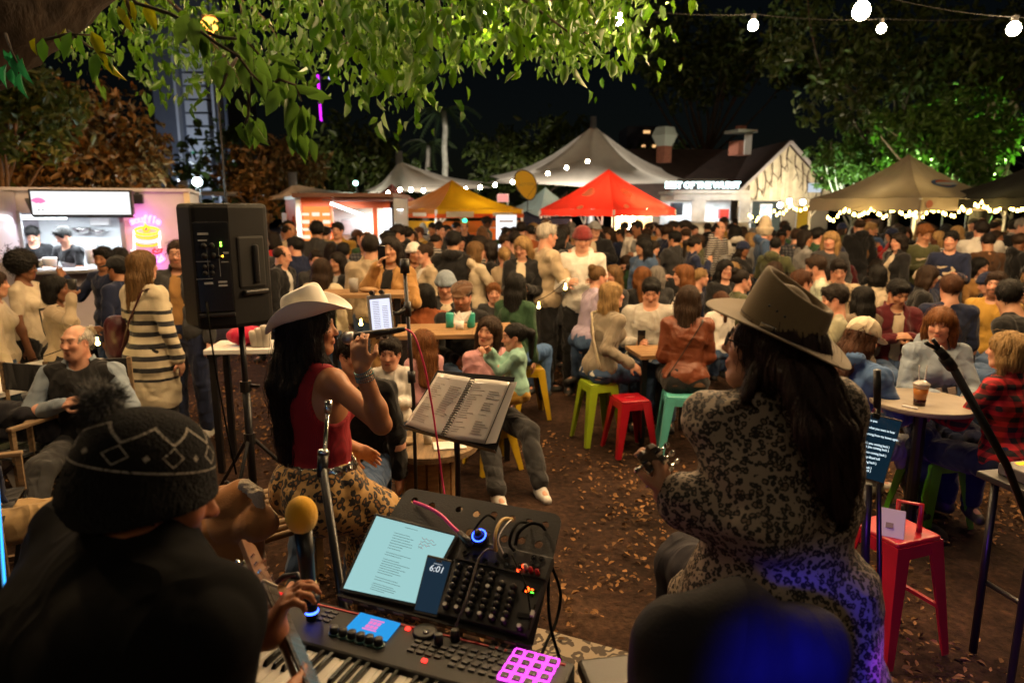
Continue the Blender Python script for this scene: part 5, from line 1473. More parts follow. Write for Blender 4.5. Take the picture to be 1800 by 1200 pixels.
for (rx, ry, m, o_) in ((.42, .17, mat('emblem_blue', (.04, .09, .22), rough=.7), .02), (.30, .12, mat('emblem_orange', (.5, .1, .02), rough=.7), .035), (.40, .06, mat('emblem_white', (.35, .4, .45), rough=.7), .05)):
 h = 1.6; c = Vc((0.05, -h * .58, 2.28 + 1.1 * .42 - .13))
 sl = math.atan2(1.1, h); Mx = MT(c + Vc((0, -.01 - o_, o_))) @ MR(sl, 4, 'X')
 poly = [(rx * cos(2 * PI * i / 24), ry * sin(2 * PI * i / 24) - (.06 if rx == .40 else 0)) for i in range(24)]
 MB().prism(poly, 0, .01, Mx).build('emblem', m, g)
for (dx) in (-1.35, 1.35): MB().prism([(.12 * cos(2 * PI * i / 16), .09 * sin(2 * PI * i / 16)) for i in range(16)], 0, .006, MT((dx, -1.63, 2.13)) @ MR(PI / 2, 4, 'X')).build('valance_badge', mat('badge%d' % dx, (.3, .08, .05), rough=.7), g)
gazebo('black gazebo at the far right edge beyond the beige one', 1800, 16.5, 15, 3.2, 2.25, 3.0, (.02, .02, .018), None, .22)
b = board('green glowing menu strip under the beige tent', 1633, 366, 19.5, 1.05, .14, emi('green_strip_glow', (.05, .9, .4), 3.0), 'lit_sign')
b = board('yellow stall door panel beneath the gable lights', 1412, 385, 24, .5, .9, mat('door_yellow', (.6, .4, .03), rough=.6), 'stall_door')
b = board('tall black banner stand between the green tree and the beige tent', 1718, 322, 19, .42, .7, mat('banner_black', (.02, .02, .02), rough=.5), 'banner_stand')
lamp('beige_tent_light', P(1560, 372, 17.5), (1, .8, .45), 30, .2); lamp('beige_tent_light', P(1660, 366, 17.0), (1, .75, .4), 22, .2); lamp('black_tent_light', P(1760, 372, 16), (1, .75, .35), 25, .2)
lamp('beige_front_light', P(1530, 330, 14.0), (1, .82, .6), 16, .3)
# ---------------------------------------------------------------- strings of lights
def px_line(pts, Y): return [P(x, y, Y if not isinstance(Y, (list, tuple)) else Y[i]) for i, (x, y) in enumerate(pts)]
pts = [(524, 342), (645, 346), (663, 342), (682, 337), (703, 331), (722, 331), (744, 332), (818, 330), (844, 327), (870, 323), (901, 318), (963, 303), (996, 293), (1033, 282)]
Ys = [19, 19, 19.2, 19.4, 19.6, 19.8, 20, 20.5, 20.8, 21, 21.4, 22, 22.5, 23]
al = px_line([(x, y - 4) for x, y in pts], Ys)
festoon('string of warm bulbs sloping up from the orange truck to the tall mast', 'festoon strings over the market', [al[0], al[6], al[10], al[13]], px_line([(x, y - 4) for x, y in pts], Ys), .055, 'bulbhot', .05, 10, 3)
r = random.Random(4)
for (x0, y0, x1, y1, n, Y, lab) in ((1318, 378, 1455, 352, 26, 20, 'fairy lights looped along the stalls below the gable'), (1455, 374, 1620, 366, 30, 17.2, 'fairy lights along the front of the beige tent'), (1690, 358, 1830, 362, 24, 15.5, 'fairy lights along the edge of the black tent'), (1600, 368, 1700, 372, 14, 17.3, 'fairy lights right of the green sign under the beige tent')):
 ps = [P(x0 + (x1 - x0) * (i + r.uniform(-.3, .3)) / n, y0 + (y1 - y0) * i / n + 6 * sin(i * .8) + r.uniform(-4, 4), Y + r.uniform(-.2, .2)) for i in range(n)]
 festoon(lab, 'fairy light strings', [ps[0] + Vc((0, 0, .1)), ps[n // 2] + Vc((0, 0, .1)), ps[-1] + Vc((0, 0, .1))], ps, .026, 'fairy', .03, 3.0, 6, (1, .66, .2))
ps = [P(x, y, 20) for x, y in ((1388, 347), (1412, 348), (1436, 348), (1450, 349), (1372, 353))]
festoon('row of big warm bulbs at the foot of the gable', 'festoon strings over the market', [ps[4], ps[1], ps[3]], ps, .07, 'bulbhot', .0, 14, 2)
# strings overhead, the nearest bulbs show along the top edge
A1 = [P(-300, -160, 4.2), P(848, -16, 5.0), P(1088, 14, 6.2), P(1325, 25, 7.0), P(1551, 33, 8.0), P(1785, 30, 9.0), P(2300, 10, 11)]
festoon('string of large bulbs crossing the top of the view from the fig leaves', 'festoon strings overhead', A1, [P(848, -13, 5.0), P(1088, 13, 6.2), P(1325, 26, 7.0), P(1551, 34, 8.0)], .048, 'bulbhot', .03, 60, 1)
festoon('two bulbs of the long string hidden among the fig leaves', 'festoon strings overhead', [P(-100, -140, 4.0), P(460, -80, 4.6), P(700, -40, 4.8)], [P(60, -125, 4.2), P(460, -75, 4.6)], .048, 'bulbhot', .02, 7, 1)
A2 = [P(1130, -90, 4.0), P(1517, -14, 4.6), P(1785, 30, 6.2), P(2100, 40, 8)]
festoon('string of large bulbs dropping toward the top right corner', 'festoon strings overhead', A2, [P(1240, -70, 4.15), P(1517, -12, 4.6), P(1785, 28, 6.2), P(1990, 40, 7.2)], .055, 'bulbhot', .03, 62, 1)
for k, (y, z, x0, x1, pw) in enumerate(((6.6, 4.8, -6, 9, 110), (10.6, 6.0, -4, 13, 15), (14.0, 7.0, -4, 16, 5))):
 an = [(x0, y, z), ((x0 + x1) / 2, y + .3, z - .1), (x1, y, z)]
 festoon(('string of bulbs high over the front tables', 'string of bulbs high over the middle of the crowd', 'string of bulbs high over the back of the crowd')[k], 'festoon strings overhead', an, along(an, .2, 1.8, .9), .048, 'bulbhot', .2, pw, 1)
festoon('string of bulbs over the musicians', 'festoon strings overhead', [(-6, 3.6, 4.5), (0, 3.9, 4.3), (6, 4.1, 4.5)], along([(-6, 3.6, 4.5), (0, 3.9, 4.3), (6, 4.1, 4.5)], .15, 1.7, .6), .048, 'bulbhot', .15, 105, 1)
festoon('added unseen string of bulbs behind the musicians and the viewer', 'festoon strings overhead', [(-5, -1.6, 3.9), (0, -1.9, 3.7), (5, -1.6, 3.9)], along([(-5, -1.6, 3.9), (0, -1.9, 3.7), (5, -1.6, 3.9)], .15, 2.0, .5), .048, 'bulbhot', .15, 6, 1)  # unseen string, added as weak fill from behind the camera
festoon('added unseen short string of bulbs among the nearest fig leaves', 'festoon strings overhead', [(-4, 2.5, 3.9), (-1.3, 2.9, 3.6), (.6, 3.3, 3.8)], [(-2.7, 2.6, 3.62), (-1.3, 2.9, 3.5), (.1, 3.2, 3.6)], .048, 'bulbhot', .1, 6, 1)  # out of view, added to light the near leaves from behind
# ---------------------------------------------------------------- other lamps in view
def pole_lamp(label, px, py, Y, col, power, name='street_lamp', r=.09, em=60):
 p = P(px, py, Y); root = thing(name, label, 'lamp', (p.x, p.y, 0))
 MB().tube([(0, .1, 0), (0, .1, p.z - .15)], [.035, .022], 8).build('pole', M['blackmetal'], root)
 MB().ball((0, 0, p.z), r, 12, 8).build('globe', emi(label[:9] + '_glow', col, em), root, True)
 MB().lathe([(r * .5, r * .8), (r * .9, r * 1.0), (.03, r * 1.5)], 10, MT((0, 0, p.z))).build('cap', M['blackmetal'], root)
 lamp('street_light', p + Vc((0, -.2, -.05)), col, power, .1)
pole_lamp('white floodlight on a pole behind the big loudspeaker', 347, 320, 16, (.75, .95, 1), 110, r=.1, em=60)
pole_lamp('small cyan lamp above the orange truck', 625, 322, 24, (.45, 1, .85), 10, r=.08, em=12)
pole_lamp('amber street lamp glowing through the fig leaves', 370, 46, 15.5, (1, .34, .05), 260, r=.19, em=4)
def flood(label, px, Y, tgt, col, power, size):
 p = P(px, 420, Y); root = thing('uplight', label, 'floodlight', (p.x, p.y, 0))
 MB().box((0, 0, .14), (.3, .2, .2)).build('housing', M['blackmetal'], root, bev=.02); MB().bar((-.18, 0, 0), (-.18, 0, .2), .03).build('bracket', M['steel'], root); MB().bar((.18, 0, 0), (.18, 0, .2), .03).build('bracket', M['steel'], root)
 lamp('uplight_beam', (p.x, p.y, .5), col, power, .1, 'SPOT', tgt, rad(size), .6)
flood('green uplight below the bright green tree', 1748, 20.4, P(1680, 225, 19.2), (.5, 1, .22), 9000, 62)
flood('pale green uplight below the small lit shrub tree', 1470, 20.5, P(1485, 285, 23), (.8, 1, .7), 2400, 40)
flood('amber uplight behind the souffle truck', 150, 12.6, P(150, 280, 17), (1, .45, .13), 700, 75)
flood('amber uplight behind the orange truck', 480, 19.5, P(470, 300, 24), (1, .5, .2), 420, 60)
flood('pale uplight below the palms', 770, 31, P(775, 220, 36), (.75, 1, .8), 420, 40)
flood('warm uplight under the tall tent mast', 1000, 24, P(1030, 270, 30), (1, .88, .72), 6500, 90)
flood('warm uplight under the short tent mast', 720, 20.6, P(720, 300, 26), (1, .88, .7), 3200, 80)
flood('warm uplight under the dark trees at right', 1480, 16, P(1520, 100, 21), (1, .8, .35), 50, 80)
flood('warm uplight under the tall dim tree', 1230, 18.6, P(1240, 110, 22), (1, .75, .35), 200, 60)
# ================================================================ loudspeaker on its stand
def loudspeaker():
 c = P(400, 465, 4.0); rz = rad(24)
 root = thing('loudspeaker', 'big black loudspeaker seen from behind with lit rear controls on its stand', 'loudspeaker', c, rz)
 root.scale = (.91, .95, 1); H = .70
 # the rear is narrower than the front: trapezoid plan; local -Y looks to us (rear)
 poly = [(-.25, .2), (-.27, .05), (-.19, -.20), (.02, -.20), (.25, -.08), (.27, .2)]
 MB().prism(poly[::-1], -H / 2, H / 2).build('cabinet', mat('speaker_shell', (.006, .006, .0065), rough=.5, spec=.25, bump=.25, bscale=260, var=.1), root, bev=.025)
 MB().box((-.085, -.205, .0), (.20, .014, .50)).build('rear_panel', mat('speaker_panel', (.008, .009, .012), rough=.25), root, bev=.02)
 MB().box((.135, -.135, .02), (.19, .03, .30), Rz(28)).build('handle_recess', mat('recess', (.004, .004, .004), rough=.7), root, bev=.02)
 MB().bar((.165, -.145, -.10), (.165, -.145, .12), .035, .03).build('handle', M['black'], root, bev=.012)
 MB().box((.15, -.14, -.15), (.17, .05, .03), Rz(28)).build('handle_ledge', M['black'], root, bev=.01)
 MB().box((-.085, -.214, -.265), (.21, .02, .025)).build('foot_rail', M['black'], root, bev=.008)
 # controls
 km = M['blackmetal']; wm = mat('panel_print', (.35, .36, .38), rough=.6)
 for (x, z, r) in ((-.13, .12, .016), (-.085, .12, .016), (-.13, .065, .018), (-.082, .065, .018), (-.135, .005, .014), (-.095, .005, .014), (-.135, -.03, .014), (-.095, -.03, .014), (-.05, .06, .01)):
  MB().lathe([(r, 0), (r * .95, .012), (r * .6, .02)], 14, MT((x, -.213, z)) @ MR(PI / 2, 4, 'X')).build('knob', km, root, True)
 for (x, z) in ((-.135, .062), (-.125, .062)): MB().ball((x, -.222, z), .006, 8, 6).build('jack', M['chrome'], root, True)
 for i, (x, z, w_, h_) in enumerate(((-.13, .185, .06, .012), (-.135, .15, .05, .008), (-.01, .08, .03, .01), (-.12, -.085, .05, .012), (-.04, -.08, .05, .01), (-.04, -.1, .05, .01), (-.14, .035, .08, .003), (-.14, -.06, .09, .003), (-.02, .03, .04, .004), (-.115, .03, .002, .16), (-.05, .03, .002, .16))):
  MB().box((x, -.2135, z), (w_, .002, h_)).build('panel_lettering', wm, root)
 g = emi('green_led_glow', (.25, 1, .05), 7); a = emi('amber_led_glow', (1, .45, .02), 7)
 for z in (.135, .12): MB().ball((-.035, -.216, z), .006, 8, 6).build('green_led', g, root)
 MB().ball((-.03, -.216, .062), .006, 8, 6).build('amber_led', a, root)
 MB().tube([(-.14, -.22, -.19), (-.14, -.27, -.22), (-.135, -.25, -.35), (-.12, -.2, -.6), (-.08, -.14, -1.0), (-.05, -.1, -1.25)], .006, 6).build('power_cable', M['cable'], root, True)
 # stand
 b = Vc((c.x + .04, c.y + .03, 0)); zt = c.z - H / 2
 st = thing('speaker_stand', 'black tripod stand carrying the big loudspeaker', 'stand', b)
 MB().tube([(0, 0, .75), (0, 0, zt)], .018, 12).build('pole', M['blackmetal'], st, True)
 MB().tube([(0, 0, .12), (0, 0, .95)], .024, 12).build('sleeve', M['blackmetal'], st, True)
 for z in (.95, .62): MB().tube([(0, 0, z - .035), (0, 0, z + .03)], .034, 12).build('collar', M['black'], st)
 MB().bar((.03, 0, .95), (.09, -.01, .95), .02).build('knob', M['black'], st, bev=.005)
 for k in range(3):
  a = 2 * PI * k / 3 + .5; e = Vc((cos(a) * .5, sin(a) * .5, .02))
  MB().tube([Vc((cos(a) * .03, sin(a) * .03, .6)), e], .012, 8).build('leg', M['blackmetal'], st); MB().tube([Vc((0, 0, .2)), e * .55 + Vc((0, 0, .27))], .008, 6).build('brace', M['blackmetal'], st)
loudspeaker()
# ================================================================ keyboard with its tray
KA = G(400, 1020, .95); KB = G(1010, 1168, .95)
kx = (KB - KA).normalized(); ky = Vc((-kx.y, kx.x, 0)); KZ = math.atan2(kx.y, kx.x)
def KL(px, py, z=0.0):
 d = G(px, py, .95 + z) - KA; return Vc((d.dot(kx), d.dot(ky), z))
def keyboard():
 root = thing('keyboard_synth', 'long black synthesizer keyboard with blue screen and magenta lit pads', 'keyboard', KA, KZ)
 Lk = (KB - KA).length; dm = mat('synth_shell', (.008, .008, .009), rough=.45, bump=.1, bscale=400, var=.1, spec=.3)
 MB().box((Lk / 2, -.075, -.035), (Lk, .17, .07)).build('panel', dm, root, bev=.008)
 MB().box((Lk / 2, -.235, -.06), (Lk, .149, .03)).build('key_bed', M['black'], root)
 for x in (.03, Lk - .02): MB().box((x, -.235, -.028), (.06 if x < .5 else .04, .139, .055)).build('end_block', dm, root, bev=.006)
 wm = mat('ivory_key', (.62, .60, .55), rough=.3); bm = mat('ebony_key', (.008, .008, .008), rough=.25)
 x0, x1, nk = .065, Lk - .045, 36; kw = (x1 - x0) / nk
 wk = MB().box((0, -.07, -.011), (kw * .95, .14, .022)).mesh('white_key'); wk.materials.append(wm)
 bk = MB(); bk.add([(-.006, -.09, 0), (.006, -.09, 0), (.006, 0, 0), (-.006, 0, 0), (-.0045, -.083, .012), (.0045, -.083, .012), (.0045, 0, .012), (-.0045, 0, .012)], [(0, 1, 5, 4), (1, 2, 6, 5), (2, 3, 7, 6), (3, 0, 4, 7), (4, 5, 6, 7)]); bk = bk.mesh('black_key'); bk.materials.append(bm)
 for i in range(nk):
  o = link('white_key', wk, root); o.location = (x0 + (i + .5) * kw, -.163, -.012); m_ = o.modifiers.new('b', 'BEVEL'); m_.width = .0015
  if i % 7 not in (2, 6): o = link('black_key', bk, root); o.location = (x0 + (i + 1) * kw, -.164, -.012)
 # front panel graphics, controls
 rd = emi('red_led_glow', (1, .03, .02), 3.0)
 MB().bar(Vc((.12, -.008, .001)), Vc((Lk - .02, -.008, .001)), .006, .003).build('red_line', mat('red_stripe', (.35, .015, .015), rough=.5), root)
 MB().bar(Vc((.14, -.006, .003)), Vc((.30, -.006, .003)), .012, .004).build('red_strip_light', emi('red_strip_glow', (1, .03, .03), .8), root)
 scr = [KL(*q) for q in ((634, 1079), (704, 1098), (680, 1128), (606, 1108))]
 def slab(nm, pts, m, h, z=.002):
  v = [Vc((p.x, p.y, z)) for p in pts]; return MB().add(v + [p + Vc((0, 0, h)) for p in v], [(3, 2, 1, 0), (4, 5, 6, 7), (0, 1, 5, 4), (1, 2, 6, 5), (2, 3, 7, 6), (3, 0, 4, 7)]).build(nm, m, root)
 slab('screen', scr, emi('blue_screen_glow', (.02, .25, .60), 1.0), .004)
 pk = emi('pink_logo_glow', (.75, .18, .5), .9); c = (scr[0] + scr[2]) / 2
 for r_ in range(2):
  for k in range(3): MB().box((c.x - .012 + k * .012, c.y - .008 + r_ * .016, .0075), (.009, .011, .002)).build('logo_mark', pk, root)
 MB().box((c.x, c.y + .02, .0075), (.04, .003, .002)).build('logo_mark', pk, root); MB().box((c.x, c.y - .02, .0075), (.04, .003, .002)).build('logo_mark', pk, root)
 tm = mat('teal_ring', (.03, .10, .10), rough=.4)
 for i in range(6):
  p = KL(588 + i * 15.5, 1113 + i * 4.2)
  MB().lathe([(.0155, .001), (.0155, .004), (.013, .005)], 18, MT((p.x, p.y, 0))).build('knob_ring', tm, root); MB().lathe([(.012, .002), (.011, .02), (.006, .021)], 16, MT((p.x, p.y, 0))).build('knob', M['black'], root, True)
 p = KL(747, 1112); MB().lathe([(.031, .0), (.031, .008), (.028, .010), (.012, .009)], 28, MT((p.x, p.y, 0))).build('dial', M['black'], root, True); p = KL(749, 1117); MB().lathe([(.007, .009), (.007, .014), (.003, .015)], 12, MT((p.x, p.y, 0))).build('dial_dimple', M['chrome'], root, True)
 for (x, y) in ((771, 1132), (800, 1124)): p = KL(x, y); MB().lathe([(.012, .0), (.011, .028), (.007, .030)], 16, MT((p.x, p.y, 0))).build('knob', M['black'], root, True)
 for (x, y) in ((717, 1106), (746, 1162)): p = KL(x, y); MB().box((p.x, p.y, .003), (.012, .009, .005)).build('red_button', rd, root)
 bt = MB().box((0, 0, .002), (.016, .009, .005)).mesh('button'); bt.materials.append(mat('button_grey', (.03, .03, .032), rough=.5))
 lm_ = mat('panel_lettering', (.30, .30, .30), rough=.6); tl = MB().box((0, 0, .0008), (.016, .002, .0012)).mesh('label_print'); tl.materials.append(lm_)
 for (x, y, nx, ny, dx, dy) in ((735, 1128, 4, 3, .024, .018), (800, 1136, 7, 3, .026, .02), (577, 1075, 2, 3, .022, .018), (800, 1160, 8, 2, .026, .02), (870, 1130, 5, 4, .024, .02)):
  p = KL(x, y)
  for i in range(nx):
   for j in range(ny):
    q = (p.x + i * dx, p.y - j * dy, 0)
    o = link('button', bt, root); o.location = q; o = link('label_print', tl, root); o.location = (q[0], q[1] + .0075, 0)
 # 4 x 4 pads glowing magenta
 a, b_, c_ = KL(912, 1150), KL(972, 1166), KL(885, 1190); du = (b_ - a) / 3; dv = Vc((-du.y, du.x, 0)) * -1.0
 gm = emi('magenta_pad_glow', (.85, .06, .78), 2.2); fm = mat('pad_face', (.02, .012, .02), rough=.45)
 for i in range(4):
  for j in range(4):
   p = a + du * i + dv * j; s = du.length * .44
   fr = MB()
   for (ox, oy, wx, wy) in ((0, s, 2 * s, .005), (0, -s, 2 * s, .005), (s, 0, .005, 2 * s - .006), (-s, 0, .005, 2 * s - .006)): fr.box((p.x + ox, p.y + oy, .004), (min(wx, .0034) if wx < .01 else wx, min(wy, .0034) if wy < .01 else wy, .006))
   f_ = fr.build('pad_rim', gm, root); MB().box((p.x, p.y, .004), (2 * s - .008, 2 * s - .008, .009)).build('pad', fm, root, bev=.001)
   MB().box((p.x + s * .4, p.y - s * .5, .009), (.006, .003, .001)).build('pad_mark', lm_, root)
 # left end: brand word and red sliders
 text_obj('lettering', 'Roland', .028, lm_, root, MT((.045, -.022, .001)), .0006)
 for (x, y) in ((416, 1034), (432, 1038)): p = KL(x, y); MB().box((p.x, p.y - .02, .005), (.012, .036, .008), Rz(-30)).build('lit_slider', emi('slider_glow', (1, .06, .04), 1.6), root)
 # two-tier stand, X legs
 st = thing('keyboard_stand', 'black folding stand under the synthesizer', 'stand', KA, KZ)
 for y in (-.03, -.27):
  s = 1 if y > -.1 else -1
  MB().bar((.08, y, -.085), (Lk - .08, y, -.085), .03).build('rail', M['blackmetal'], st)
  for x in (.12, Lk - .12): MB().bar((x, y, -.1), (x, y - s * .02, -.95), .03).build('leg', M['blackmetal'], st)
 return root
keyboard()
# tilted music rest plate behind the keyboard
TL = G(600, 1048, .955); TR_ = TL + kx * .565
tv = (ky * .29 + Vc((0, 0, .195))).normalized(); tn = kx.cross(tv)
TRAY_M = frame_matrix(TL, kx, tv, tn); TRAY_I = TRAY_M.inverted()
def TP(px, py, h=0.0):               # point on the plate seen at a pixel, in plate coordinates
 p = TRAY_I @ RP(px, py, TL + tn * h, tn); p.z = h; return p
def tray():
 root = thing('music_rest', 'tilted black steel rest with a row of round holes behind the keyboard', 'music rest', M4=TRAY_M)
 pm = mat('rest_plate', (.02, .019, .018), rough=.45, bump=.12, bscale=180, var=.15)
 q = [TP(600, 1050), TP(936, 1138), TP(990, 905), TP(716, 857)]
 # rounded plate with holes cut in it
 P0 = []
 def rc(a, b, c, r, n=5):
  d1 = (a - b).normalized(); d2 = (c - b).normalized(); return [b + d1 * r * (1 - t) ** 2 + d2 * r * t ** 2 for t in [i / n for i in range(n + 1)]]
 P0 += rc(q[3], q[0], q[1], .012) + rc(q[0], q[1], q[2], .012) + rc(q[1], q[2], q[3], .035) + rc(q[2], q[3], q[0], .03)
 holes = [TP(x, y) for x, y in ((729, 880), (759, 889), (807, 896), (838, 903), (868, 905), (900, 912), (930, 918), (958, 923), (826, 935), (855, 940), (887, 947), (947, 957), (917, 950))]
 bm = bmesh.new()
 ed = []
 def loop(pts):
  v = [bm.verts.new((p.x, p.y, 0)) for p in pts]
  for i in range(len(v)): ed.append(bm.edges.new((v[i], v[(i + 1) % len(v)])))
 loop(P0)
 for h in holes: loop([h + Vc((.0115 * cos(a), .0115 * sin(a), 0)) for a in [2 * PI * i / 16 for i in range(16)]])
 bmesh.ops.triangle_fill(bm, edges=ed, use_beauty=True)
 me = bpy.data.meshes.new('plate'); bm.to_mesh(me); bm.free()
 o = link('plate', me, root, pm); m_ = o.modifiers.new('t', 'SOLIDIFY'); m_.thickness = .004; m_.offset = 0
 w = (q[1] - q[0]).length
 MB().bar(q[0] + Vc((.0, -.004, .012)), q[1] + Vc((0, -.004, .012)), .006, .028).build('lip', pm, root)
 for i in range(10):
  p = q[0].lerp(q[1], (i + .6) / 10.6); MB().box((p.x, p.y - .0085, .016), (.022 if i % 3 else .03, .002, .011)).build('lip_slot', mat('brass_slot%d' % i, (.40, .30, .18), rough=.5), root)
 # legs down to the keyboard
 for x in (q[0].lerp(q[1], .1), q[0].lerp(q[1], .9)): MB().bar(x + Vc((0, .08, -.004)), x + Vc((0, .03, -.07)), .014).build('bracket', M['blackmetal'], root)
 # tablet
 t4 = [TP(x, y, .01) for x, y in ((662, 906), (803, 942), (738, 1065), (602, 1036))]
 def quadslab(nm, lab, cat, pts, m, h0, h1, grow=0, bev=.004, parent=None):
  c = sum(pts, Vc()) / 4; ps = [c + (p - c) * (1 + grow) for p in pts]
  v = [Vc((p.x, p.y, h0)) for p in ps] + [Vc((p.x, p.y, h1)) for p in ps]
  mb = MB().add(v, [(3, 2, 1, 0) if False else (0, 1, 2, 3), (7, 6, 5, 4), (0, 4, 5, 1), (1, 5, 6, 2), (2, 6, 7, 3), (3, 7, 4, 0)])
  o = mb.build(nm, m, parent, bev=bev)
  if parent is None: o.matrix_world = TRAY_M
  if lab: tagit(o, lab, cat)
  return o, ps
 tb = thing('tablet', 'large tablet showing a pale page of lyrics with red notes leaning on the black rest', 'tablet', M4=TRAY_M)
 quadslab('case', None, None, t4, M['black'], .004, .014, .06, .003, tb)
 o, ps = quadslab('screen', None, None, t4, emi('tablet_glow', (.28, .50, .50), .92), .0145, .016, -.03, 0, tb)
 ex = (ps[1] - ps[0]); ey = (ps[3] - ps[0]); ink = mat('page_ink', (.02, .03, .03)); red = mat('red_ink', (.5, .03, .05)); r = random.Random(3)
 def on(u, v, z=.0165): p = ps[0] + ex * u + ey * v; return Vc((p.x, p.y, z))
 rows = [.16, .195, .23, .265, .30, .335, .37, .43, .46, .52, .55, .58, .61, .64, .67, .70, .76, .79, .84, .865, .89, .915]
 for v in rows:
  L_ = r.uniform(.16, .34); MB().bar(on(.30, v), on(.30 + L_, v), .0005, .0022).build('text_line', ink, tb)
 for i, v in enumerate((.14, .18, .22, .26)):
  MB().tube([on(.64 + .02 * k * (1, 1.2, .8, .35)[i] , v + .012 * ((k * 7 + i) % 3 - 1) + .0, .0168) for k in range(9)], .0006, 4).build('handwriting', red, tb)
 MB().bar(on(.42, .965), on(.62, .965), .0006, .0015).build('home_bar', ink, tb); p = on(.93, .9); MB().lathe([(.0035, 0), (.0035, .001)], 12, MT(p)).build('round_button', ink, tb)
 MB().bar(on(.40, .055), on(.56, .055), .0005, .0018).build('title_line', ink, tb)
 # phone
 f4 = [TP(x, y, .022) for x, y in ((752, 976), (796, 986), (769, 1085), (727, 1076))]
 ph = thing('phone', 'dark phone showing 6:01 propped against the big tablet', 'phone', M4=TRAY_M)
 quadslab('case', None, None, f4, M['black'], .017, .026, .03, .003, ph)
 o, ps2 = quadslab('screen', None, None, f4, mat('phone_glass', (.006, .010, .016), rough=.12, emit=(.02, .05, .09), estr=.35), .0262, .0268, -.08, 0, ph)
 c2 = ps2[0].lerp(ps2[1], .5); dn = (ps2[3] - ps2[0]); c3 = c2 + dn * .19
 ang = math.atan2((ps2[1] - ps2[0]).y, (ps2[1] - ps2[0]).x)
 text_obj('clock_digits', '6:01', .026, emi('clock_glow', (.7, .75, .8), .8), ph, MT((c3.x, c3.y, .0272)) @ MR(ang, 4, 'Z'), .0003)
 c4 = c2 + dn * .09; MB().box((c4.x, c4.y, .0272), (.026, .003, .0004), Rz(math.degrees(ang))).build('date_line', emi('date_glow', (.4, .45, .5), .5), ph)
 c5 = c2 + dn * .03; MB().box((c5.x, c5.y, .0272), (.018, .006, .0006), Rz(math.degrees(ang))).build('camera_notch', M['black'], ph, bev=.002)
 # mixer
 m4 = [TP(x, y, .02) for x, y in ((817, 950), (972, 985), (925, 1118), (772, 1080))]
 mx = thing('audio_mixer', 'compact audio mixer with rows of knobs, white tipped knobs and a red digit', 'mixer', M4=TRAY_M)
 mm = mat('mixer_face', (.028, .028, .028), rough=.5, bump=.05, var=.12)
 quadslab('chassis', None, None, m4, mm, .004, .035, .02, .003, mx)
 ex2 = m4[1] - m4[0]; ey2 = m4[3] - m4[0]
 def om(u, v, z=.0355): p = m4[0] + ex2 * u + ey2 * v; return Vc((p.x, p.y, z))
 MB().bar(om(0, .30, .036), om(1, .30, .036), .004, .014).build('step_band', M['black'], mx)
 wt = mat('knob_white', (.6, .6, .57), rough=.4); kmesh = MB().lathe([(.0095, 0), (.0085, .010), (.0055, .015), (.002, .0155)], 12).mesh('knob', True); kmesh.materials.append(M['black'])
 for i in range(6):
  for j in range(7):
   if i > 3 and j < 1: continue
   u, v = .07 + i * .125, .40 + j * .085
   o = link('knob', kmesh, mx); o.location = om(u, v)
   if j == 6 or (j == 2 and i in (3, 4)): MB().lathe([(.0055, .0), (.005, .003)], 10, MT(om(u, v, .051))).build('knob_cap', wt, mx)
 o = link('knob', kmesh, mx); o.location = om(.86, .93); MB().lathe([(.0055, .0), (.005, .003)], 10, MT(om(.86, .93, .051))).build('knob_cap', wt, mx)
 for (u, v) in ((.08, .08), (.08, .2), (.2, .22), (.32, .24), (.45, .25), (.52, .12), (.56, .24), (.63, .25), (.82, .06), (.90, .06), (.82, .14), (.88, .17), (.7, .2)):
  MB().lathe([(.0085, 0), (.0085, .004), (.005, .004), (.005, .001)], 14, MT(om(u, v))).build('jack_socket', M['chrome'] if u > .5 else M['blackmetal'], mx)
 redg = emi('red_digit_glow', (1, .10, .01), 4.5); MB().box(om(.855, .475, .036), (.034, .02, .001), Rz(-14)).build('digit_window', M['glass'], mx)
 text_obj('lit_digit', '3', .019, redg, mx, MT(om(.84, .475, .038)) @ MR(-.2, 4, 'Z'), .0004, bold=.001); MB().box(om(.89, .49, .038), (.008, .003, .001)).build('green_segment', emi('green_segment_glow', (.1, 1, .05), 3), mx); MB().box(om(.885, .455, .038), (.007, .003, .001)).build('lit_segment', redg, mx)
 MB().bar(om(.95, .62, .037), om(.95, .92, .037), .002, .005).build('fader_slot', M['glass'], mx); MB().box(om(.95, .74, .041), (.008, .014, .012)).build('fader_cap', wt, mx)
 MB().box(om(.86, .78, .037), (.032, .012, .002)).build('switch_panel', M['blackmetal'], mx)
 for (u, v) in ((.74, .2), (.7, .27)): MB().ball(om(u, v, .042), .005, 8, 6).build('red_led', emi('mixer_led_glow', (1, .05, .01), 5), mx)
 for (u, v, c) in ((.83, .24, (.5, .02, .02)), (.9, .25, (.5, .02, .02)), (.77, .22, (.6, .55, .5))): MB().lathe([(.006, 0), (.006, .02), (.003, .026)], 10, MT(om(u, v))).build('phono_plug', M['gloss'], mx, True, col=c)
 # cables to the mixer
 def cable(lab, pts, r, m, nm='cable', cat='cable', group=None):
  q = []
  for i in range(len(pts) - 1):
   p0, p1, p2, p3 = pts[max(i - 1, 0)], pts[i], pts[i + 1], pts[min(i + 2, len(pts) - 1)]
   for k in range(6):
    t = k / 6; q.append(.5 * ((2 * p1) + (p2 - p0) * t + (2 * p0 - 5 * p1 + 4 * p2 - p3) * t * t + (3 * p1 - p0 - 3 * p2 + p3) * t ** 3))
  q.append(pts[-1]); o = MB().tube(q, r, 8).build(nm, m, None, True); return tagit(o, lab, cat, group)
 W_ = lambda x, y, h: TRAY_M @ TP(x, y, h)
 pinkm = mat('pink_rubber', (.75, .06, .28), rough=.4)
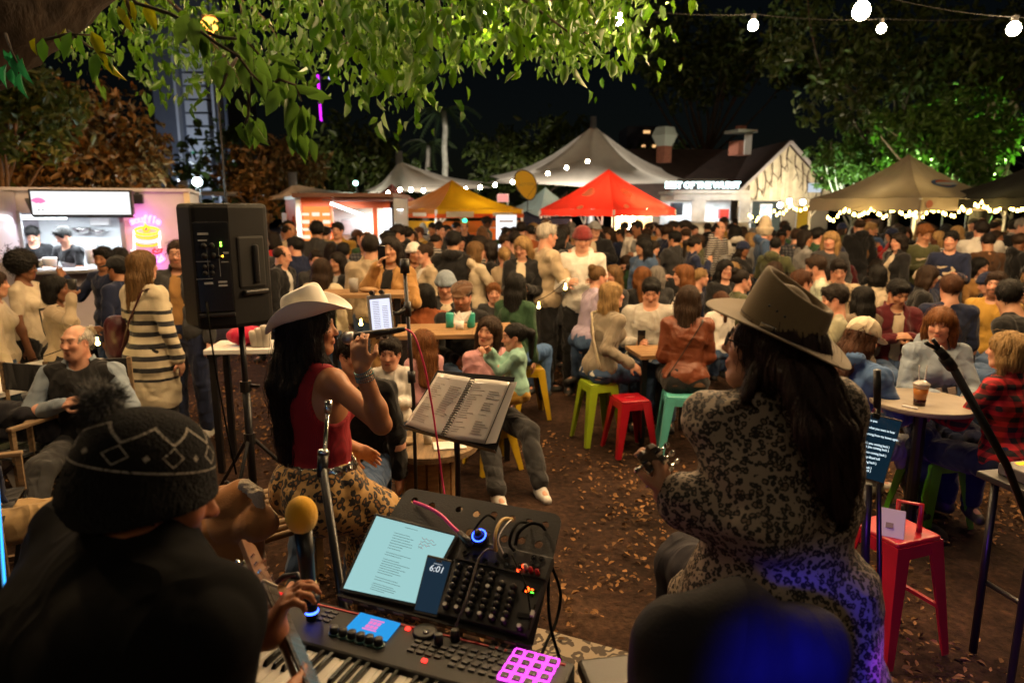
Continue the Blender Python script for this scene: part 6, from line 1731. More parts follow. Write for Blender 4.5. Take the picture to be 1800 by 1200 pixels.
 cable('thick pink cable running from a hole of the rest to the mixer', [W_(728, 882, .012), W_(750, 890, .035), W_(775, 905, .04), W_(795, 925, .035), W_(810, 938, .03)], .0052, pinkm)
 o = MB().tube([W_(808, 936, .03), W_(818, 946, .045), W_(832, 958, .05)], [.008, .010, .009], 10).build('plug', M['black'], None, True); tagit(o, 'black plug on the end of the thick pink cable', 'plug')
 for (lab, pts, r, c) in (('black cable arching from the rest into the blue ringed knob box', [(870, 912, .005), (858, 905, .05), (845, 915, .06), (832, 935, .06), (830, 950, .06)], .0032, M['cable']),
        ('tan jacketed cable arching into the mixer sockets', [(900, 912, .01), (885, 912, .055), (875, 925, .07), (870, 945, .07), (872, 968, .04)], .0048, mat('tan_rubber', (.45, .30, .10), rough=.5)),
        ('thin white wire beside the tan jacketed cable', [(900, 912, .012), (893, 918, .05), (882, 932, .06), (876, 950, .06), (885, 972, .04)], .0016, M['white']),
        ('black cable curving into the mixer left of the last cable', [(928, 918, .01), (912, 918, .055), (900, 935, .07), (896, 955, .05), (905, 968, .04)], .0042, M['cable']),
        ('thick black cable looping over the right end of the mixer', [(958, 930, .005), (950, 922, .05), (932, 920, .065), (912, 935, .07), (906, 958, .05)], .0048, M['cable']),
        ('thin grey cable hanging down across the mixer knobs', [(868, 966, .045), (855, 966, .07), (840, 985, .07), (828, 1025, .065), (815, 1065, .06), (800, 1102, .03)], .0028, mat('grey_rubber', (.10, .085, .08), rough=.5)),
        ('thin black cable crossing the right side of the mixer', [(900, 975, .045), (912, 1000, .06), (925, 1030, .06), (930, 1058, .05), (934, 1085, .02)], .0022, M['cable'])):
  cable(lab, [W_(*q) for q in pts], r, c, 'cable', 'cable')
 bx = thing('knob_box', 'small round box with a glowing blue ring plugged in above the mixer', 'wireless receiver', M4=TRAY_M @ MT(TP(844, 945, .05)))
 MB().lathe([(.023, -.012), (.024, .004), (.02, .012), (.008, .014)], 20).build('body', M['black'], bx, True); MB().lathe([(.0115, .014), (.0105, .03), (.006, .032)], 14).build('knob', M['blackmetal'], bx, True)
 rp = [Vc((.0185 * cos(a), .0185 * sin(a), .014)) for a in [2 * PI * i / 24 for i in range(25)]]; MB().tube(rp, .0018, 6, False).build('ring_light', emi('blue_ring_glow', (.02, .06, 1), 9), bx)
 # cables hanging off the right end of the rest down to the floor
 for k, (lab, pts) in enumerate((('black cable hanging from the right end of the rest in a long loop', [P(968, 990, 1.72), P(985, 1040, 1.74), P(978, 1090, 1.70), P(960, 1130, 1.62), P(950, 1155, 1.55)]), ('second black cable hanging beside the looped one', [P(965, 1000, 1.70), P(964, 1060, 1.66), P(970, 1110, 1.62), P(985, 1160, 1.6)]))): cable(lab, pts, .0045, M['cable'])
 return cable
cable = tray()
# ================================================================ microphones, stands
def tube_thing(nm, lab, cat, parts, base, group=None):
 root = thing(nm, lab, cat, base, 0, group)
 for (pn, pts, r, m) in parts: MB().tube([Vc(p) - Vc(base) for p in pts], r, 12).build(pn, m, root, True)
 return root
def yellow_mic():
 Y = 1.62; b = P(548, 1075, Y); t = P(530, 905, Y)
 ax = (t - b).normalized(); root = thing('microphone', 'black handheld microphone with a fat yellow foam windscreen and blue glowing collar', 'microphone', M4=look_matrix(b, t))
 L_ = (t - b).length
 S = Sdf(.004); S.ell((0, 0, L_ + .0), (.0405, .0405, .05)); S.cut((0, 0, -1), -(L_ - .040)); S.disp = lambda X, Y_, Z: .0005 * wobble(X, Y_, Z, 900, 2)
 link('foam_windscreen', S.mesh('foam_windscreen'), root, mat('yellow_foam', (.80, .42, .01), rough=.95, bump=.5, bscale=600, sheen=.3))
 MB().lathe([(.012, -.03), (.016, -.02), (.0165, .02), (.0175, .05), (.0195, .12), (.023, L_ - .04)], 20).build('body', mat('mic_body', (.012, .012, .013), rough=.35, metal=.2), root, True)
 MB().lathe([(.0188, .06), (.0198, .062), (.0205, .085), (.0195, .087)], 20).build('gold_band', mat('brass', (.55, .38, .15), rough=.3, metal=1), root, True)
 MB().lathe([(.0175, .0), (.0184, .002), (.0184, .005), (.0175, .007)], 20).build('blue_collar', emi('blue_collar_glow', (.03, .08, 1), 7), root, True)
 MB().ball((-.004, -.0165, .018), .0025, 8, 6).build('green_led', emi('mic_led_glow', (.05, 1, .2), 6), root)
 # small stand arm that holds it
 cl = thing('mic_clip_arm', 'black bent clip arm holding the microphone with the yellow windscreen', 'mic stand', b)
 pts = [P(545, 1048, Y), P(522, 1008, Y + .02), P(500, 1012, Y + .05), P(478, 1030, Y + .08), P(470, 1060, Y + .1), P(470, 1300, Y + .1)]
 MB().tube([p - b for p in pts], .007, 8).build('arm', M['black'], cl, True)
 MB().tube([b + ax * .03 - b, b + ax * .055 - b], .024, 14).build('clip', M['black'], cl, True)
yellow_mic()
def boom_stand():
 b = P(601, 1048, 1.95); t = P(577, 708, 2.15); q = P(566, 815, 2.08); b = q + (b - q) * (q.z / (q.z - b.z))
 tube_thing('microphone_stand', 'empty silver and black mic stand between the singer and the yellow windscreen', 'mic stand',
      [('lower_pole', [b, q], .014, M['blackmetal']), ('upper_tube', [P(567, 842, 2.07), P(571, 790, 2.10), t], .007, M['chrome']), ('clutch', [P(566, 838, 2.07), P(568, 800, 2.09)], .017, M['blackmetal']), ('clutch_ring', [P(568, 800, 2.09), P(569, 792, 2.1)], .019, M['chrome']),
    ('tip_sleeve', [P(576, 726, 2.14), P(578, 703, 2.15)], .0125, M['chrome'])], (b.x, b.y, 0))
boom_stand()
def binder_stand():
 # plane of the open binder, leaning back
 o = P(838, 790, 2.85); q = [(711, 747), (877, 786), (909, 668), (767, 655)]
 th = rad(-14); ex = Vc((cos(th), sin(th), 0)); back = Vc((-ex.y, ex.x, 0)); lean = rad(52)
 ey = (Vc((0, 0, 1)) * sin(lean) + back * cos(lean)).normalized(); n = ex.cross(ey)
 c = P(808, 716, 2.86); Mx = frame_matrix(c, ex, ey, n); Mi = Mx.inverted()
 def BP(px, py, h=0): p = Mi @ RP(px, py, c + n * h, n); p.z = h; return p
 st = thing('music_stand', 'black music stand behind the open spiral binder', 'music stand', M4=Mx)
 p4 = [BP(*v) for v in ((709, 752), (872, 795), (905, 662), (768, 650))]
 cc = sum(p4, Vc()) / 4
 MB().add([Vc((p.x, p.y, -.006)) for p in p4] + [Vc((p.x, p.y, -.003)) for p in p4], [(3, 2, 1, 0), (4, 5, 6, 7), (0, 1, 5, 4), (1, 2, 6, 5), (2, 3, 7, 6), (3, 0, 4, 7)]).build('desk', M['blackmetal'], st, bev=.001)
 MB().bar(p4[0] + Vc((0, 0, .015)), p4[1] + Vc((0, 0, .015)), .004, .045).build('lip', M['blackmetal'], st)
 foot = Mi @ Vc((c.x, c.y + .10, 0.0)); hub = BP(803, 778, -.02)
 hw = Mx @ hub;
 MB().tube([hub + Vc((0, .05, -.01)), hub, Mi @ Vc((hw.x, hw.y + .02, hw.z - .1)), Mi @ Vc((hw.x, hw.y + .02, .02))], .013, 10).build('pole', M['blackmetal'], st, True)
 MB().tube([Mi @ Vc((hw.x, hw.y + .02, hw.z - .32)), Mi @ Vc((hw.x, hw.y + .02, hw.z - .38))], .02, 10).build('collar', M['black'], st)
 for k in range(3):
  a = 2 * PI * k / 3 + .4; MB().tube([Mi @ Vc((hw.x, hw.y + .02, .3)), Mi @ Vc((hw.x + .32 * cos(a), hw.y + .02 + .32 * sin(a), .02))], .008, 6).build('leg', M['blackmetal'], st)
 bd = thing('songbook', 'open spiral bound songbook in plastic sleeves on the music stand', 'songbook', M4=Mx)
 pg = mat('page_paper', (.62, .60, .57), rough=.22, var=.05, coat=.4); sp_a, sp_b = BP(777, 770, .006), BP(832, 666, .006)
 L4 = [BP(713, 746, .006), sp_a, sp_b, BP(770, 656, .006)]; R4 = [sp_a, BP(852, 780, .006), BP(897, 672, .006), sp_b]
 rr = random.Random(2); ink = mat('songbook_ink', (.25, .24, .24)); darkp = mat('plastic_edge', (.5, .5, .5), rough=.15)
 for nm, F4, k in (('left_page', L4, 0), ('right_page', R4, 1)):
  V = []; F = []; N_ = 12
  for i in range(N_ + 1):
   for j in range(N_ + 1):
    u, v = i / N_, j / N_; p = (F4[0].lerp(F4[1], u)).lerp(F4[3].lerp(F4[2], u), v); p.z = .008 + .008 * sin(PI * (u if k == 0 else u)) + (.0025 * sin(9 * u + 7 * v) if k == 0 else .001 * sin(5 * u)); V.append(p)
  for i in range(N_):
   for j in range(N_): a = i * (N_ + 1) + j; F.append((a, a + N_ + 1, a + N_ + 2, a + 1))
  MB().add(V, F).build('page', pg, bd, True, solid=.002)
  for c_ in range(2):
   for i in range(22):
    if rr.random() < .14: continue
    v = .92 - i * .038; u0 = .08 + c_ * .46 + (.05 if k else 0); u1 = u0 + rr.uniform(.15, .36)
    if c_ == 1 and (i < 3 or (k == 0 and i > 16)): continue
    a_, b_ = [(F4[0].lerp(F4[1], u)).lerp(F4[3].lerp(F4[2], u), v) for u in (u0, u1)]
    za, zb = [.0105 + .008 * sin(PI * u) + (.0025 * sin(9 * u + 7 * v) if k == 0 else .001 * sin(5 * u)) for u in (u0, u1)]; a_.z = za; b_.z = zb
    MB().bar(a_, b_, .0006, .0022).build('text_line', ink, bd)
 for i in range(26):
  p = sp_a.lerp(sp_b, (i + .5) / 26); ring = [p + Vc((.011 * cos(t), 0, .006 + .009 * sin(t))) for t in [PI * k / 8 for k in range(9)]]; MB().tube(ring, .0022, 5).build('spiral_coil', M['black'], bd)
 MB().add([BP(*v, h) for v, h in (((852, 780), .004), ((872, 778), .003), ((909, 671), .003), ((897, 672), .004))], [(0, 1, 2, 3)]).build('loose_sheets', pg, bd, solid=.003)
 MB().bar(BP(852, 780, .013), BP(897, 672, .013), .002, .005).build('elastic_strap', M['black'], bd)
binder_stand()
def tablet_stand():
 Y = 3.75; b = P(728, 760, Y)
 tube_thing('microphone_stand', 'tall thin black stand with the small tablet clamped to it', 'mic stand', [('pole', [(b.x, b.y, 0), P(727, 700, Y), P(711, 470, Y)], .011, M['blackmetal']), ('clutch', [P(717, 555, Y), P(716, 530, Y)], .02, M['black']), ('lower_clutch', [P(724, 672, Y), P(723, 652, Y)], .022, M['black']), ('top_clip', [P(712, 480, Y), P(711, 455, Y)], .026, M['black']), ('clamp_arm', [P(716, 540, Y), P(700, 552, Y - .03), P(690, 550, Y - .03)], .014, M['black'])], (b.x, b.y, 0))
 c = P(669, 552, Y - .05); root = thing('small_tablet', 'small grey tablet with a bright page held up in front of the child', 'tablet', c, 0)
 R = MR(rad(-5), 4, 'Y') @ MR(rad(-8), 4, 'X'); root.matrix_world = MT(c) @ R
 w, h = .135, .215
 MB().box((0, 0, 0), (w, .012, h)).build('case', mat('tablet_grey', (.32, .33, .35), rough=.5), root, bev=.006)
 MB().box((.003, -.0065, -.003), (w * .80, .002, h * .80)).build('screen', emi('page_glow', (.80, .82, 1), .85), root)
 ink = mat('small_ink', (.45, .45, .5)); rr = random.Random(5)
 for i in range(16): z = .07 - i * .0095; MB().box((-.02, -.0078, z), (.036, .0006, .0025)).build('text_line', ink, root); i > 2 and MB().box((.028, -.0078, z), (.03, .0006, .0025)).build('text_line', ink, root)
 for (x, z) in ((-.035, h / 2 + .012), (.018, h / 2 + .012), (-.025, -h / 2 - .016), (.015, -h / 2 - .016)): MB().tube([(x, -.03, z), (x, .02, z)], .0125, 12).build('clamp_knob', M['black'], root, bev=.002)
 MB().box((0, .02, -h / 2 - .016), (.05, .03, .03)).build('holder', M['white'], root, bev=.004)
tablet_stand()
# sung-into microphone with pink cable
a, b = P(613, 594, 2.61), P(712, 578, 2.61)
hm = thing('microphone', 'black vocal microphone held to the singer with a pink cable end', 'microphone', M4=look_matrix(a, b))
L_ = (b - a).length
MB().lathe([(.004, -.028), (.018, -.022), (.025, -.005), (.025, .012), (.021, .024)], 18).build('grille', M['steel'], hm, True); MB().lathe([(.021, .024), (.0185, .03), (.0155, .10), (.013, .165)], 18).build('body', M['blackmetal'], hm, True); MB().lathe([(.013, .165), (.0125, .17), (.0115, .2), (.008, L_ + .0)], 14).build('plug', M['black'], hm, True)
cable('pink cable looping down from the vocal microphone past the songbook', [b, P(728, 590, 2.6), P(745, 640, 2.6), P(757, 700, 2.62), P(767, 765, 2.6), P(777, 840, 2.6), P(786, 900, 2.55), P(790, 960, 2.6)], .0042, mat('pink_cable', (.78, .05, .16), rough=.4))
# ================================================================ right-hand gear
def lyric_tablet():
 Y = 2.25
 b = P(1545, 1040, Y); root = tube_thing('tablet_stand', 'black two-tube stand behind the tablet of white lyrics', 'stand', [('front_tube', [P(1546, 1300, Y - .05), P(1546, 1040, Y), P(1543, 655, Y + .03)], .0085, M['blackmetal']), ('grip_sleeve', [P(1542, 715, Y + .03), P(1542, 650, Y + .03)], .0125, M['black']), ('rear_tube', [P(1521, 1300, Y + .02), P(1521, 960, Y + .02), P(1526, 850, Y + .02)], .015, M['blackmetal'])], (b.x, b.y, 0))
 q = [P(1498, 720, Y - .06), P(1585, 740, Y - .02), P(1548, 850, Y - .10), P(1470, 826, Y - .14)]
 ex = (q[1] - q[0]).normalized(); n = ex.cross(q[3] - q[0]).normalized(); ey = n.cross(ex); Mx = frame_matrix(q[0], ex, ey, n); Mi = Mx.inverted()
 tb = thing('lyric_tablet', 'black tablet with rows of glowing white lyrics by the woman in leopard print', 'tablet', M4=Mx)
 l = [Mi @ p for p in q]
 for p in l: p.z = 0
 def qs(nm, m, h0, h1, g, bev):
  c = sum(l, Vc()) / 4; ps = [c + (p - c) * (1 + g) for p in l]
  return MB().add([Vc((p.x, p.y, h0)) for p in ps] + [Vc((p.x, p.y, h1)) for p in ps], [(0, 1, 2, 3), (7, 6, 5, 4), (0, 4, 5, 1), (1, 5, 6, 2), (2, 6, 7, 3), (3, 7, 4, 0)]).build(nm, m, tb, bev=bev), ps
 s = 1 if n.y < 0 else -1
 qs('case', mat('tablet_rim', (.25, .22, .2), rough=.3, metal=.5), -.004, .004, .02, .003); o, ps = qs('screen', mat('lyric_glass', (.004, .007, .011), rough=.15, emit=(.006, .02, .035), estr=.6), .0042 * s, .0046 * s, -.03, 0)
 wg = emi('lyric_glow', (.75, .92, 1), 1.0)
 lines = [(.09, 'give it to you'), (.21, 'tell me what you want to hear'), (.27, "I'll do"), (.32, 'keep burning from my bones again.'), (.47, "won't you coming back )"), (.53, "won't you coming back )"), (.62, "can't you coming back )"), (.70, 'from my blood toll'), (.78, 'be coming back )'), (.87, 'coming back )'), (.92, 'coming back )')]
 e1, e2 = ps[1] - ps[0], ps[3] - ps[0]; ang = math.atan2(e1.y, e1.x)
 for v, t in lines:
  p = ps[0] + e1 * (.22 + .1 * (v > .4) - .02) + e2 * v
  text_obj('lyric_line', t, .0115, wg, tb, MT((p.x, p.y, .005 * s)) @ MR(ang, 4, 'Z') @ (MR(PI, 4, 'X') if s < 0 else Matrix.Identity(4)), .0002, 'LEFT')
 MB().box((l[0].lerp(l[1], .45) + Vc((0, .004, 0))), (.03, .02, .02)).build('clamp', M['black'], tb, bev=.004)
lyric_tablet()
def stool(name, label, cat, loc, rot, col, H=.45, W_=.25, group='tolix style metal stools', tag=True):
 root = thing(name, label, cat, loc, rot, group); w = W_ / 2
 S = Sdf(.008); S.rbox((0, 0, H - .012), (w, w, .014), None, .012); S.cut((0, 0, 1), H)
 S.rbox((0, 0, H), (.045, .012, .03), None, .008, .01, 's')
 mb = MB(); V, Q = S.raw(); me = np_mesh('seat', V, Q); link('seat', me, root, M['gloss'], col)
 for sx in (-1, 1):
  for sy in (-1, 1):
   a = Vc((sx * (w - .03), sy * (w - .03), H - .02)); b = Vc((sx * (w + .055), sy * (w + .055), 0))
   # folded sheet leg: L shaped, tapering
   d = [Vc((-sx * .075, 0, 0)), Vc((0, -sy * .075, 0)), Vc((-sx * .036, 0, 0)), Vc((0, -sy * .036, 0))]
   a2 = Vc((sx * w, sy * w, H - .02)); V = [a2, a2 + d[0], a2 + d[1], b, b + d[2], b + d[3]]
   MB().add(V, [(0, 3, 4, 1), (0, 2, 5, 3)]).build('leg', M['gloss'], root, solid=.008, col=col)
 for (sx, sy) in ((0, 1), (0, -1), (1, 0), (-1, 0)):
  c = Vc((sx * w * .99, sy * w * .99, H - .05)); MB().box(c, (.012 if sx else 2 * w - .1, .012 if sy else 2 * w - .1, .06)).build('apron', M['gloss'], root, col=col)
 if H > .55:
  for s in (-1, 1): MB().bar((s * (w + .02), -(w + .02), .22), (s * (w + .02), w + .02, .22), .018).build('footrest', M['gloss'], root, col=col)
 return root
REDP, TEALP, LIMEP, YELP = (.36, .008, .018), (.10, .42, .38), (.30, .42, .02), (.62, .40, .02)
p = P(1578, 930, 2.9);
stool('metal_stool', 'tall red metal stool with a white card holder on it beside the lyric tablet', 'stool', (p.x, p.y + .02, 0), .35, REDP, p.z, .265)
q = P(1568, 922, 2.86); root = thing('card_holder', 'folded white card standing against a red clip on the tall red stool', 'card holder', (q.x, q.y, p.z), -.5)
MB().add([(-.05, -.045, 0), (.05, -.045, 0), (.05, .05, 0), (-.05, .05, 0), (-.05, .02, .11), (.05, .02, .11)], [(0, 1, 5, 4), (3, 4, 5, 2), (0, 4, 3), (1, 2, 5), (0, 3, 2, 1)]).build('card', mat('card_white', (.6, .56, .52), rough=.6), root, bev=.003)
MB().tube([(.02, .075, 0), (.02, .08, .13), (.11, .08, .13), (.11, .075, 0)], .012, 8).build('clip', M['gloss'], root, True, col=REDP)
MB().box((-.01, -.01, .055), (.03, .004, .05), Rx(-40)).build('print', mat('card_print', (.2, .15, .13)), root)
def side_table():
 a = G(1735, 830, .86); root = thing('gear_table', 'black pipe framed table at the right edge carrying the drum machine', 'table', (a.x, a.y, 0), rad(12))
 MB().box((.45, -.22, .845), (.95, .5, .03)).build('table_top', M['black'], root, bev=.005)
 for (x, y) in ((.03, -.02), (.03, -.44), (.17, -.2), (.88, -.44)): MB().tube([(x, y, .83), (x - .015, y - .02, 0)], .017, 10).build('leg', M['blackmetal'], root, True)
 MB().tube([(.03, -.02, .35), (.03, -.44, .35)], .012, 8).build('crossbar', M['blackmetal'], root, True); MB().bar((.0, -.47, .815), (.95, -.47, .815), .03, .03).build('front_rail', M['steel'], root)
 d = thing('drum_machine', 'dark drum machine with orange and red lit buttons on the right edge table', 'drum machine', (a.x, a.y, .862), rad(12))
 MB().box((.42, -.2, .025), (.78, .36, .05)).build('case', mat('drum_case', (.07, .062, .06), rough=.45), d, bev=.006)
 og = emi('orange_pad_glow', (1, .32, .02), 2.2); rg = emi('red_grid_glow', (.8, .05, .03), .8)
 MB().box((.13, -.055, .0515), (.07, .03, .003)).build('lit_button', og, d); MB().box((.1, -.06, .0515), (.02, .02, .003)).build('lit_button', og, d)
 for i in range(4):
  for j in range(2):
   fr = MB()
   for (ox, oy, wx, wy) in ((0, .02, .05, .002), (0, -.02, .05, .002), (.025, 0, .002, .038), (-.025, 0, .002, .038)): fr.box((.12 + i * .06 + ox, -.12 - j * .06 + oy, .0512), (wx, wy, .002))
   fr.build('pad_outline', rg, d)
side_table()
b = P(1770, 818, 2.1); t = P(1632, 600, 2.0)
tube_thing('microphone_stand', 'angled black boom arm with an empty mic clip at the right', 'mic stand', [('boom_arm', [(b.x + .12, b.y, 0.0), (b.x + .12, b.y, .95), b, P(1672, 640, 2.02)], .0125, M['blackmetal']), ('swivel', [P(1673, 645, 2.02), P(1660, 628, 2.0)], .017, M['black']), ('clip', [P(1662, 628, 2.0), P(1648, 612, 2.0)], .0135, M['black']), ('clip_jaw', [P(1648, 614, 2.0), P(1627, 602, 1.99)], .006, M['black']), ('clip_jaw', [P(1650, 610, 2.0), P(1640, 596, 2.0)], .006, M['black'])], (b.x + .12, b.y, 0))
# blue stage light low at the right and LED tube at left edge
p = P(1440, 1300, .72); root = thing('stage_light', 'small black stage lamp throwing blue light low behind the leather jacket', 'stage light', p)
MB().lathe([(.04, -.02), (.042, 0), (.036, -.07), (.02, -.09)], 20, look_matrix((0, 0, 0), (-.1, .3, .12))).build('housing', M['blackmetal'], root, True)
MB().bar((0, -.08, -.02), (0, -.1, -p.z), .02).build('stand_tube', M['blackmetal'], root)
lamp('stage_beam', p + Vc((.0, .03, .0)), (.01, .012, 1), 50, .06, 'SPOT', P(1420, 1225, 1.2), rad(46), 1)
lamp('stage_beam', P(1660, 1330, 1.1), (.32, .05, 1), 22, .03, 'SPOT', P(1540, 1090, 1.62), rad(24), 1)
lamp('stage_beam', P(1700, 1330, 1.2), (.28, .06, 1), 34, .03, 'SPOT', P(1640, 1120, 2.7), rad(60), 1)
a, b = P(-14, 860, 1.35), P(10, 1180, 1.30); root = thing('led_tube', 'glowing blue light tube at the left edge behind the man in the beanie', 'light tube', M4=look_matrix(b, a))
L_ = (a - b).length; MB().lathe([(.012, 0), (.012, L_)], 14).build('tube', emi('blue_tube_glow', (.03, .32, .95), 2.2), root, True); MB().box((0, .016, L_ / 2), (.03, .006, L_)).build('backing_strip', M['blackmetal'], root)
lamp('tube_light', P(8, 1000, 1.35) + Vc((.06, 0, 0)), (.12, .5, 1), 1.0, .08)
# pale leaf-patterned mat edge on the ground
g = [G(940, 1105), G(1105, 1150), G(1110, 1330), G(900, 1330)]
mb = MB().add([Vc((v.x, v.y, .008)) for v in g], [(0, 3, 2, 1)])
o = mb.build('ground_mat', mat('mat_pattern', (.3, .25, .18), rough=.8, pattern=pat_leopard((.26, .21, .15), (.30, .25, .17), (.05, .035, .025), 16)), None, solid=.01); tagit(o, 'pale mat with a dark blotchy pattern lying beside the keyboard', 'mat')
# ================================================================ the musicians
def place(J): return J
def obj_at(nm, me, o, m, col=None): return link(nm, me, o, m, col)
def brimmed_hat(nm, o, J, ax, ay, H, bw, brim, top, m, tilt=(0, 0), band=None, z0=.06, yoff=-.014, col=None, flare=.86):
 """crown (with crease) and brim swept round the head; own frame sits on the head"""
 nT = 96; V = []; F = []; rows = []
 def row(fn):
  rows.append(len(V))
  for i in range(nT):
   a = 2 * PI * i / nT; V.append(fn(cos(a), sin(a)))
 for s in np.linspace(.02, 1, 12): row(lambda c, s_, s=s: (ax * flare * s * c, ay * flare * s * s_, H + top(c * s, s_ * s)))
 for t in np.linspace(.08, 1, 12):
  f = flare + (1 - flare) * (t ** .8); zz = lambda c, s_, t=t: (H + top(c, s_) - .004 * 0) * (1 - t) ** 1.0
  row(lambda c, s_, t=t, f=f, zz=zz: (ax * f * c * (1 + .03 * sin(PI * t) ** .5), ay * f * s_ * (1 + .03 * sin(PI * t) ** .5), zz(c, s_)))
 ncrown = len(rows)
 for t in np.linspace(.06, 1, 14): row(lambda c, s_, t=t: ((ax + bw * t * (1.0 if abs(s_) < 2 else 1)) * c, (ay + bw * t) * s_, brim(c, s_, t)))
 for r in range(len(rows) - 1):
  for i in range(nT):
   j = (i + 1) % nT; F.append((rows[r] + i, rows[r] + j, rows[r + 1] + j, rows[r + 1] + i))
 F.append(tuple(range(nT - 1, -1, -1)))
 Mh = J.headM @ MT((0, yoff, z0)) @ MR(rad(tilt[0]), 4, 'X') @ MR(rad(tilt[1]), 4, 'Y')
 hat = MB().add(V, F).build(nm, m, o, True, col=col, M4=Mh, solid=.0045, sub=1)
 if band:
  pts = [Vc((ax * 1.012 * cos(a), ay * 1.012 * sin(a), .012)) for a in [2 * PI * i / 48 for i in range(49)]]
  mb = MB(); nb = 49; VV = []; FF = []
  for p in pts: VV += [p + Vc((0, 0, -.010)), p * 1.02 + Vc((0, 0, 0)), p + Vc((0, 0, .010))]
  for i in range(48):
   for q in (0, 1): FF.append((3 * i + q, 3 * i + 3 + q, 3 * i + 4 + q, 3 * i + 1 + q))
  b = mb.add(VV, FF).build('hatband', band, hat, True)
  return hat, Mh
 return hat, Mh
def singer():
 J = pose(1.72, 'f', P(575, 845, 2.75).z - .096, lean=0, side=-5, head=(-40, 4, 0), aR=('ik', P(636, 646, 2.50), (.8, -.25, -1)), aL='knee', loc=(P(566, 845, 2.75).x, 2.75, 0), rot=-44, hdR=(-.12, .03, 1),
    legs=((.12, 1, -.80, .02, .10, -1), (.2, 1, -.85, .0, .05, -1)), bulk=1.2)
 skin = (.40, .175, .085)
 Ri = Rz(44)
 me = body_mesh(J, .006, curlR=.52, gripR=Ri @ Vc((.1, 1, 0)), brow=.12)
 o = link('person', me, None, M['skin'], skin); o.location = J.loc; o.rotation_euler.z = rad(J.rot)
 tagit(o, 'woman in white cowboy hat and red top singing into a microphone', 'person')
 # red tank top cut away round the shoulder blades
 S = Sdf(.006); torso(S, J, .007, .05); S.cut(-J.U, -(J.pel + J.U * .02).dot(J.U))
 for q, sg in ((J.shL, -1), (J.shR, 1)): S.ell(q + J.X * sg * .035 - J.U * .045, (.088, .16, .135), J.T, .015, 's')
 S.ell(J.neck + J.U * .05 + J.Y * .05, (.085, .11, .09), J.T, .012, 's'); S.disp = fold(J, .0035, 40, 2)
 link('tank_top', S.mesh('tank_top'), o, mat('red_rib', (.34, .008, .018), rough=.8, pattern=pat_ribs(.3, 55, 0), bump=.15, bscale=200, wr=.25))
 # leopard skirt
 S = Sdf(.007); S.ell(J.pel + Vc((0, -.02, .0)), (.182, .145, .12), None, .05)
 for s in 'RL':
  hp, kn, an = getattr(J, 'hip' + s), getattr(J, 'kn' + s), getattr(J, 'an' + s)
  S.ell(hp + Vc((0, -.05, -.04)), (.115, .125, .11), None, .06); S.cone(hp, kn, .115, .095, .09); S.cone(kn, an + Vc((0, .0, .05)), .1, .12, .08)
 kc = (J.knL + J.knR) / 2; S.cone(J.pel, kc, .12, .09, .08); S.cone(kc, (J.anL + J.anR) / 2 + Vc((0, 0, .08)), .10, .13, .08)
 S.disp = fold(J, .012, 26, 8); S.cut(J.U, (J.pel + J.U * .085).dot(J.U))
 link('skirt', S.mesh('skirt'), o, mat('leopard_gold', rough=.7, pattern=pat_leopard((.42, .24, .07), (.26, .11, .02), (.008, .005, .004), 30), bump=.1, bscale=200, sheen=.1))
 [link('boot', shoe_mesh(J, .008, s), o, M['shoe'], (.06, .03, .015)) for s in 'RL']
 # belt with big silver conchos
 belt = MB(); c0 = J.pel + J.U * .075; pts = [c0 + J.X * .178 * cos(a) + J.Y * (.118 * sin(a)) for a in [2 * PI * i / 40 for i in range(41)]]
 VV = []; FF = []
 for p in pts: VV += [p - J.U * .022, p + (p - c0).normalized() * .004, p + J.U * .022]
 for i in range(40):
  for q in (0, 1): FF.append((3 * i + q, 3 * i + 3 + q, 3 * i + 4 + q, 3 * i + 1 + q))
 b = belt.add(VV, FF).build('belt', M['leather'], o, True, col=(.02, .015, .012), solid=.003)
 for i in range(12):
  a = 2 * PI * (i + .5) / 12; p = c0 + J.X * .184 * cos(a) + J.Y * .124 * sin(a); n = (J.X * cos(a) / .178 + J.Y * sin(a) / .118).normalized()
  MB().lathe([(.030, 0), (.031, .003), (.026, .006), (.021, .004), (.018, .008), (.009, .009), (.006, .013), (.001, .014)], 20, look_matrix(p, p + n)).build('concho', M['chrome'], b, True)
 # bracelets, ring, earring
 d = (J.wrR - J.elR).normalized(); rr = random.Random(1)
 for i, c in enumerate(((.25, .5, .55), (.5, .45, .35), (.06, .25, .3), (.45, .42, .4), (.3, .3, .3))):
  q = J.wrR - d * (.012 + .009 * i); Mx = look_matrix(q, q + d); R = .0315 + .0008 * i
  mb = MB()
  for k in range(26): a = 2 * PI * k / 26; mb.ball(Mx @ Vc((R * cos(a), R * sin(a), .002 * sin(a * 2 + i))), .0036, 6, 4)
  mb.build('bracelet', mat('beads%d' % i, c, rough=.25, metal=.6), o, True)['kind'] = 'stuff'
 # hair: long, black, falling down the back
 S = Sdf(.006); A = lambda x, y, z: J.headM @ Vc((x, y, z)); R = J.Rh
 S.ell(A(0, -.02, .03), (.088, .105, .10), R, .02)
 nk = J.neck; bk = lambda u, y, x: J.pel + J.U * u + J.Y * y + J.X * x
 for s in (-1, 1):
  S.cone(A(s * .068, -.02, .02), A(s * .076, -.03, -.09), .028, .028, .04); S.cone(A(s * .076, -.03, -.09), bk(.42, -.10, -.02 + s * .05), .028, .030, .04)
 S.cone(A(0, -.075, .02), bk(.44, -.115, -.02), .062, .06, .05)
 for x, lo in ((-.09, .10), (-.05, .06), (-.01, .12), (.03, .22)): S.cone(bk(.42, -.105, x), bk(lo, -.112, x * .8 - .03), .034, .014, .035)
 S.cone(A(.07, .01, -.05), bk(.38, .06, .10), .028, .026, .03)
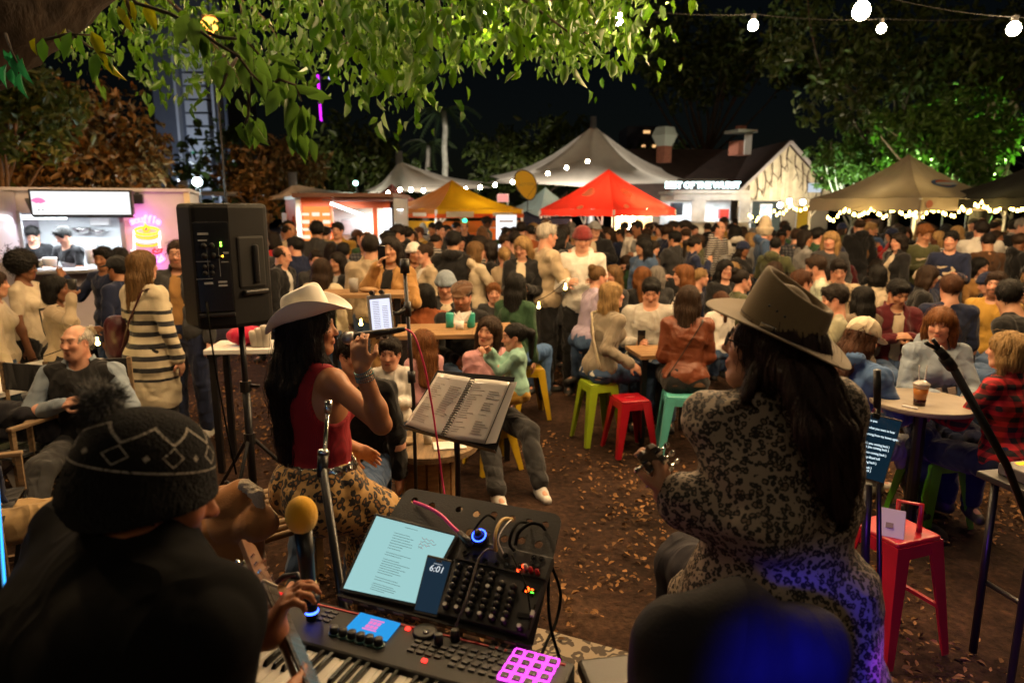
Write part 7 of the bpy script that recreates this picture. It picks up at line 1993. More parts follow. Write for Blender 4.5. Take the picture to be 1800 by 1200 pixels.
 S.ell(A(0, .1, -.065), (.056, .085, .105), R, .015, 's'); S.ell(A(.1, .07, -.09), (.035, .05, .05), R, .015, 's')
 S.disp = lambda X, Y, Z: .004 * np.sin(np.arctan2(X - float(J.hc.x), Y - float(J.hc.y) + .05) * 30 + 4 * np.sin(Z * 25)) + .004 * wobble(X, Y, Z * .35, 70, 5)
 V, Q = S.raw(); hz = float(J.hc.z)
 rb = ribbons(V, Q, 1500, 30, .016, .0036, lambda p: Vc((0, 0, -1)) if p.z < hz else Vc(((p.x - J.hc.x) * 4, (p.y - J.hc.y) * 4, -.4)), .006, lambda v: v[:, 2] > hz - .28, 3)
 V, Q = merge((V, Q), rb); link('hair', np_mesh('hair', V, Q), o, M['hair'], (.010, .007, .007))
 # cowboy hat
 def brim(c, s, t): return .085 * t ** 1.7 * abs(c) ** 1.7 - .028 * t ** 1.4 * abs(s) ** 2 + .002
 def top(x, y): return -.030 * math.exp(-(x / .33) ** 2) * (1 - .35 * y) + .012 * y - .022 * max(0, abs(y) - .6)
 felt = mat('cream_felt', (.84, .80, .72), rough=.85, bump=.08, bscale=300, var=.06, sheen=.25)
 hat, Mh = brimmed_hat('cowboy_hat', o, J, .083, .104, .125, .092, brim, top, felt, (12, 0), mat('cream_band', (.5, .43, .33), rough=.7), .062)
 return J
JS = singer()
def guitar(label, hs, nk, bd, face, hw=1.0, wood=(.16, .07, .03)):
 """hs head end, nk the nut, bd where the neck joins the body; face = the way the strings look"""
 z = (Vc(hs) - Vc(bd)).normalized(); f = Vc(face); f = (f - z * f.dot(z)).normalized(); x = z.cross(f)
 Mx = frame_matrix(bd, x, f, z); L_ = (Vc(nk) - Vc(bd)).length; Lh = (Vc(hs) - Vc(nk)).length
 root = thing('guitar', label, 'guitar', M4=Mx)
 nm = mat('guitar_neck', wood, rough=.3, var=.3, coat=.4); fm = mat('fretboard', (.03, .018, .012), rough=.45, var=.3)
 S = Sdf(.004); S.cone((0, -.008, -.02), (0, -.008, L_), .024, .021, .01); S.cut((0, 1, 0), .0); link('neck', S.mesh('neck'), root, nm)
 MB().box((0, .003, L_ / 2), (.046, .006, L_)).build('fretboard', fm, root, bev=.001)
 for i in range(14): MB().box((0, .0068, L_ * (1 - (1 - 2 ** (-i / 12)) * 1.55) - .004), (.046, .002, .002)).build('fret', M['chrome'], root)
 MB().box((0, .006, L_), (.046, .01, .005)).build('nut', mat('bone', (.6, .55, .45)), root)
 MB().prism([(x * hw, y) for x, y in ((-.022, 0), (.022, 0), (.038, .03), (.033, Lh), (.012, Lh + .008), (0, Lh), (-.012, Lh + .008), (-.033, Lh), (-.038, .03))], -.016, .0, MT((0, 0, L_)) @ Matrix(((1, 0, 0, 0), (0, 0, 1, 0), (0, 1, 0, 0), (0, 0, 0, 1)))).build('headstock', nm, root, bev=.002)
 for s in (-1, 1):
  for k in range(3):
   zz = L_ + .045 + k * .038
   MB().tube([(s * .024 * hw, .0, zz), (s * .024 * hw, .012, zz)], .004, 8).build('tuning_post', M['chrome'], root); MB().box((s * .026 * hw, -.022, zz), (.02, .012, .016)).build('tuner_case', M['chrome'], root, bev=.002)
   MB().tube([(s * .036 * hw, -.022, zz), (s * .05 * hw, -.022, zz)], .003, 6).build('tuner_shaft', M['chrome'], root); MB().ball((s * .058 * hw, -.022, zz), .0095, 10, 6, (.9, .5, 1)).build('tuner_button', M['chrome'], root, True)
 for i in range(6): x_ = -.017 + i * .0068; MB().tube([(x_, .012, -.38), (x_, .010, L_), (x_ * 1.3, .008, L_ + .05)], .0005 + .0001 * (5 - i), 4).build('string', M['chrome'], root)
 pts = []
 for i in range(48):
  a = 2 * PI * i / 48; r = .185 + .028 * cos(2 * a) + .018 * cos(a) * -1; pts.append((r * sin(a) * .95, -.24 + r * cos(a) * 1.25))
 Mb = Matrix(((1, 0, 0, 0), (0, 0, 1, 0), (0, 1, 0, 0), (0, 0, 0, 1)))
 MB().prism(pts, -.095, -.002, Mb).build('body', nm, root, bev=.006); MB().prism([(x * .97, (y + .24) * .97 - .24) for x, y in pts], -.001, .0012, Mb).build('soundboard', mat('spruce', (.4, .24, .10), rough=.35, coat=.4), root)
 MB().prism([(.048 * cos(2 * PI * i / 24), -.17 + .048 * sin(2 * PI * i / 24)) for i in range(24)], .0018, .0022, Mb).build('sound_hole', M['black'], root); MB().box((0, .005, -.34), (.15, .012, .025)).build('bridge', fm, root, bev=.002)
 return root
def beanie_man():
 J = pose(1.76, 'm', .79, lean=20, head=(-26, -13, -6), aL=('ik', P(474, 1108, 1.385), (-.3, .2, -1)), aR='hold', loc=(-.80, 1.05, 0), rot=-38, hdL=(.42, .12, .8), bulk=1.62, hs=1.04)
 J.hc = J.hc - J.U * .045 - J.Y * .01; J.headM = MT(J.hc) @ J.Rh.to_4x4() @ Matrix.Scale(J.hs, 4)
 Ri = Rz(38); skin = (.30, .115, .05)
 me = body_mesh(J, .0055, beard=.6, curlL=.62, gripL=Ri @ Vc((.95, .15, -.2)))
 o = link('person', me, None, M['skin'], skin); o.location = J.loc; o.rotation_euler.z = rad(J.rot)
 tagit(o, 'broad man in black bobble beanie and black T-shirt holding a guitar neck', 'person')
 S = Sdf(.007); torso(S, J, .02, .05); arms(S, J, .022, .48); S.cone(J.neck - J.U * .03, J.neck + J.U * .035, .10, .083, .05)
 S.ell(J.neck + J.U * .085 + J.Y * .05, (.078, .085, .05), J.T, .012, 's'); S.disp = fold(J, .012, 18, 4)
 link('tshirt', S.mesh('tshirt'), o, mat('black_cotton', (.004, .004, .0045), rough=.9, bump=.1, bscale=300, wr=.35, spec=.1))
 link('trousers', trouser_mesh(J, .012), o, M['denim'], (.03, .03, .04)); [link('shoe', shoe_mesh(J, .01, s), o, M['shoe'], (.02, .02, .02)) for s in 'RL']
 # beanie: deep ribbed cuff, knitted pattern, pompom
 def knit(nt, co, c):
  sp = nt.nodes.new('ShaderNodeSeparateXYZ'); nt.links.new(co, sp.inputs[0])
  u = mathn(nt, 'MULTIPLY', mathn(nt, 'ARCTAN2', sp.outputs[0], sp.outputs[1]), 7 / (2 * PI)); z = sp.outputs[2]
  fu = mathn(nt, 'ABSOLUTE', mathn(nt, 'SUBTRACT', mathn(nt, 'FRACT', u), .5))            # 0 .. .5
  def band(v, a, w): return mathn(nt, 'LESS_THAN', mathn(nt, 'ABSOLUTE', mathn(nt, 'SUBTRACT', v, a)), w)
  line = band(z, .063, .0016)
  zig = band(mathn(nt, 'SUBTRACT', z, mathn(nt, 'MULTIPLY', fu, .05)), .108, .0022)
  dz = mathn(nt, 'ABSOLUTE', mathn(nt, 'SUBTRACT', z, .088)); dia = mathn(nt, 'ADD', mathn(nt, 'MULTIPLY', fu, .075), dz)
  ring = band(dia, .0155, .0014)
  f2 = mathn(nt, 'ABSOLUTE', mathn(nt, 'SUBTRACT', mathn(nt, 'FRACT', mathn(nt, 'ADD', u, .5)), .5)); dz2 = mathn(nt, 'ABSOLUTE', mathn(nt, 'SUBTRACT', z, .086)); tri = mathn(nt, 'LESS_THAN', mathn(nt, 'ADD', mathn(nt, 'MULTIPLY', f2, .09), dz2), .006)
  m_ = mathn(nt, 'MAXIMUM', mathn(nt, 'MAXIMUM', line, zig), mathn(nt, 'MAXIMUM', ring, tri))
  nz = nt.nodes.new('ShaderNodeTexNoise'); nz.inputs['Scale'].default_value = 260; nt.links.new(co, nz.inputs['Vector'])
  m_ = mathn(nt, 'MULTIPLY', m_, mathn(nt, 'GREATER_THAN', nz.outputs['Fac'], .40))
  return mixc(nt, m_, (.006, .006, .007), (.34, .31, .27))
 km = mat('beanie_knit', rough=.95, pattern=knit, bump=.8, bscale=190, sheen=.04, spec=.15)
 S = Sdf(.005); S.ell((0, -.022, .055), (.100, .118, .104)); S.cut((0, .30, -1), .040)
 S.ell((0, -.022, .0), (.112, .130, .085), None, .02); S.cut((0, .30, -1), .022)
 ribs = lambda X, Y, Z: np.where(Z + .36 * Y * 0 < .055, .0022 * np.sin(np.arctan2(X, Y + .022) * 74), .0006 * np.sin(Z * 900) * np.sin(np.arctan2(X, Y + .022) * 120))
 S.disp = ribs
 link('beanie', S.mesh('beanie'), o, km, None, J.headM)
 S = Sdf(.007); pc = Vc((-.03, -.105, .155)); S.ball(tuple(pc), .034); S.disp = lambda X, Y, Z: .006 * wobble(X, Y, Z, 160, 3)
 V, Q = S.raw(); r = random.Random(8)
 VV, QQ = V, Q
 f = []; g_ = []
 for k in range(3400):
  v = Vc((r.gauss(0, 1), r.gauss(0, 1), r.gauss(0, 1))).normalized(); a = pc + v * .028; b = pc + (v + Vc((r.gauss(0, .22), r.gauss(0, .22), r.gauss(0, .22)))) * r.uniform(.033, .041); s = v.cross(Vc((r.random(), r.random(), r.random()))).normalized() * .0011
  i = len(f); f += [a - s, a + s, b + s * .2, b - s * .2]; g_.append((i, i + 1, i + 2, i + 3))
 V, Q = merge((V, Q), (np.array([tuple(p) for p in f], np.float32), np.array(g_, np.int32)))
 link('pompom', np_mesh('pompom', V, Q), o, mat('pompom_fur', (.012, .012, .014), rough=.9, sheen=.5), None, J.headM)
 # ear stud
 p = J.headM @ Vc((.083, .004, -.026)); MB().ball(p, .0042, 10, 8).build('ear_stud', M['chrome'], o, True)
 guitar('guitar with chrome tuners held by the man in the beanie', P(438, 954, 1.74), P(494, 1016, 1.58), P(572, 1262, 1.18), (.75, -.25, .5), .72)
 return J
JB = beanie_man()
def leopard_woman():
 J = pose(1.74, 'f', P(1385, 1035, 1.58).z - .097, lean=5, side=-3, head=(56, 12, -2), aL=('ik', P(1168, 868, 1.58), (.25, -.6, -1)), aR='hold', loc=(P(1368, 1030, 1.58).x, 1.58, 0), rot=8, hdL=(-.10, .25, .95), bulk=1.0,
    legs=((.1, 1, -.25, 0, -.1, -1), (-.02, 1, -.28, 0, -.1, -1)))
 J.hc = J.hc - J.U * .05; J.headM = MT(J.hc) @ J.Rh.to_4x4() @ Matrix.Scale(J.hs, 4)
 Ri = Rz(-8); skin = (.46, .23, .14)
 me = body_mesh(J, .006, curlL=.7, gripL=Ri @ Vc((-.8, .6, 0)))
 o = link('person', me, None, M['skin'], skin); o.location = J.loc; o.rotation_euler.z = rad(J.rot)
 tagit(o, 'woman from behind in olive felt hat and grey leopard print jacket', 'person')
 S = Sdf(.007); torso(S, J, .02, .05, False); arms(S, J, .016, .93)
 S.cone(J.elL, J.elL.lerp(J.wrL, .8), .05, .056, .03); S.ell(J.pel + J.U * .14 - J.Y * .02, (.172, .13, .17), J.T, .06); S.ell(J.pel + J.U * .3 - J.Y * .01, (.172, .12, .14), J.T, .05)
 for zz, e in ((.02, .025), (-.10, .045), (-.2, .07), (-.30, .10)):
  S.ell(J.pel + Vc((0, -.03, zz)), (.182 + e, .135 + e * .9, .12), None, .06)
 for s, kx_ in (('L', .75), ('R', .6)):
  hp, kn = getattr(J, 'hip' + s), getattr(J, 'kn' + s); S.cone(hp, hp.lerp(kn, .5) - Vc((0, 0, .06)), .13, .10, .07)
 S.cut((0, 0, -1), -(J.pel.z - .34)); S.ell(J.neck + J.U * .075 + J.Y * .02, (.075, .08, .06), J.T, .012, 's')
 S.disp = fold(J, .016, 17, 6)
 link('jacket', S.mesh('jacket'), o, mat('leopard_grey', rough=.75, pattern=pat_leopard((.27, .215, .165), (.15, .105, .075), (.006, .005, .005), 66), bump=.1, bscale=240, wr=.35))
 link('trousers', trouser_mesh(J, .01), o, M['denim'], (.022, .02, .026)); [link('shoe', shoe_mesh(J, .01, s), o, M['shoe'], (.03, .02, .015)) for s in 'RL']
 # long straight dark hair brought over to her right
 tl = J.tol; A = lambda x, y, z: J.headM @ Vc((x, y, z)); R = J.Rh
 S = Sdf(.006); S.ell(A(0, -.02, .03), (.086, .104, .098), R, .02)
 for s in (-1, 1): S.cone(A(s * .07, -.025, .03), A(s * .078, -.04, -.06), .030, .028, .03)
 S.cone(A(0, -.075, .0), A(.02, -.085, -.08), .07, .06, .04)
 def bp(x, y, d): return tl(P(x, y, d))
 for (x0, y0, x1, y1, x2, y2, r0, r1, r2) in ((1385, 655, 1420, 760, 1450, 870, .026, .020, .007), (1420, 655, 1450, 760, 1470, 905, .026, .022, .008), (1450, 660, 1476, 760, 1486, 895, .024, .020, .008), (1472, 680, 1492, 760, 1500, 850, .016, .013, .006)):
  a_, b_, c_ = bp(x0, y0, 1.50), bp(x1, y1, 1.43), bp(x2, y2, 1.41); S.cone(a_, b_, r0, r1, .03); S.cone(b_, c_, r1, r2, .03)
 S.cone(A(-.07, .0, -.04), bp(1308, 700, 1.54), .022, .008, .02)
 S.ell(A(0, .105, -.06), (.056, .085, .115), R, .015, 's')
 S.disp = lambda X, Y, Z: .0035 * np.sin(X * 150 + Y * 130 + 3 * np.sin(Z * 14)) + .003 * wobble(X, Y, Z * .25, 80, 5)
 V, Q = S.raw(); hz = float(J.hc.z)
 rb = ribbons(V, Q, 2200, 34, .016, .0032, lambda p: Vc((0, 0, -1)) + (Ri @ Vc((.28, 0, 0)) if p.z < hz - .1 else Vc((0, 0, 0))), .006, lambda v: v[:, 2] > hz - .40, 4)
 V, Q = merge((V, Q), rb); link('hair', np_mesh('hair', V, Q), o, M['hair'], (.026, .012, .010))
 glasses(o, J, (.02, .01, .01))
 def brim(c, s, t): return .018 * t * abs(c) ** 2 - .012 * t * t * abs(s) ** 2 + .001
 def top(x, y):
  r = math.hypot(x, y); e = max(0, 1 - r * 1.12); inner = -.040 * min(1, e * 6) + .036 * max(0, 1 - (r / .72) ** 2) * (1 if r < .72 else 0)
  return inner + .022 * y - .006 * abs(x)
 felt = mat('olive_felt', (.20, .145, .075), rough=.88, bump=.1, bscale=300, var=.12, vscale=6, sheen=.2)
 hat, Mh = brimmed_hat('felt_hat', o, J, .083, .104, .118, .090, brim, top, felt, (10, 0), mat('hat_leather', (.045, .025, .014), rough=.5, bump=.2, bscale=80), .058, flare=.90)
 a = 2.75; p = Vc((-.084 * 1.02, .02, .014)); MB().box(p, (.006, .05, .014), Rz(12)).build('buckle', M['chrome'], hat, bev=.002)
 for k in range(3): MB().ball((-.080 - .002 * k, .045 - .022 * k, .062 - .004 * k), .0035, 8, 6).build('eyelet', M['black'], hat, True)
 guitar('guitar headstock with chrome tuners held by the woman in leopard print', P(1136, 794, 1.58), P(1152, 866, 1.62), P(1290, 1010, 1.95), (-.35, .9, .2), .8, (.05, .03, .02))
 return J
JL = leopard_woman()
def draped_chair():
 c = P(1300, 1100, 1.22); root = thing('chair', 'chair draped with a black leather jacket behind the woman in leopard print', 'chair', (c.x, c.y, 0), rad(10))
 top = P(1300, 1036, 1.22).z
 for x in (-.2, .2):
  MB().tube([(x, 0, 0), (x, 0, top - .2)], .014, 8).build('rear_leg', M['blackmetal'], root); MB().tube([(x, .38, 0), (x, .34, top - .42)], .014, 8).build('front_leg', M['blackmetal'], root)
 MB().box((0, .18, top - .42), (.44, .42, .04)).build('seat', M['black'], root, bev=.01); MB().box((0, 0, top - .27), (.36, .03, .16)).build('backrest', M['black'], root, bev=.01)
 jk = thing('leather_jacket', 'black leather jacket hung over the chair back in blue light', 'jacket', (c.x, c.y, 0), rad(10))
 S = Sdf(.008)
 S.cone((-.14, 0, top - .055), (-.01, 0, top - .055), .055, .06, .06); S.cone((-.01, 0, top - .055), (.17, 0, top - .13), .06, .055, .06); S.rbox((-.005, -.015, top - .38), (.20, .055, .27), None, .05, .08)
 S.cone((-.17, -.01, top - .09), (-.205, -.02, top - .55), .05, .06, .06); S.cone((.16, -.01, top - .18), (.21, -.02, top - .55), .055, .065, .06)
 S.disp = lambda X, Y, Z: .007 * (.8 - 2 * np.abs(wobble(X * 1.3, Y, Z * .5, 13, 3)))
 link('shell', S.mesh('shell'), jk, mat('black_leather', (.012, .011, .014), rough=.7, bump=.2, bscale=160, wr=.3, spec=.2))
draped_chair()
def bench_and_coat():
 z = .56; a, b = G(395, 985, z), G(545, 880, z); q = G(330, 900, z)
 c = (G(455, 905, z)); root = thing('slatted_bench', 'low bamboo slatted bench beside the singer', 'bench', (c.x, c.y, 0), rad(38))
 m = mat('bamboo', (.20, .12, .05), rough=.55, var=.4, vscale=9, stretch=(1, 6, 6), bump=.2)
 for i in range(9): MB().tube([(-.45, -.27 + i * .066, z), (.45, -.27 + i * .066, z)], .017, 8).build('slat', m, root, True)
 for x in (-.38, .38):
  MB().bar((x, -.3, z - .035), (x, .3, z - .035), .035).build('bearer', m, root)
  for y in (-.25, .25): MB().bar((x, y, 0), (x, y, z - .05), .04).build('leg', m, root)
 p = P(428, 930, 2.7); root = thing('suede_coat', 'tan suede coat with pale fleece edge bundled beside the bamboo bench', 'coat', (p.x, p.y, 0))
 S = Sdf(.007); T_ = lambda x, y, d=2.7: P(x, y, d) - Vc((p.x, p.y, 0))
 S.cone(T_(395, 885), T_(425, 880), .075, .085, .05); S.cone(T_(420, 890), T_(432, 1030), .085, .09, .04); S.cone(T_(392, 930), T_(392, 1040), .07, .09, .05)
 S.cone(T_(370, 925, 2.75), T_(455, 918, 2.63), .09, .078, .02); S.disp = lambda X, Y, Z: .008 * (.7 - 2 * np.abs(wobble(X, Y, Z, 22, 2)))
 link('shell', S.mesh('shell'), root, mat('suede', (.34, .135, .03), rough=.9, bump=.2, bscale=160, var=.2, sheen=.3, wr=.3))
 S = Sdf(.006); S.cone(T_(430, 852, 2.64), T_(452, 868, 2.62), .026, .024, .02); S.cone(T_(452, 868, 2.62), T_(462, 905, 2.62), .024, .018, .02); S.disp = lambda X, Y, Z: .006 * wobble(X, Y, Z, 260, 2)
 link('fleece_edge', S.mesh('fleece_edge'), root, mat('fleece', (.52, .44, .33), rough=.95, bump=.6, bscale=180, sheen=.3))
 # the coat rests on a low stump stool
 st = thing('stool', 'low wooden stool under the tan suede coat', 'stool', (p.x, p.y, 0)); zb = T_(428, 1040).z - .06
 MB().lathe([(.17, zb - .04), (.18, zb)], 20).build('seat', M['wood'], st)
 for k in range(3): a = 2 * PI * k / 3; MB().tube([(.12 * cos(a), .12 * sin(a), zb - .03), (.17 * cos(a), .17 * sin(a), 0)], .02, 8).build('leg', M['wood'], st)
 zz = 0.0; g = G(1, 1)
 b_ = G(470, 905, z); o = MB().box((0, 0, 0), (.16, .11, .004), Rz(30)).build('paper_bag', mat('bag_paper', (.4, .34, .26), rough=.6, wr=.6), None); o.location = (b_.x, b_.y, z + .02); tagit(o, 'crumpled clear bag lying on the bamboo bench', 'bag')
bench_and_coat()
# ================================================================ the crowd
C_ = dict(black=(.010, .010, .011), navy=(.012, .018, .05), charcoal=(.035, .035, .037), brown=(.085, .04, .018), cream=(.55, .46, .33), grey=(.22, .22, .22), olive=(.065, .07, .03), maroon=(.09, .010, .014), tan=(.36, .19, .06),
    white=(.66, .63, .58), rust=(.26, .07, .02), denim=(.05, .09, .18), green=(.03, .075, .035), mustard=(.42, .24, .04), red=(.42, .02, .02), beige=(.42, .33, .22), lavender=(.36, .30, .42), pink=(.55, .28, .30), mint=(.28, .50, .42), bluegrey=(.22, .27, .33), blue=(.07, .14, .30), khaki=(.36, .24, .11), palegreen=(.45, .50, .40), darkred=(.16, .02, .02))
HC = dict(black=(.008, .007, .006), brown=(.035, .018, .009), dark=(.014, .009, .006), auburn=(.075, .028, .011), blond=(.34, .21, .085), ginger=(.17, .062, .016), grey=(.22, .20, .18), white=(.5, .46, .40), honey=(.15, .080, .028))
SK = dict(fair=(.58, .30, .20), mid=(.47, .24, .14), tan=(.37, .17, .085), brown=(.20, .085, .04), dark=(.085, .035, .018))
def person(label, px, pt, d, face, sex='f', seat=False, top='jumper', tc='black', lc='denim', hair='long', hc='brown', sk='mid', h=.0095, hat=None, spec=False, hatc='cream', H=None, topm=None, under=None, group=None, lift=False, key=None, beard=0, gl=False, legm=None, shoe=(.03, .03, .03), seed=None, **kw):
 z = P(px, pt, d).z - (.012 if hair not in (None, 'bald') else 0)
 if seat:
  Hh = H or (1.76 if sex == 'm' else 1.66); st = max(.28, z - sitH(Hh) + (1 - cos(rad(kw.get('lean', 0)))) * .6)
 else: Hh = H or min(1.92, max(1.45, z / 1.005)); st = None
 rot = face
 J = pose(Hh, sex, st, rot=rot, **kw)
 # shift so the crown lands where it is seen
 off = Rz(rot) @ J.hc; c = P(px, pt + 20, d); J.loc = Vc((c.x - off.x, c.y - off.y, 0))
 top_z = J.hc.z + .125 * J.hs
 J.loc.z = (z - top_z) if lift else 0
 J2 = pose(Hh, sex, st, rot=rot, loc=J.loc, **kw)
 col = C_[tc] if isinstance(tc, str) else tc
 o = dress(J2, None, top, col, C_[lc] if isinstance(lc, str) else lc, hair, HC[hc], SK[sk], key, h, seed if seed is not None else int(px) % 17, topm=topm, under=C_[under] if isinstance(under, str) else under, hat=(hat, C_[hatc]) if hat else None, legm=legm, beard=beard, shoec=shoe)
 tagit(o, label, 'person', group)
 if gl: glasses(o, J2)
 o['px'] = px
 return o, J2
def strap(o, J, m='leather', c=(.03, .012, .01), side=1, w=.022, front=True):
 """bag strap over one shoulder and down to the other hip"""
 a = (J.shR if side > 0 else J.shL) * .75 + J.neck * .25 + J.U * .045; k = J.k; pts = []
 for i in range(9):
  t = i / 8; x = side * (.11 - .27 * t) * k; z_ = .47 - .46 * t
  pts.append(J.pel + J.U * z_ * k + J.X * x - J.Y * (.135 - .05 * abs(t - .5) + .0) * k * J.b ** .5)
 mb = MB(); V = []; F = []
 for p in pts: V += [p - J.X * w / 2 - J.U * w / 3, p + J.X * w / 2 + J.U * w / 3]
 for i in range(8): F.append((2 * i, 2 * i + 1, 2 * i + 3, 2 * i + 2))
 mb.add([a + J.Y * .06, a + J.Y * .06 + J.X * w] + V, [(i_ + 2, j_ + 2, k_ + 2, l_ + 2) for (i_, j_, k_, l_) in F] + [(0, 1, 3, 2)])
 return mb.build('bag_strap', M[m], o, True, solid=.006, col=c)
def bag(o, J, at, size, c, nm='handbag', m='leather'):
 S = Sdf(.008); S.rbox((0, 0, 0), size, None, min(size) * .8, .03); S.disp = lambda X, Y, Z: .006 * wobble(X, Y, Z, 30, 2)
 b = link(nm, S.mesh(nm), o, M[m], c); b.location = at; return b
def held(nm, lab, cat, J, o, s='R', kind='cup', col=(.6, .6, .58)):
 w = getattr(J, 'wr' + s); d = getattr(J, 'hd' + s); p = Rz(J.rot) @ (w + d * .085) + J.loc
 if kind == 'phone':
  M4 = look_matrix(p + Vc((0, 0, -.06)), p + Vc((0, 0, .08))); ob = MB().box((0, 0, .07), (.072, .009, .15)).build(nm, M['glass'], None, bev=.003); ob.matrix_world = MT(p - Vc((0, 0, .03))) @ MR(rad(J.rot), 4, 'Z')
 else:
  ob = MB().lathe([(.028, -.05), (.037, .05), (.035, .052), (.02, .045)], 16).build(nm, M['gloss'], None, True, col=col); ob.location = p
 return tagit(ob, lab, cat)
A = person
M['knit_stripe'] = mat('striped_knit', (.5, .5, .5), rough=.92, pattern=pat_stripes((.55, .47, .32), (.010, .010, .014), .088, .42, .72, 1.26), bump=.5, bscale=160, wr=.25, sheen=.2)
M['plaid'] = mat('red_plaid', rough=.85, pattern=pat_plaid((.50, .012, .02), (.012, .008, .01), .062), bump=.2, bscale=240, wr=.3)
M['striped'] = mat('breton_stripe', rough=.9, pattern=pat_stripes((.45, .42, .38), (.012, .014, .03), .035, .5, .2, 1.6), wr=.5)
M['check'] = mat('dark_check', rough=.9, pattern=pat_plaid((.10, .10, .11), (.015, .018, .03), .05), wr=.5)
M['flannel'] = mat('green_flannel', rough=.9, pattern=pat_plaid((.05, .10, .05), (.012, .012, .012), .055), wr=.5)
M['rib'] = mat('white_stripe_knit', rough=.9, pattern=pat_stripes((.5, .45, .38), (.03, .03, .04), .05, .4, .2, 1.6))
# ---- left side
A('woman with an afro and cream T-shirt waiting at the souffle truck', 42, 440, 5.9, -80, tc='cream', top='tee', lc='black', hair='afro', hc='black', sk='brown', head=(0, -5, 0))
o, J = A('woman with black bob and beige jumper drinking from a cup beside the afro woman', 100, 480, 5.5, -72, tc='beige', hair='bob', hc='black', sk='brown', aR=('ik', P(126, 520, 5.35), (.5, -.6, -1)), aL='hold', lc='black', head=(-6, 0, 0)); strap(o, J, c=(.01, .01, .01)); held('cup', 'small dark cup at the mouth of the woman in the beige jumper', 'cup', J, o, 'R', 'cup', (.03, .03, .03))
A('person in cream shirt cut by the left edge of the frame', -10, 470, 5.4, -60, tc='cream', sk='mid', hair='long', hc='brown')
o, J = A('woman in long cream and black striped jumper with maroon shoulder bag', 252, 433, 5.2, -22, top='coat', topm=M['knit_stripe'], tc='cream', lc='black', hair='long', hc='honey', sk='fair', aR=(.3, -.1, -1, .12, .25, -1), head=(-12, 0, 0), h=.008, under='cream'); strap(o, J, c=(.06, .012, .01), side=1, w=.03); bag(o, J, J.pel + Vc((-.26, -.02, .08)), (.10, .12, .18), (.05, .008, .014))
A('bearded man with glasses and dark open jacket standing by the loudspeaker', 312, 416, 5.9, 178, 'm', top='jacket', under='tan', tc='charcoal', lc='navy', hair='crop', hc='brown', sk='fair', beard=.8, gl=True, head=(12, 0, 0), shoe=(.5, .48, .45), bulk=1.08)
o, J = A('bald older man with crossed arms in black vest and grey shirt, seated', 130, 556, 4.5, 196, 'm', seat=True, top='vest', under='bluegrey', tc='black', lc='charcoal', hair='receding', hc='white', sk='fair', aR='cross', aL='cross', head=(-24, 4, 0), h=.0075, bulk=1.1)
A('young man in navy and grey jumper waving at the truck counter', 181, 430, 7.0, 160, 'm', tc='navy', hair='short', hc='black', sk='tan', aR='wave', head=(20, -5, 0))
A('man in black cap seen side on before the truck counter', 205, 448, 6.6, 80, 'm', tc='navy', hair='short', hc='black', sk='tan', hat='cap', hatc='black')
A('dark haired person half hidden behind the man in the black cap', 211, 432, 7.4, 30, 'm', tc='black', hair='short', hc='black', sk='mid')
# cooks in the truck, standing on its floor
for (lab, px, pt, d, face, aR, aL) in (('cook in black T-shirt and striped apron bent over the truck counter', 112, 398, 9.15, 165, 'table', 'table'), ('second cook in dark top turned aside at the left of the truck window', 58, 397, 9.45, 215, 'hold', 'hold')):
 o, J = A(lab, px, pt, d, face, 'm', tc='black', top='tee', hair='short', hc='black', sk='fair', aR=aR, aL=aL, head=(-15, -28, 0), lean=14, H=1.66, lift=True)
 if 'apron' in lab:
  S = Sdf(.012); torso(S, J, .016, .05); S.cut(-J.Y, -(J.pel.dot(J.Y) + .03)); S.cut(J.U, (J.pel + J.U * .3).dot(J.U)); link('apron', S.mesh('apron'), o, mat('apron_stripe', rough=.8, pattern=pat_ribs(.85, 22, 0)), (.35, .36, .38));
  for s in 'RL': w = getattr(J, 'wr' + s); MB().ball(w + getattr(J, 'hd' + s) * .06, .062, 12, 8, (.8, 1.1, .6)).build('glove', M['gloss'], o, True, col=(.05, .12, .55))
# khaki legs at the left edge: a seated man whose upper body is out of frame
o, J = A('seated person in khaki trousers and tan shoes at the lower left edge', -70, 640, 3.35, -66, 'm', seat=True, top='jacket', tc='navy', under='navy', lc='khaki', hair='short', hc='brown', sk='fair', h=.008, legs=((.0, 1, .10, -.25, .45, -1), (.1, 1, -.1, 0, -.1, -1)), shoe=(.30, .18, .08))
# ---- middle
A('balding man in black jacket and white shirt side on behind the loudspeaker', 497, 427, 7.6, -100, 'm', top='jacket', under='white', tc='black', hair='receding', hc='brown', sk='fair', head=(20, -14, 0))
A('tall dark haired man in navy jacket behind the balding man', 518, 413, 8.6, 20, 'm', top='jacket', tc='navy', hair='short', hc='black', sk='fair', head=(60, 0, 0))
A('long brown haired woman in cream top seen from behind the white cowboy hat', 566, 450, 6.6, 0, tc='cream', hair='vlong', hc='brown', sk='fair')
A('dark haired woman facing us in dark coat left of the tan coat woman', 592, 440, 7.6, 150, top='coat', tc='black', hair='long', hc='dark', sk='mid')
A('person with dark hair and grey jacket at the orange truck counter', 604, 424, 8.8, 5, 'm', top='jacket', tc='grey', hair='short', hc='black', sk='mid')
A('dark haired person in blue jumper beside the grey jacket at the truck', 583, 425, 9.6, 10, tc='navy', hair='bob', hc='dark', sk='mid')
A('short haired man just above the white cowboy hat behind the brown hair', 556, 438, 8.0, 200, 'm', tc='charcoal', hair='short', hc='dark', sk='fair')
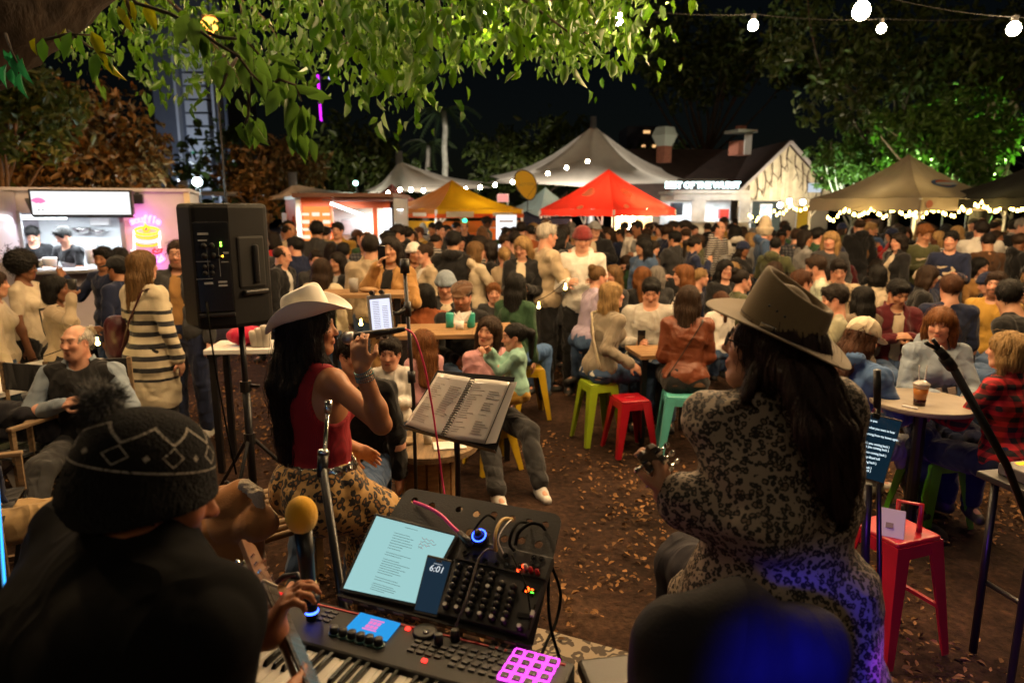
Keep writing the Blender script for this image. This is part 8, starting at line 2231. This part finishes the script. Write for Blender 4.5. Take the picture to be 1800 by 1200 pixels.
o, J = A('woman in tan coat with dark hair filming with her phone', 686, 410, 6.2, 165, top='coat', under='black', tc='tan', hair='long', hc='dark', sk='mid', aR=('ik', P(664, 468, 5.9), (-.6, -.3, -1)), aL='cross', head=(8, 3, 0), h=.008, lc='brown'); held('phone', 'dark phone held up by the woman in the tan coat', 'phone', J, o, 'R', 'phone')
A('man with pale grey jacket and dark hair behind the raised phone', 651, 408, 6.9, 10, 'm', top='jacket', tc='beige', hair='short', hc='dark', sk='mid')
A('woman in pale knitted beanie and pink grey coat', 728, 424, 8.0, 200, top='coat', tc='beige', hair='long', hc='brown', sk='tan', hat='beanie', hatc='white', under='maroon')
A('brown haired woman in pale cardigan right of the knitted beanie', 745, 424, 7.6, 120, top='coat', tc='beige', under='white', hair='bun', hc='brown', sk='fair', aR='hold')
A('two-tone dark figure in black with short black hair standing from behind', 797, 402, 8.0, -8, 'm', top='hoodie', tc='black', hair='short', hc='black', sk='mid', bulk=1.1)
A('blonde woman in cream fleece turned to her friend', 838, 420, 8.0, -60, top='hoodie', tc='cream', hair='long', hc='honey', sk='fair', aR='cross')
A('dark haired friend listening to the blonde in cream fleece', 858, 418, 8.4, 90, tc='black', hair='bob', hc='dark', sk='fair')
A('woman with a pale ponytail behind the dark sleeves', 886, 430, 8.3, 10, tc='beige', hair='pony', hc='blond', sk='fair')
A('blonde woman in black coat looking down right of the fleece', 918, 410, 7.5, 168, top='coat', under='cream', tc='black', hair='long', hc='blond', sk='fair', aR='hold', aL='hold', head=(-18, -18, 0))
A('white haired big man in cream jumper standing side on', 963, 388, 7.6, -75, 'm', tc='beige', lc='black', hair='short', hc='white', sk='fair', aR='drink', aL='hold', bulk=1.32, h=.0085)
A('smiling young man in white hoodie and dark beanie', 1024, 394, 7.4, 175, 'm', top='hoodie', tc='white', lc='black', hair='short', hc='dark', sk='fair', hat='beanie', hatc='darkred', aR='hold', aL='hold', head=(5, -14, 0), h=.0085)
A('dark figure between the cream jumper and the tent', 905, 404, 9.6, 10, 'm', tc='charcoal', hair='short', hc='dark', sk='fair')
A('seated man in grey knitted beanie and sheepskin collar', 783, 468, 6.6, 190, 'm', seat=True, top='jacket', tc='charcoal', under='cream', hair='short', hc='dark', sk='fair', hat='beanie', hatc='bluegrey', head=(-10, -16, 0), lean=8)
A('seated bearded man in black jumper and brown flat cap', 812, 483, 5.9, 200, 'm', seat=True, tc='black', hair='short', hc='dark', sk='fair', hat='flat', hatc='brown', beard=.9, aR='table', aL='table', head=(-30, -14, 0), lean=8, h=.0085)
A('dark haired woman in brown jacket seated with her back to us', 746, 488, 6.2, 20, seat=True, top='jacket', tc='rust', hair='bob', hc='black', sk='mid', lean=10)
A('red haired child peeking between the seated adults', 868, 492, 6.7, 185, seat=True, tc='charcoal', hair='short', hc='ginger', sk='fair', H=1.3)
A('woman in dark olive jumper with black hair seated on the yellow stool', 908, 470, 6.4, -25, seat=True, tc='green', lc='blue', hair='long', hc='black', sk='fair', lean=6, legm=M['denim'], h=.0085)
A('ginger child in pink hooded top standing with back turned', 742, 548, 4.9, 30, top='hoodie', tc='pink', lc='charcoal', hair='long', hc='ginger', sk='fair', H=1.12, hs=.86, aR='down', aL='hold')
A('child in white jumper hidden behind the small tablet', 683, 545, 4.4, 178, tc='white', lc='denim', hair='short', hc='dark', sk='fair', H=1.15, hs=.86, aR='hold', aL='hold', h=.008)
o, J = A('dark haired man seated low behind the singing woman', 620, 570, 3.8, 170, 'm', seat=True, tc='black', hair='short', hc='dark', sk='fair', head=(50, 0, 0), lean=12, h=.008)
o, J = A('smiling mother in pink jumper holding a small girl on her lap', 858, 544, 5.1, 198, seat=True, tc='pink', lc='charcoal', hair='long', hc='brown', sk='fair', aR='hold', aL=(.1, .6, -1, -.7, .8, .05), head=(-40, 2, -8), h=.0075, shoe=(.66, .64, .6), legs=((.12, 1, -.12, .0, .12, -1), (.22, 1, -.08, .1, .2, -1))); JB3 = J
c = J.loc + Rz(152) @ Vc((-.06, .24, 0)); q = P(897, 566, 4.86)
o, J = A('small girl in mint jumper with dark ponytail pointing a finger', 903, 566, 4.9, 100, seat=True, tc='mint', lc='mustard', hair='pony', hc='black', sk='fair', H=1.05, hs=.84, aR=('ik', P(862, 618, 4.78), (0, 0, -1)), aL=('ik', P(856, 625, 4.8), (0, 0, -1)), head=(0, -4, 0), h=.007, legs=((.1, 1, -.35, .1, .15, -1), (.1, 1, -.35, .1, .15, -1)))
o, J = A('blonde woman laughing in grey checked blazer on the lime stool', 1078, 485, 5.85, -64, seat=True, top='jacket', under='white', tc=(.23, .19, .14), lc='denim', hair='vlong', hc='blond', sk='fair', aR=('ik', P(1108, 640, 5.6), (-.4, -.4, -1)), aL='knee', head=(-14, 4, 0), lean=9, h=.0075, legm=M['denim']); JB1 = J; strap(o, J, c=(.6, .5, .35), side=-1)
o, J = A('dark haired man in pale grey jumper looking down at his phone', 1145, 478, 6.4, 175, 'm', seat=True, tc=(.42, .40, .36), hair='short', hc='black', sk='fair', aR='hold', aL='hold', head=(-8, -22, 0), lean=6, h=.0075, bulk=1.12); held('phone', 'phone in the hands of the man in the pale grey jumper', 'phone', J, o, 'R', 'phone')
o, J = A('brown haired woman in rust leather jacket on the teal stool', 1212, 490, 5.5, -8, seat=True, top='jacket', topm=M['leather'], tc=(.17, .045, .018), under='brown', lc='black', hair='long', hc='brown', sk='fair', lean=6, head=(-24, 0, 0), h=.0075, aR='hold', aL='hold'); JB2 = J; strap(o, J, c=(.02, .012, .01), side=1, w=.014)
A('woman in lavender jumper with hair up seated sideways', 1053, 458, 7.0, -75, seat=True, tc='lavender', lc='denim', hair='bun', hc='honey', sk='fair', lean=12, legm=M['denim'])
A('light brown haired woman facing the lavender jumper', 1076, 457, 7.5, 130, seat=True, tc='charcoal', hair='long', hc='honey', sk='fair')
A('curly ginger haired person seated behind the grey jumper man', 1128, 460, 7.6, 15, seat=True, tc='black', hair='wavy', hc='ginger', sk='fair')
A('long ginger blonde woman in striped top turned to the left', 1200, 456, 7.2, 75, seat=True, topm=M['rib'], tc='white', hair='vlong', hc='ginger', sk='fair', lean=4)
A('bespectacled dark haired woman in dark top seated farther back', 1276, 448, 7.9, 190, seat=True, tc='black', hair='long', hc='black', sk='fair', gl=True)
A('woman in olive top with hair tied back and glasses', 1305, 464, 7.2, -90, seat=True, tc='olive', hair='bun', hc='dark', sk='fair', gl=True)
A('small girl with white hair bow facing away in white top', 1266, 508, 6.5, 10, seat=True, tc='white', hair='pony', hc='auburn', sk='fair', H=1.2, hs=.86)
# ---- right
A('red haired man in pale yellow top side on behind the olive hat', 1410, 465, 6.6, -85, 'm', seat=True, tc=(.5, .42, .2), hair='short', hc='auburn', sk='fair')
A('man with cropped brown hair in pale green shirt bending left', 1434, 440, 7.4, 70, 'm', seat=True, tc='palegreen', top='tee', hair='short', hc='brown', sk='fair', lean=16, head=(0, -14, 0))
A('young man in grey green jumper with hand near his face', 1468, 488, 5.7, 76, 'm', seat=True, tc=(.28, .27, .18), hair='short', hc='dark', sk='fair', aR='drink', aL='table', head=(0, -12, 0), h=.0085)
A('smiling man looking down beside the pale green shirt', 1475, 447, 7.6, 160, 'm', seat=True, tc='beige', hair='short', hc='dark', sk='fair', head=(0, -16, 0))
A('woman with very long dark hair in brown cardigan from behind', 1515, 492, 6.2, 10, seat=True, top='jacket', tc=(.22, .17, .12), hair='vlong', hc='black', sk='fair')
A('small dark haired woman in cream top farther behind', 1541, 458, 7.7, 10, seat=True, tc='cream', hair='bob', hc='black', sk='fair')
A('dark haired man in maroon cardigan looking down at the table', 1580, 480, 6.2, 180, 'm', seat=True, top='jacket', under='cream', tc='maroon', hair='short', hc='black', sk='mid', aR='cross', aL='cross', head=(4, -22, 0), h=.0085, lean=4)
A('brown haired woman in black coat and cream scarf leaning', 1634, 458, 7.2, -120, seat=True, top='coat', under='cream', tc='black', hair='bob', hc='brown', sk='fair', lean=10, head=(20, -10, 0))
A('man with cropped auburn hair in navy top from behind', 1672, 472, 6.2, -15, 'm', seat=True, tc='navy', hair='short', hc='auburn', sk='fair')
A('bearded man in mustard jumper smiling toward the left', 1752, 468, 6.6, 120, 'm', seat=True, tc='mustard', hair='short', hc='brown', sk='fair', beard=.9, head=(10, 0, 0), h=.0085)
o, J = A('big man in black jumper leaning in at the right', 1775, 480, 5.2, 35, 'm', seat=True, tc='black', hair='short', hc='black', sk='mid', lean=26, head=(-70, 0, 0), bulk=1.25, h=.0085)
o, J = A('person in blue denim hoodie and white baseball cap leaning on the table', 1520, 545, 4.3, -68, 'm', seat=True, top='hoodie', tc='blue', lc=(.34, .35, .36), hair='wavy', hc='auburn', sk='fair', hat='cap', hatc='cream', aR='table', aL='table', lean=11, head=(0, -20, 0), h=.007, shoe=(.6, .57, .5), seed=4, legs=((.1, 1, -.10, 0, .05, -1), (.2, 1, -.1, 0, .0, -1)))
o, J = A('ginger bobbed woman in pale blue grey hoodie with folded arms', 1655, 526, 4.5, 168, seat=True, top='hoodie', tc='bluegrey', lc='navy', hair='bobfringe', hc='ginger', sk='fair', aR=(.28, .5, -1, -.5, .9, .05), aL=(.28, .5, -1, -.5, .9, .05), head=(-26, -6, 0), h=.007)
for (a, b, m_) in (((-.02, .14), (.05, .24), .03), ((.06, .15), (.10, .245), .03)):
 p0 = J.pel + J.U * (a[1] + .06) + J.X * a[0] * -1 + J.Y * .155; MB().box(p0, (.045, .004, .05), J.T @ Ry(14)).build('chest_print', mat('chest_print%d' % int(a[0] * 100), (.5, .42, .35), rough=.8), o)
A('blonde woman in red and black plaid shirt seated with her back to us', 1772, 566, 3.9, 25, seat=True, topm=M['plaid'], top='shirt', tc='red', lc='navy', hair='bob', hc='blond', sk='fair', h=.007, aR='table', aL='table', head=(10, 0, 0), lean=5)
# ---- stools, tables and chairs used by them
def at(px, Y): p = P(px, 700, Y); return (p.x, p.y, 0)
stool('metal_stool', 'lime green metal stool under the woman in the grey blazer', 'stool', JB1.loc + Vc((-.02, -.03, 0)), .3, LIMEP, JB1.pel.z - .11, group=None)
stool('metal_stool', 'short red metal stool between the lime and the teal one', 'stool', at(1108, 5.5), .25, REDP, .47, group=None)
stool('metal_stool', 'teal metal stool under the woman in the rust leather jacket', 'stool', JB2.loc + Vc((-.02, -.06, 0)), -.12, TEALP, JB2.pel.z - .11, .31, group=None)
stool('metal_stool', 'yellow metal stool under the woman in the dark olive jumper', 'stool', at(930, 6.5), .2, YELP, .50, group=None)
stool('metal_stool', 'second yellow metal stool under the smiling mother', 'stool', JB3.loc + Vc((.02, .03, 0)), .5, YELP, JB3.pel.z - .12, group=None)
stool('metal_stool', 'green metal stool beneath the round grey table at right', 'stool', at(1655, 4.2), .2, (.10, .40, .02), .45, group=None)
def round_table(label, px, py, Y, z, r, m, px_edge=None):
 p = P(px, py, Y); root = thing('table', label, 'table', (p.x, p.y, 0)); MB().lathe([(r * .98, z - .03), (r, z - .02), (r, z - .004), (r * .99, z)], 40).build('table_top', m, root)
 MB().tube([(0, 0, 0), (0, 0, z - .03)], .035, 10).build('pedestal', M['blackmetal'], root); MB().lathe([(.22, 0), (.22, .02), (.04, .05)], 20).build('base', M['blackmetal'], root); return root, p
tz = P(1620, 705, 4.0).z
rt, tp = round_table('round grey table with an iced drink at the right', 1622, 705, 4.02, tz, .30, mat('table_grey', (.27, .23, .18), rough=.55, var=.2))
q = P(1617, 700, 3.92); cup = thing('iced_drink', 'clear plastic cup of amber iced drink with a creamy top and straws', 'drink', (q.x, q.y, tz))
MB().lathe([(.032, 0), (.034, .04)], 20).build('dark_layer', mat('drink_dark', (.03, .008, .004), rough=.2), cup, True); MB().lathe([(.0345, .04), (.041, .105)], 20).build('amber_layer', mat('drink_amber', (.45, .16, .03), rough=.15, coat=.6), cup, True); MB().lathe([(.0415, .105), (.044, .125), (.03, .135), (.012, .138)], 20).build('cream_top', mat('drink_cream', (.6, .45, .3), rough=.5), cup, True)
MB().lathe([(.048, .127), (.048, .132), (.02, .15), (.0, .152)], 20).build('lid', mat('clear_lid', (.4, .38, .35), rough=.15), cup, True)
for s in (-.012, .012): MB().tube([(s, 0, .10), (s * 2, .005, .24)], .004, 8).build('straw', M['white'], cup)
q = P(1600, 708, 3.86); o = MB().box((0, 0, 0), (.014, .085, .008), Rz(40)).build('wooden_stick', M['white'], None, bev=.002); o.location = (q.x, q.y, tz + .006); tagit(o, 'short pale stick lying left of the iced drink', 'stick')
def plank_table(label, px, py, Y, w, dpt, rot, n=5, m='wood', legs=True):
 p = P(px, py, Y); root = thing('table', label, 'table', (p.x, p.y, 0), rad(rot)); z = p.z
 for i in range(n): y = -dpt / 2 + dpt * (i + .5) / n; MB().box((0, y, z - .02), (w, dpt / n * .94, .036)).build('plank', M[m], root, bev=.004)
 for x in (-w * .42, w * .42):
  MB().box((x, 0, z - .055), (.06, dpt * .9, .035)).build('bearer', M['blackmetal'], root)
  for y in (-dpt * .38, dpt * .38): MB().bar((x, y, 0), (x, y, z - .07), .045).build('leg', M['blackmetal'], root)
 return root, z
r_, z1 = plank_table('wooden table with two teal cans and a napkin cup beside the flat cap man', 800, 577, 5.45, .95, .55, 6)
for (px, lab) in ((791, 'teal drink can left of the napkin cup'), (828, 'teal drink can right of the napkin cup')):
 q = P(px, 574, 5.5); o = MB().lathe([(.026, 0), (.033, .008), (.033, .11), (.027, .12), (.024, .118)], 18).build('drink_can', M['gloss'], None, True, col=(.03, .30, .24)); o.location = (q.x, q.y, z1); tagit(o, lab, 'can')
q = P(808, 574, 5.4); nc = thing('napkin_cup', 'white cup stuffed with napkins between the teal cans', 'napkin holder', (q.x, q.y, z1)); MB().lathe([(.03, 0), (.038, .07)], 16).build('cup', M['white'], nc, True)
for k in range(4): MB().add([(-.05 + .02 * k, -.01, .05), (.03 + .01 * k, .012 * k - .02, .06), (.05 * (k - 1), .01, .14 + .012 * (k % 2)), (-.04 + .02 * k, .02, .13)], [(0, 1, 2, 3)]).build('napkin', M['white'], nc, solid=.003)
r_, z2 = plank_table('small wooden table between the grey jumper man and the rust jacket', 1170, 614, 5.9, .6, .45, 8)
r_, z3 = plank_table('yellow edged high table behind the singing woman', 640, 512, 5.9, .75, .4, 0);
q = P(622, 506, 5.85); o = MB().lathe([(.035, 0), (.042, .12)], 16).build('glass_cup', mat('clear_cup', (.3, .28, .26), rough=.1), None, True); o.location = (q.x, q.y, z3); tagit(o, 'clear cup on the yellow edged high table', 'cup')
q = P(648, 508, 5.85); o = MB().ball((0, 0, .02), .085, 14, 8, (1, .7, .3)).build('food_tray', M['wood'], None, True); o.location = (q.x, q.y, z3); tagit(o, 'brown food boat on the yellow edged high table', 'food')
# cable spool table
p = P(755, 775, 4.15); z4 = p.z; sp = thing('spool_table', 'old wooden cable drum used as a low table behind the songbook', 'table', (p.x, p.y, 0))
MB().lathe([(.30, z4 - .045), (.31, z4 - .04), (.31, z4 - .004), (.30, z4)], 40).build('top', M['oldwood'], sp); MB().lathe([(.31, 0.0), (.31, .045)], 40).build('base', M['oldwood'], sp)
for k in range(14):
 a = 2 * PI * k / 14; MB().box((.165 * cos(a), .165 * sin(a), z4 / 2), (.03, .068, z4 - .10), Rz(math.degrees(a))).build('stave', M['wood'], sp, bev=.003)
for (px, py, lab, r0, hh, c) in ((752, 772, 'white paper cup on the wooden cable drum', .032, .09, (.62, .58, .5)), (715, 752, 'small tan bowl on the wooden cable drum', .05, .03, (.45, .33, .2))):
 q = P(px, py, 4.1); o = MB().lathe([(r0 * .75, 0), (r0, hh), (r0 * .94, hh), (r0 * .7, .01)], 18).build('paper_cup' if hh > .05 else 'bowl', M['gloss'], None, True, col=c); o.location = (q.x, q.y, z4); tagit(o, lab, 'cup' if hh > .05 else 'bowl')
q = P(790, 772, 4.05); o = MB().box((0, 0, .006), (.2, .14, .01), Rz(10)).build('paper', M['white'], None); o.location = (q.x, q.y, z4); tagit(o, 'white paper sheet on the wooden cable drum', 'paper')
# white folding table with stacked cups behind the speaker stand, red cloth
r_, z5 = plank_table('white slatted table with stacked cups and a red cloth left of the white hat', 445, 605, 5.2, .62, .4, 5, 4, 'white')
q = P(436, 596, 5.2); S = Sdf(.012); S.ell((0, 0, .07), (.16, .11, .075)); S.disp = lambda X, Y, Z: .012 * wobble(X, Y, Z, 30, 3); o = link('red_cloth', S.mesh('red_cloth'), None, M['cloth'], (.5, .01, .05)); o.location = (q.x, q.y, z5); tagit(o, 'crumpled bright red cloth on the white slatted table', 'cloth')
for i, (px, lab) in enumerate(((448, 'stack of pale paper cups beside the red cloth'), (458, 'second stack of pale paper cups'), (468, 'third stack of pale paper cups at the table end'))):
 q = P(px, 598, 5.1); mb = MB(); mb.lathe([(.03, 0), (.04, .09 + .02 * i), (.041, .095 + .02 * i), (.04, .12 + .02 * i), (.036, .125 + .02 * i)], 16); o = mb.build('cup_stack', M['gloss'], None, True, col=(.58, .52, .44)); o.location = (q.x, q.y, z5); tagit(o, lab, 'cups')
# picnic bench, director chair at left
def director_chair(label, px, py, Y, rot, fab):
 p = P(px, py, Y); z = .45; root = thing('folding_chair', label, 'chair', (p.x, p.y, 0), rad(rot)); w = .26
 for s in (-1, 1):
  MB().bar((s * w, -.22, z + .2), (s * w, .22, z + .2), .05, .025).build('armrest', M['oldwood'], root, bev=.006)
  for y in (-.2, .2): MB().bar((s * w, y, 0), (s * w, y, z + (.19 if y > 0 else .52)), .028).build('post', M['oldwood'], root)
  MB().bar((s * w, -.22, .03), (s * w, .22, .03), .03).build('rail', M['oldwood'], root)
 for y in (-.19, .19):
  MB().bar((-w, y, .05), (w, y, z - .02), .022).build('cross_leg', M['blackmetal'], root); MB().bar((w, y + .022, .05), (-w, y + .022, z - .02), .022).build('cross_leg', M['blackmetal'], root)
 MB().box((0, 0, z), (2 * w - .03, .42, .015)).build('seat', M['cloth'], root, col=fab); MB().box((0, -.2, z + .42), (2 * w - .03, .018, .19)).build('backrest', M['cloth'], root, col=fab)
 return root
director_chair('black canvas folding chair with wooden arms under the bald older man', 150, 740, 4.5, 196, (.012, .012, .014))
director_chair('empty black folding chair with a dark coat over it at the left edge', 18, 740, 4.35, 165, (.012, .012, .014))
S = Sdf(.01); p = P(18, 700, 4.35); p.z = .62; S.rbox((0, 0, 0), (.22, .10, .13), None, .07, .04); S.cone((-.2, 0, .05), (-.24, 0, -.25), .07, .06, .05); S.cone((.18, .02, .05), (.24, .05, -.2), .07, .06, .05); S.disp = lambda X, Y, Z: .012 * (.8 - 2 * np.abs(wobble(X, Y, Z, 22, 2)))
o = link('dark_coat', S.mesh('dark_coat'), None, M['cloth'], (.012, .012, .018)); o.location = p; tagit(o, 'dark coat thrown over the empty folding chair at the left edge', 'coat')
director_chair('black folding chair under the person in khaki trousers', -60, 900, 3.35, -66, (.012, .012, .014))
pb = P(38, 640, 5.1); root = thing('picnic_table', 'pale painted picnic table end behind the afro woman', 'picnic table', (pb.x, pb.y, 0), rad(70)); tw = M['white']
for i in range(4): MB().box((0, -.3 + i * .2, .74), (1.3, .18, .035)).build('plank', tw, root, bev=.004)
for s in (-1, 1):
 for i in range(2): MB().box((0, s * (.62 + .15 * i), .44), (1.3, .13, .035)).build('seat_plank', tw, root, bev=.004)
for x in (-.45, .45):
 MB().bar((x, -.8, .40), (x, .8, .40), .05, .09).build('cross_beam', tw, root)
 for s in (-1, 1): MB().bar((x, s * .18, .72), (x, s * .55, 0), .05, .09).build('leg', tw, root)
ps = [P(x, y, 5.0) for x, y in ((2, 662), (5, 655), (10, 645), (170, 588), (14, 664))]
festoon('few tiny yellow fairy lights on the picnic table', 'fairy light strings', [ps[0], ps[2], ps[3]], ps, .016, 'fairy', .02)
ps = [P(x, y, 6.4) for x, y in ((634, 557), (947, 527), (994, 494), (910, 568))]
festoon('few tiny yellow fairy lights wound between the middle tables', 'fairy light strings', [ps[0], ps[3], ps[1], ps[2]], ps, .016, 'fairy', .02)
# ---- the mass of the crowd behind: shared poses, own colours
VAR = [('a', 'f', False, dict(aR='hold', aL='down', head=(15, -4, 0))), ('b', 'm', False, dict(aR='pocket', aL='hold', head=(-12, 0, 0))), ('c', 'f', False, dict(aR='drink', aL='cross', head=(0, -6, 0))), ('d', 'm', False, dict(aR='cross', aL='cross', head=(25, 0, 0), bulk=1.12)),
    ('e', 'm', False, dict(aR='hold', aL='hold', head=(0, -18, 0))), ('f', 'f', False, dict(aR='down', aL='pocket', head=(-30, 0, 0))), ('g', 'f', True, dict(aR='table', aL='hold', head=(20, -8, 0), lean=8)), ('h', 'm', True, dict(aR='table', aL='table', head=(-15, -12, 0), lean=12)),
    ('i', 'm', True, dict(aR='drink', aL='table', head=(5, 0, 0), lean=3, bulk=1.1)), ('j', 'f', True, dict(aR='cross', aL='knee', head=(-35, 0, 0), lean=0)), ('k', 'f', True, dict(aR='hold', aL='table', head=(0, -15, 0), lean=14)), ('l', 'm', True, dict(aR='knee', aL='knee', head=(40, 0, 0), lean=18))]
zones = [(700, 'near the orange truck'), (955, 'near the yellow gazebo'), (1185, 'below the red gazebo'), (1330, 'near the lettered truck'), (1455, 'below the timber gable'), (1690, 'below the beige gazebo'), (2200, 'near the black gazebo')]
USED = {}
HMAX = {}
def crowd_one(x, y, rnd):
 p = Vc((x, y, 0)); fw = y * _c + CAMZ * _s; px = 900 + 1200 * x / fw
 sit = rnd.random() < (.74 if 5.6 < y < 9.2 and px > 1040 else .12 if y < 11 else .10)
 vs_ = [v for v in VAR if v[2] == sit]; nm, sex, _, kw = rnd.choice(vs_)
 toward = rnd.random()
 rot = rnd.choice([0, 180, 90, -90]) + rnd.uniform(-45, 45) if toward < .75 else rnd.uniform(-180, 180)
 tops = ['jumper', 'jacket', 'hoodie', 'coat'] if not sit else ['jumper', 'jacket', 'hoodie']
 top = rnd.choice(tops); tc = rnd.choices(['black', 'navy', 'charcoal', 'brown', 'cream', 'grey', 'olive', 'maroon', 'tan', 'white', 'rust', 'denim', 'green', 'mustard', 'red', 'beige'], [13, 8, 8, 5, 2.6, 4, 3, 2, 2, 1.8, 1.2, 3, 2, .7, .8, 2.4])[0]
 hair = rnd.choice(['long', 'bob', 'pony', 'bun', 'wavy', 'fringe'] if sex == 'f' else ['short', 'short', 'messy', 'crop', 'receding']); hc = rnd.choices(['black', 'brown', 'dark', 'auburn', 'blond', 'ginger', 'grey'], [6, 7, 8, 1.5, 2, .6, 1])[0]
 hat = rnd.choices([None, 'cap', 'beanie', 'bucket'], [12, 1, 1, .5])[0]; hatc = rnd.choice(['black', 'navy', 'cream', 'grey', 'brown'])
 H = 1.76 if sex == 'm' else 1.66
 kw2 = dict(kw); st = .47 if sit else None
 J = pose(H, sex, st, **kw2); J.loc = Vc((x, y, 0)); J.rot = rot
 tm = None
 if rnd.random() < .12 and not hat: tm, tc = rnd.choice([('striped', 'striped'), ('check', 'grey check'), ('flannel', 'green check')]);
 o = dress(J, None, top, C_.get(tc, (.2, .2, .2)), C_[rnd.choice(['black', 'denim', 'charcoal', 'navy', 'brown'])], hair, HC[hc], SK[rnd.choices(['fair', 'mid', 'tan', 'brown', 'dark'], [6, 4, 2, 1, .5])[0]], nm + top, .014, 3, topm=M[tm] if tm else None, hat=(hat, C_[hatc]) if hat else None, under=C_[rnd.choice(['cream', 'grey', 'black'])])
 q_ = rnd.uniform(.93, 1.06); o.scale = (q_ * rnd.uniform(.92, 1.10), q_ * rnd.uniform(.92, 1.1), q_)
 z = next(t for lim, t in zones if px < lim)
 who = 'woman' if sex == 'f' else 'man'
 fac = ((rot + 180) % 360) - 180
 view = 'from behind' if abs(fac) < 50 else 'facing us' if abs(fac) > 130 else 'facing left' if fac > 0 else 'facing right'
 tcn = {'denim': 'denim blue', 'tan': 'tan'}.get(tc, tc)
 cand = [f'{hc if hc != "dark" else "dark"} haired {who} in {tcn} {top} {"seated" if sit else "standing"} {view} {z}']
 if hat: cand = [f'{who} in {hatc} {hat}' + (' hat' if hat == 'bucket' else '') + f' and {tcn} {top} {"seated" if sit else "standing"} {view} {z}']
 lab = cand[0]
 if lab in USED:
  ex = {'long': 'with long hair', 'bob': 'with a bob', 'pony': 'with a ponytail', 'bun': 'with a bun', 'wavy': 'with wavy hair', 'fringe': 'with a fringe', 'short': 'with short hair', 'messy': 'with messy hair', 'crop': 'with cropped hair', 'receding': 'with thinning hair'}[hair]
  lab = lab.replace(f' in {tcn}', f' {ex} in {tcn}').replace('green check', 'check').replace('grey check', 'check')
 if len(lab.split()) > 16: lab = cand[0]
 USED.setdefault(lab, []).append(o); tagit(o, lab, 'person', 'people at the night market')
 return o
rnd = random.Random(21)
taken = []
for o in COL.objects:
 if o.get('category') == 'person': taken.append((o.location.x, o.location.y))
n = 0; tries = 0
while n < 205 and tries < 6000:
 tries += 1
 y = rnd.uniform(6.2, 17.5); pxq = rnd.uniform(470, 1850); fw = y * _c + CAMZ * _s; x = (pxq - 900) / 1200 * fw
 if pxq < 1050 and y < 8.4: continue
 if pxq < 1050 and y > 12.5 and rnd.random() < .5: continue
 if y < 7.0 and pxq < 1250: continue
 if pxq > 1330 and y > 15.5: continue
 md = .52 if y > 8 else .6
 if pxq < 720 and y > 13: continue
 if any((x - a) ** 2 + (y - b) ** 2 < md * md for a, b in taken): continue
 taken.append((x, y)); crowd_one(x, y, rnd); n += 1
for lab, os_ in USED.items():
 if len(os_) > 1:
  pass
for o in list(COL.objects):
 if 'px' in o:
  del o['px']; o['group'] = 'people at the night market'
# lived-in look: far crowd continues at tables hidden by people
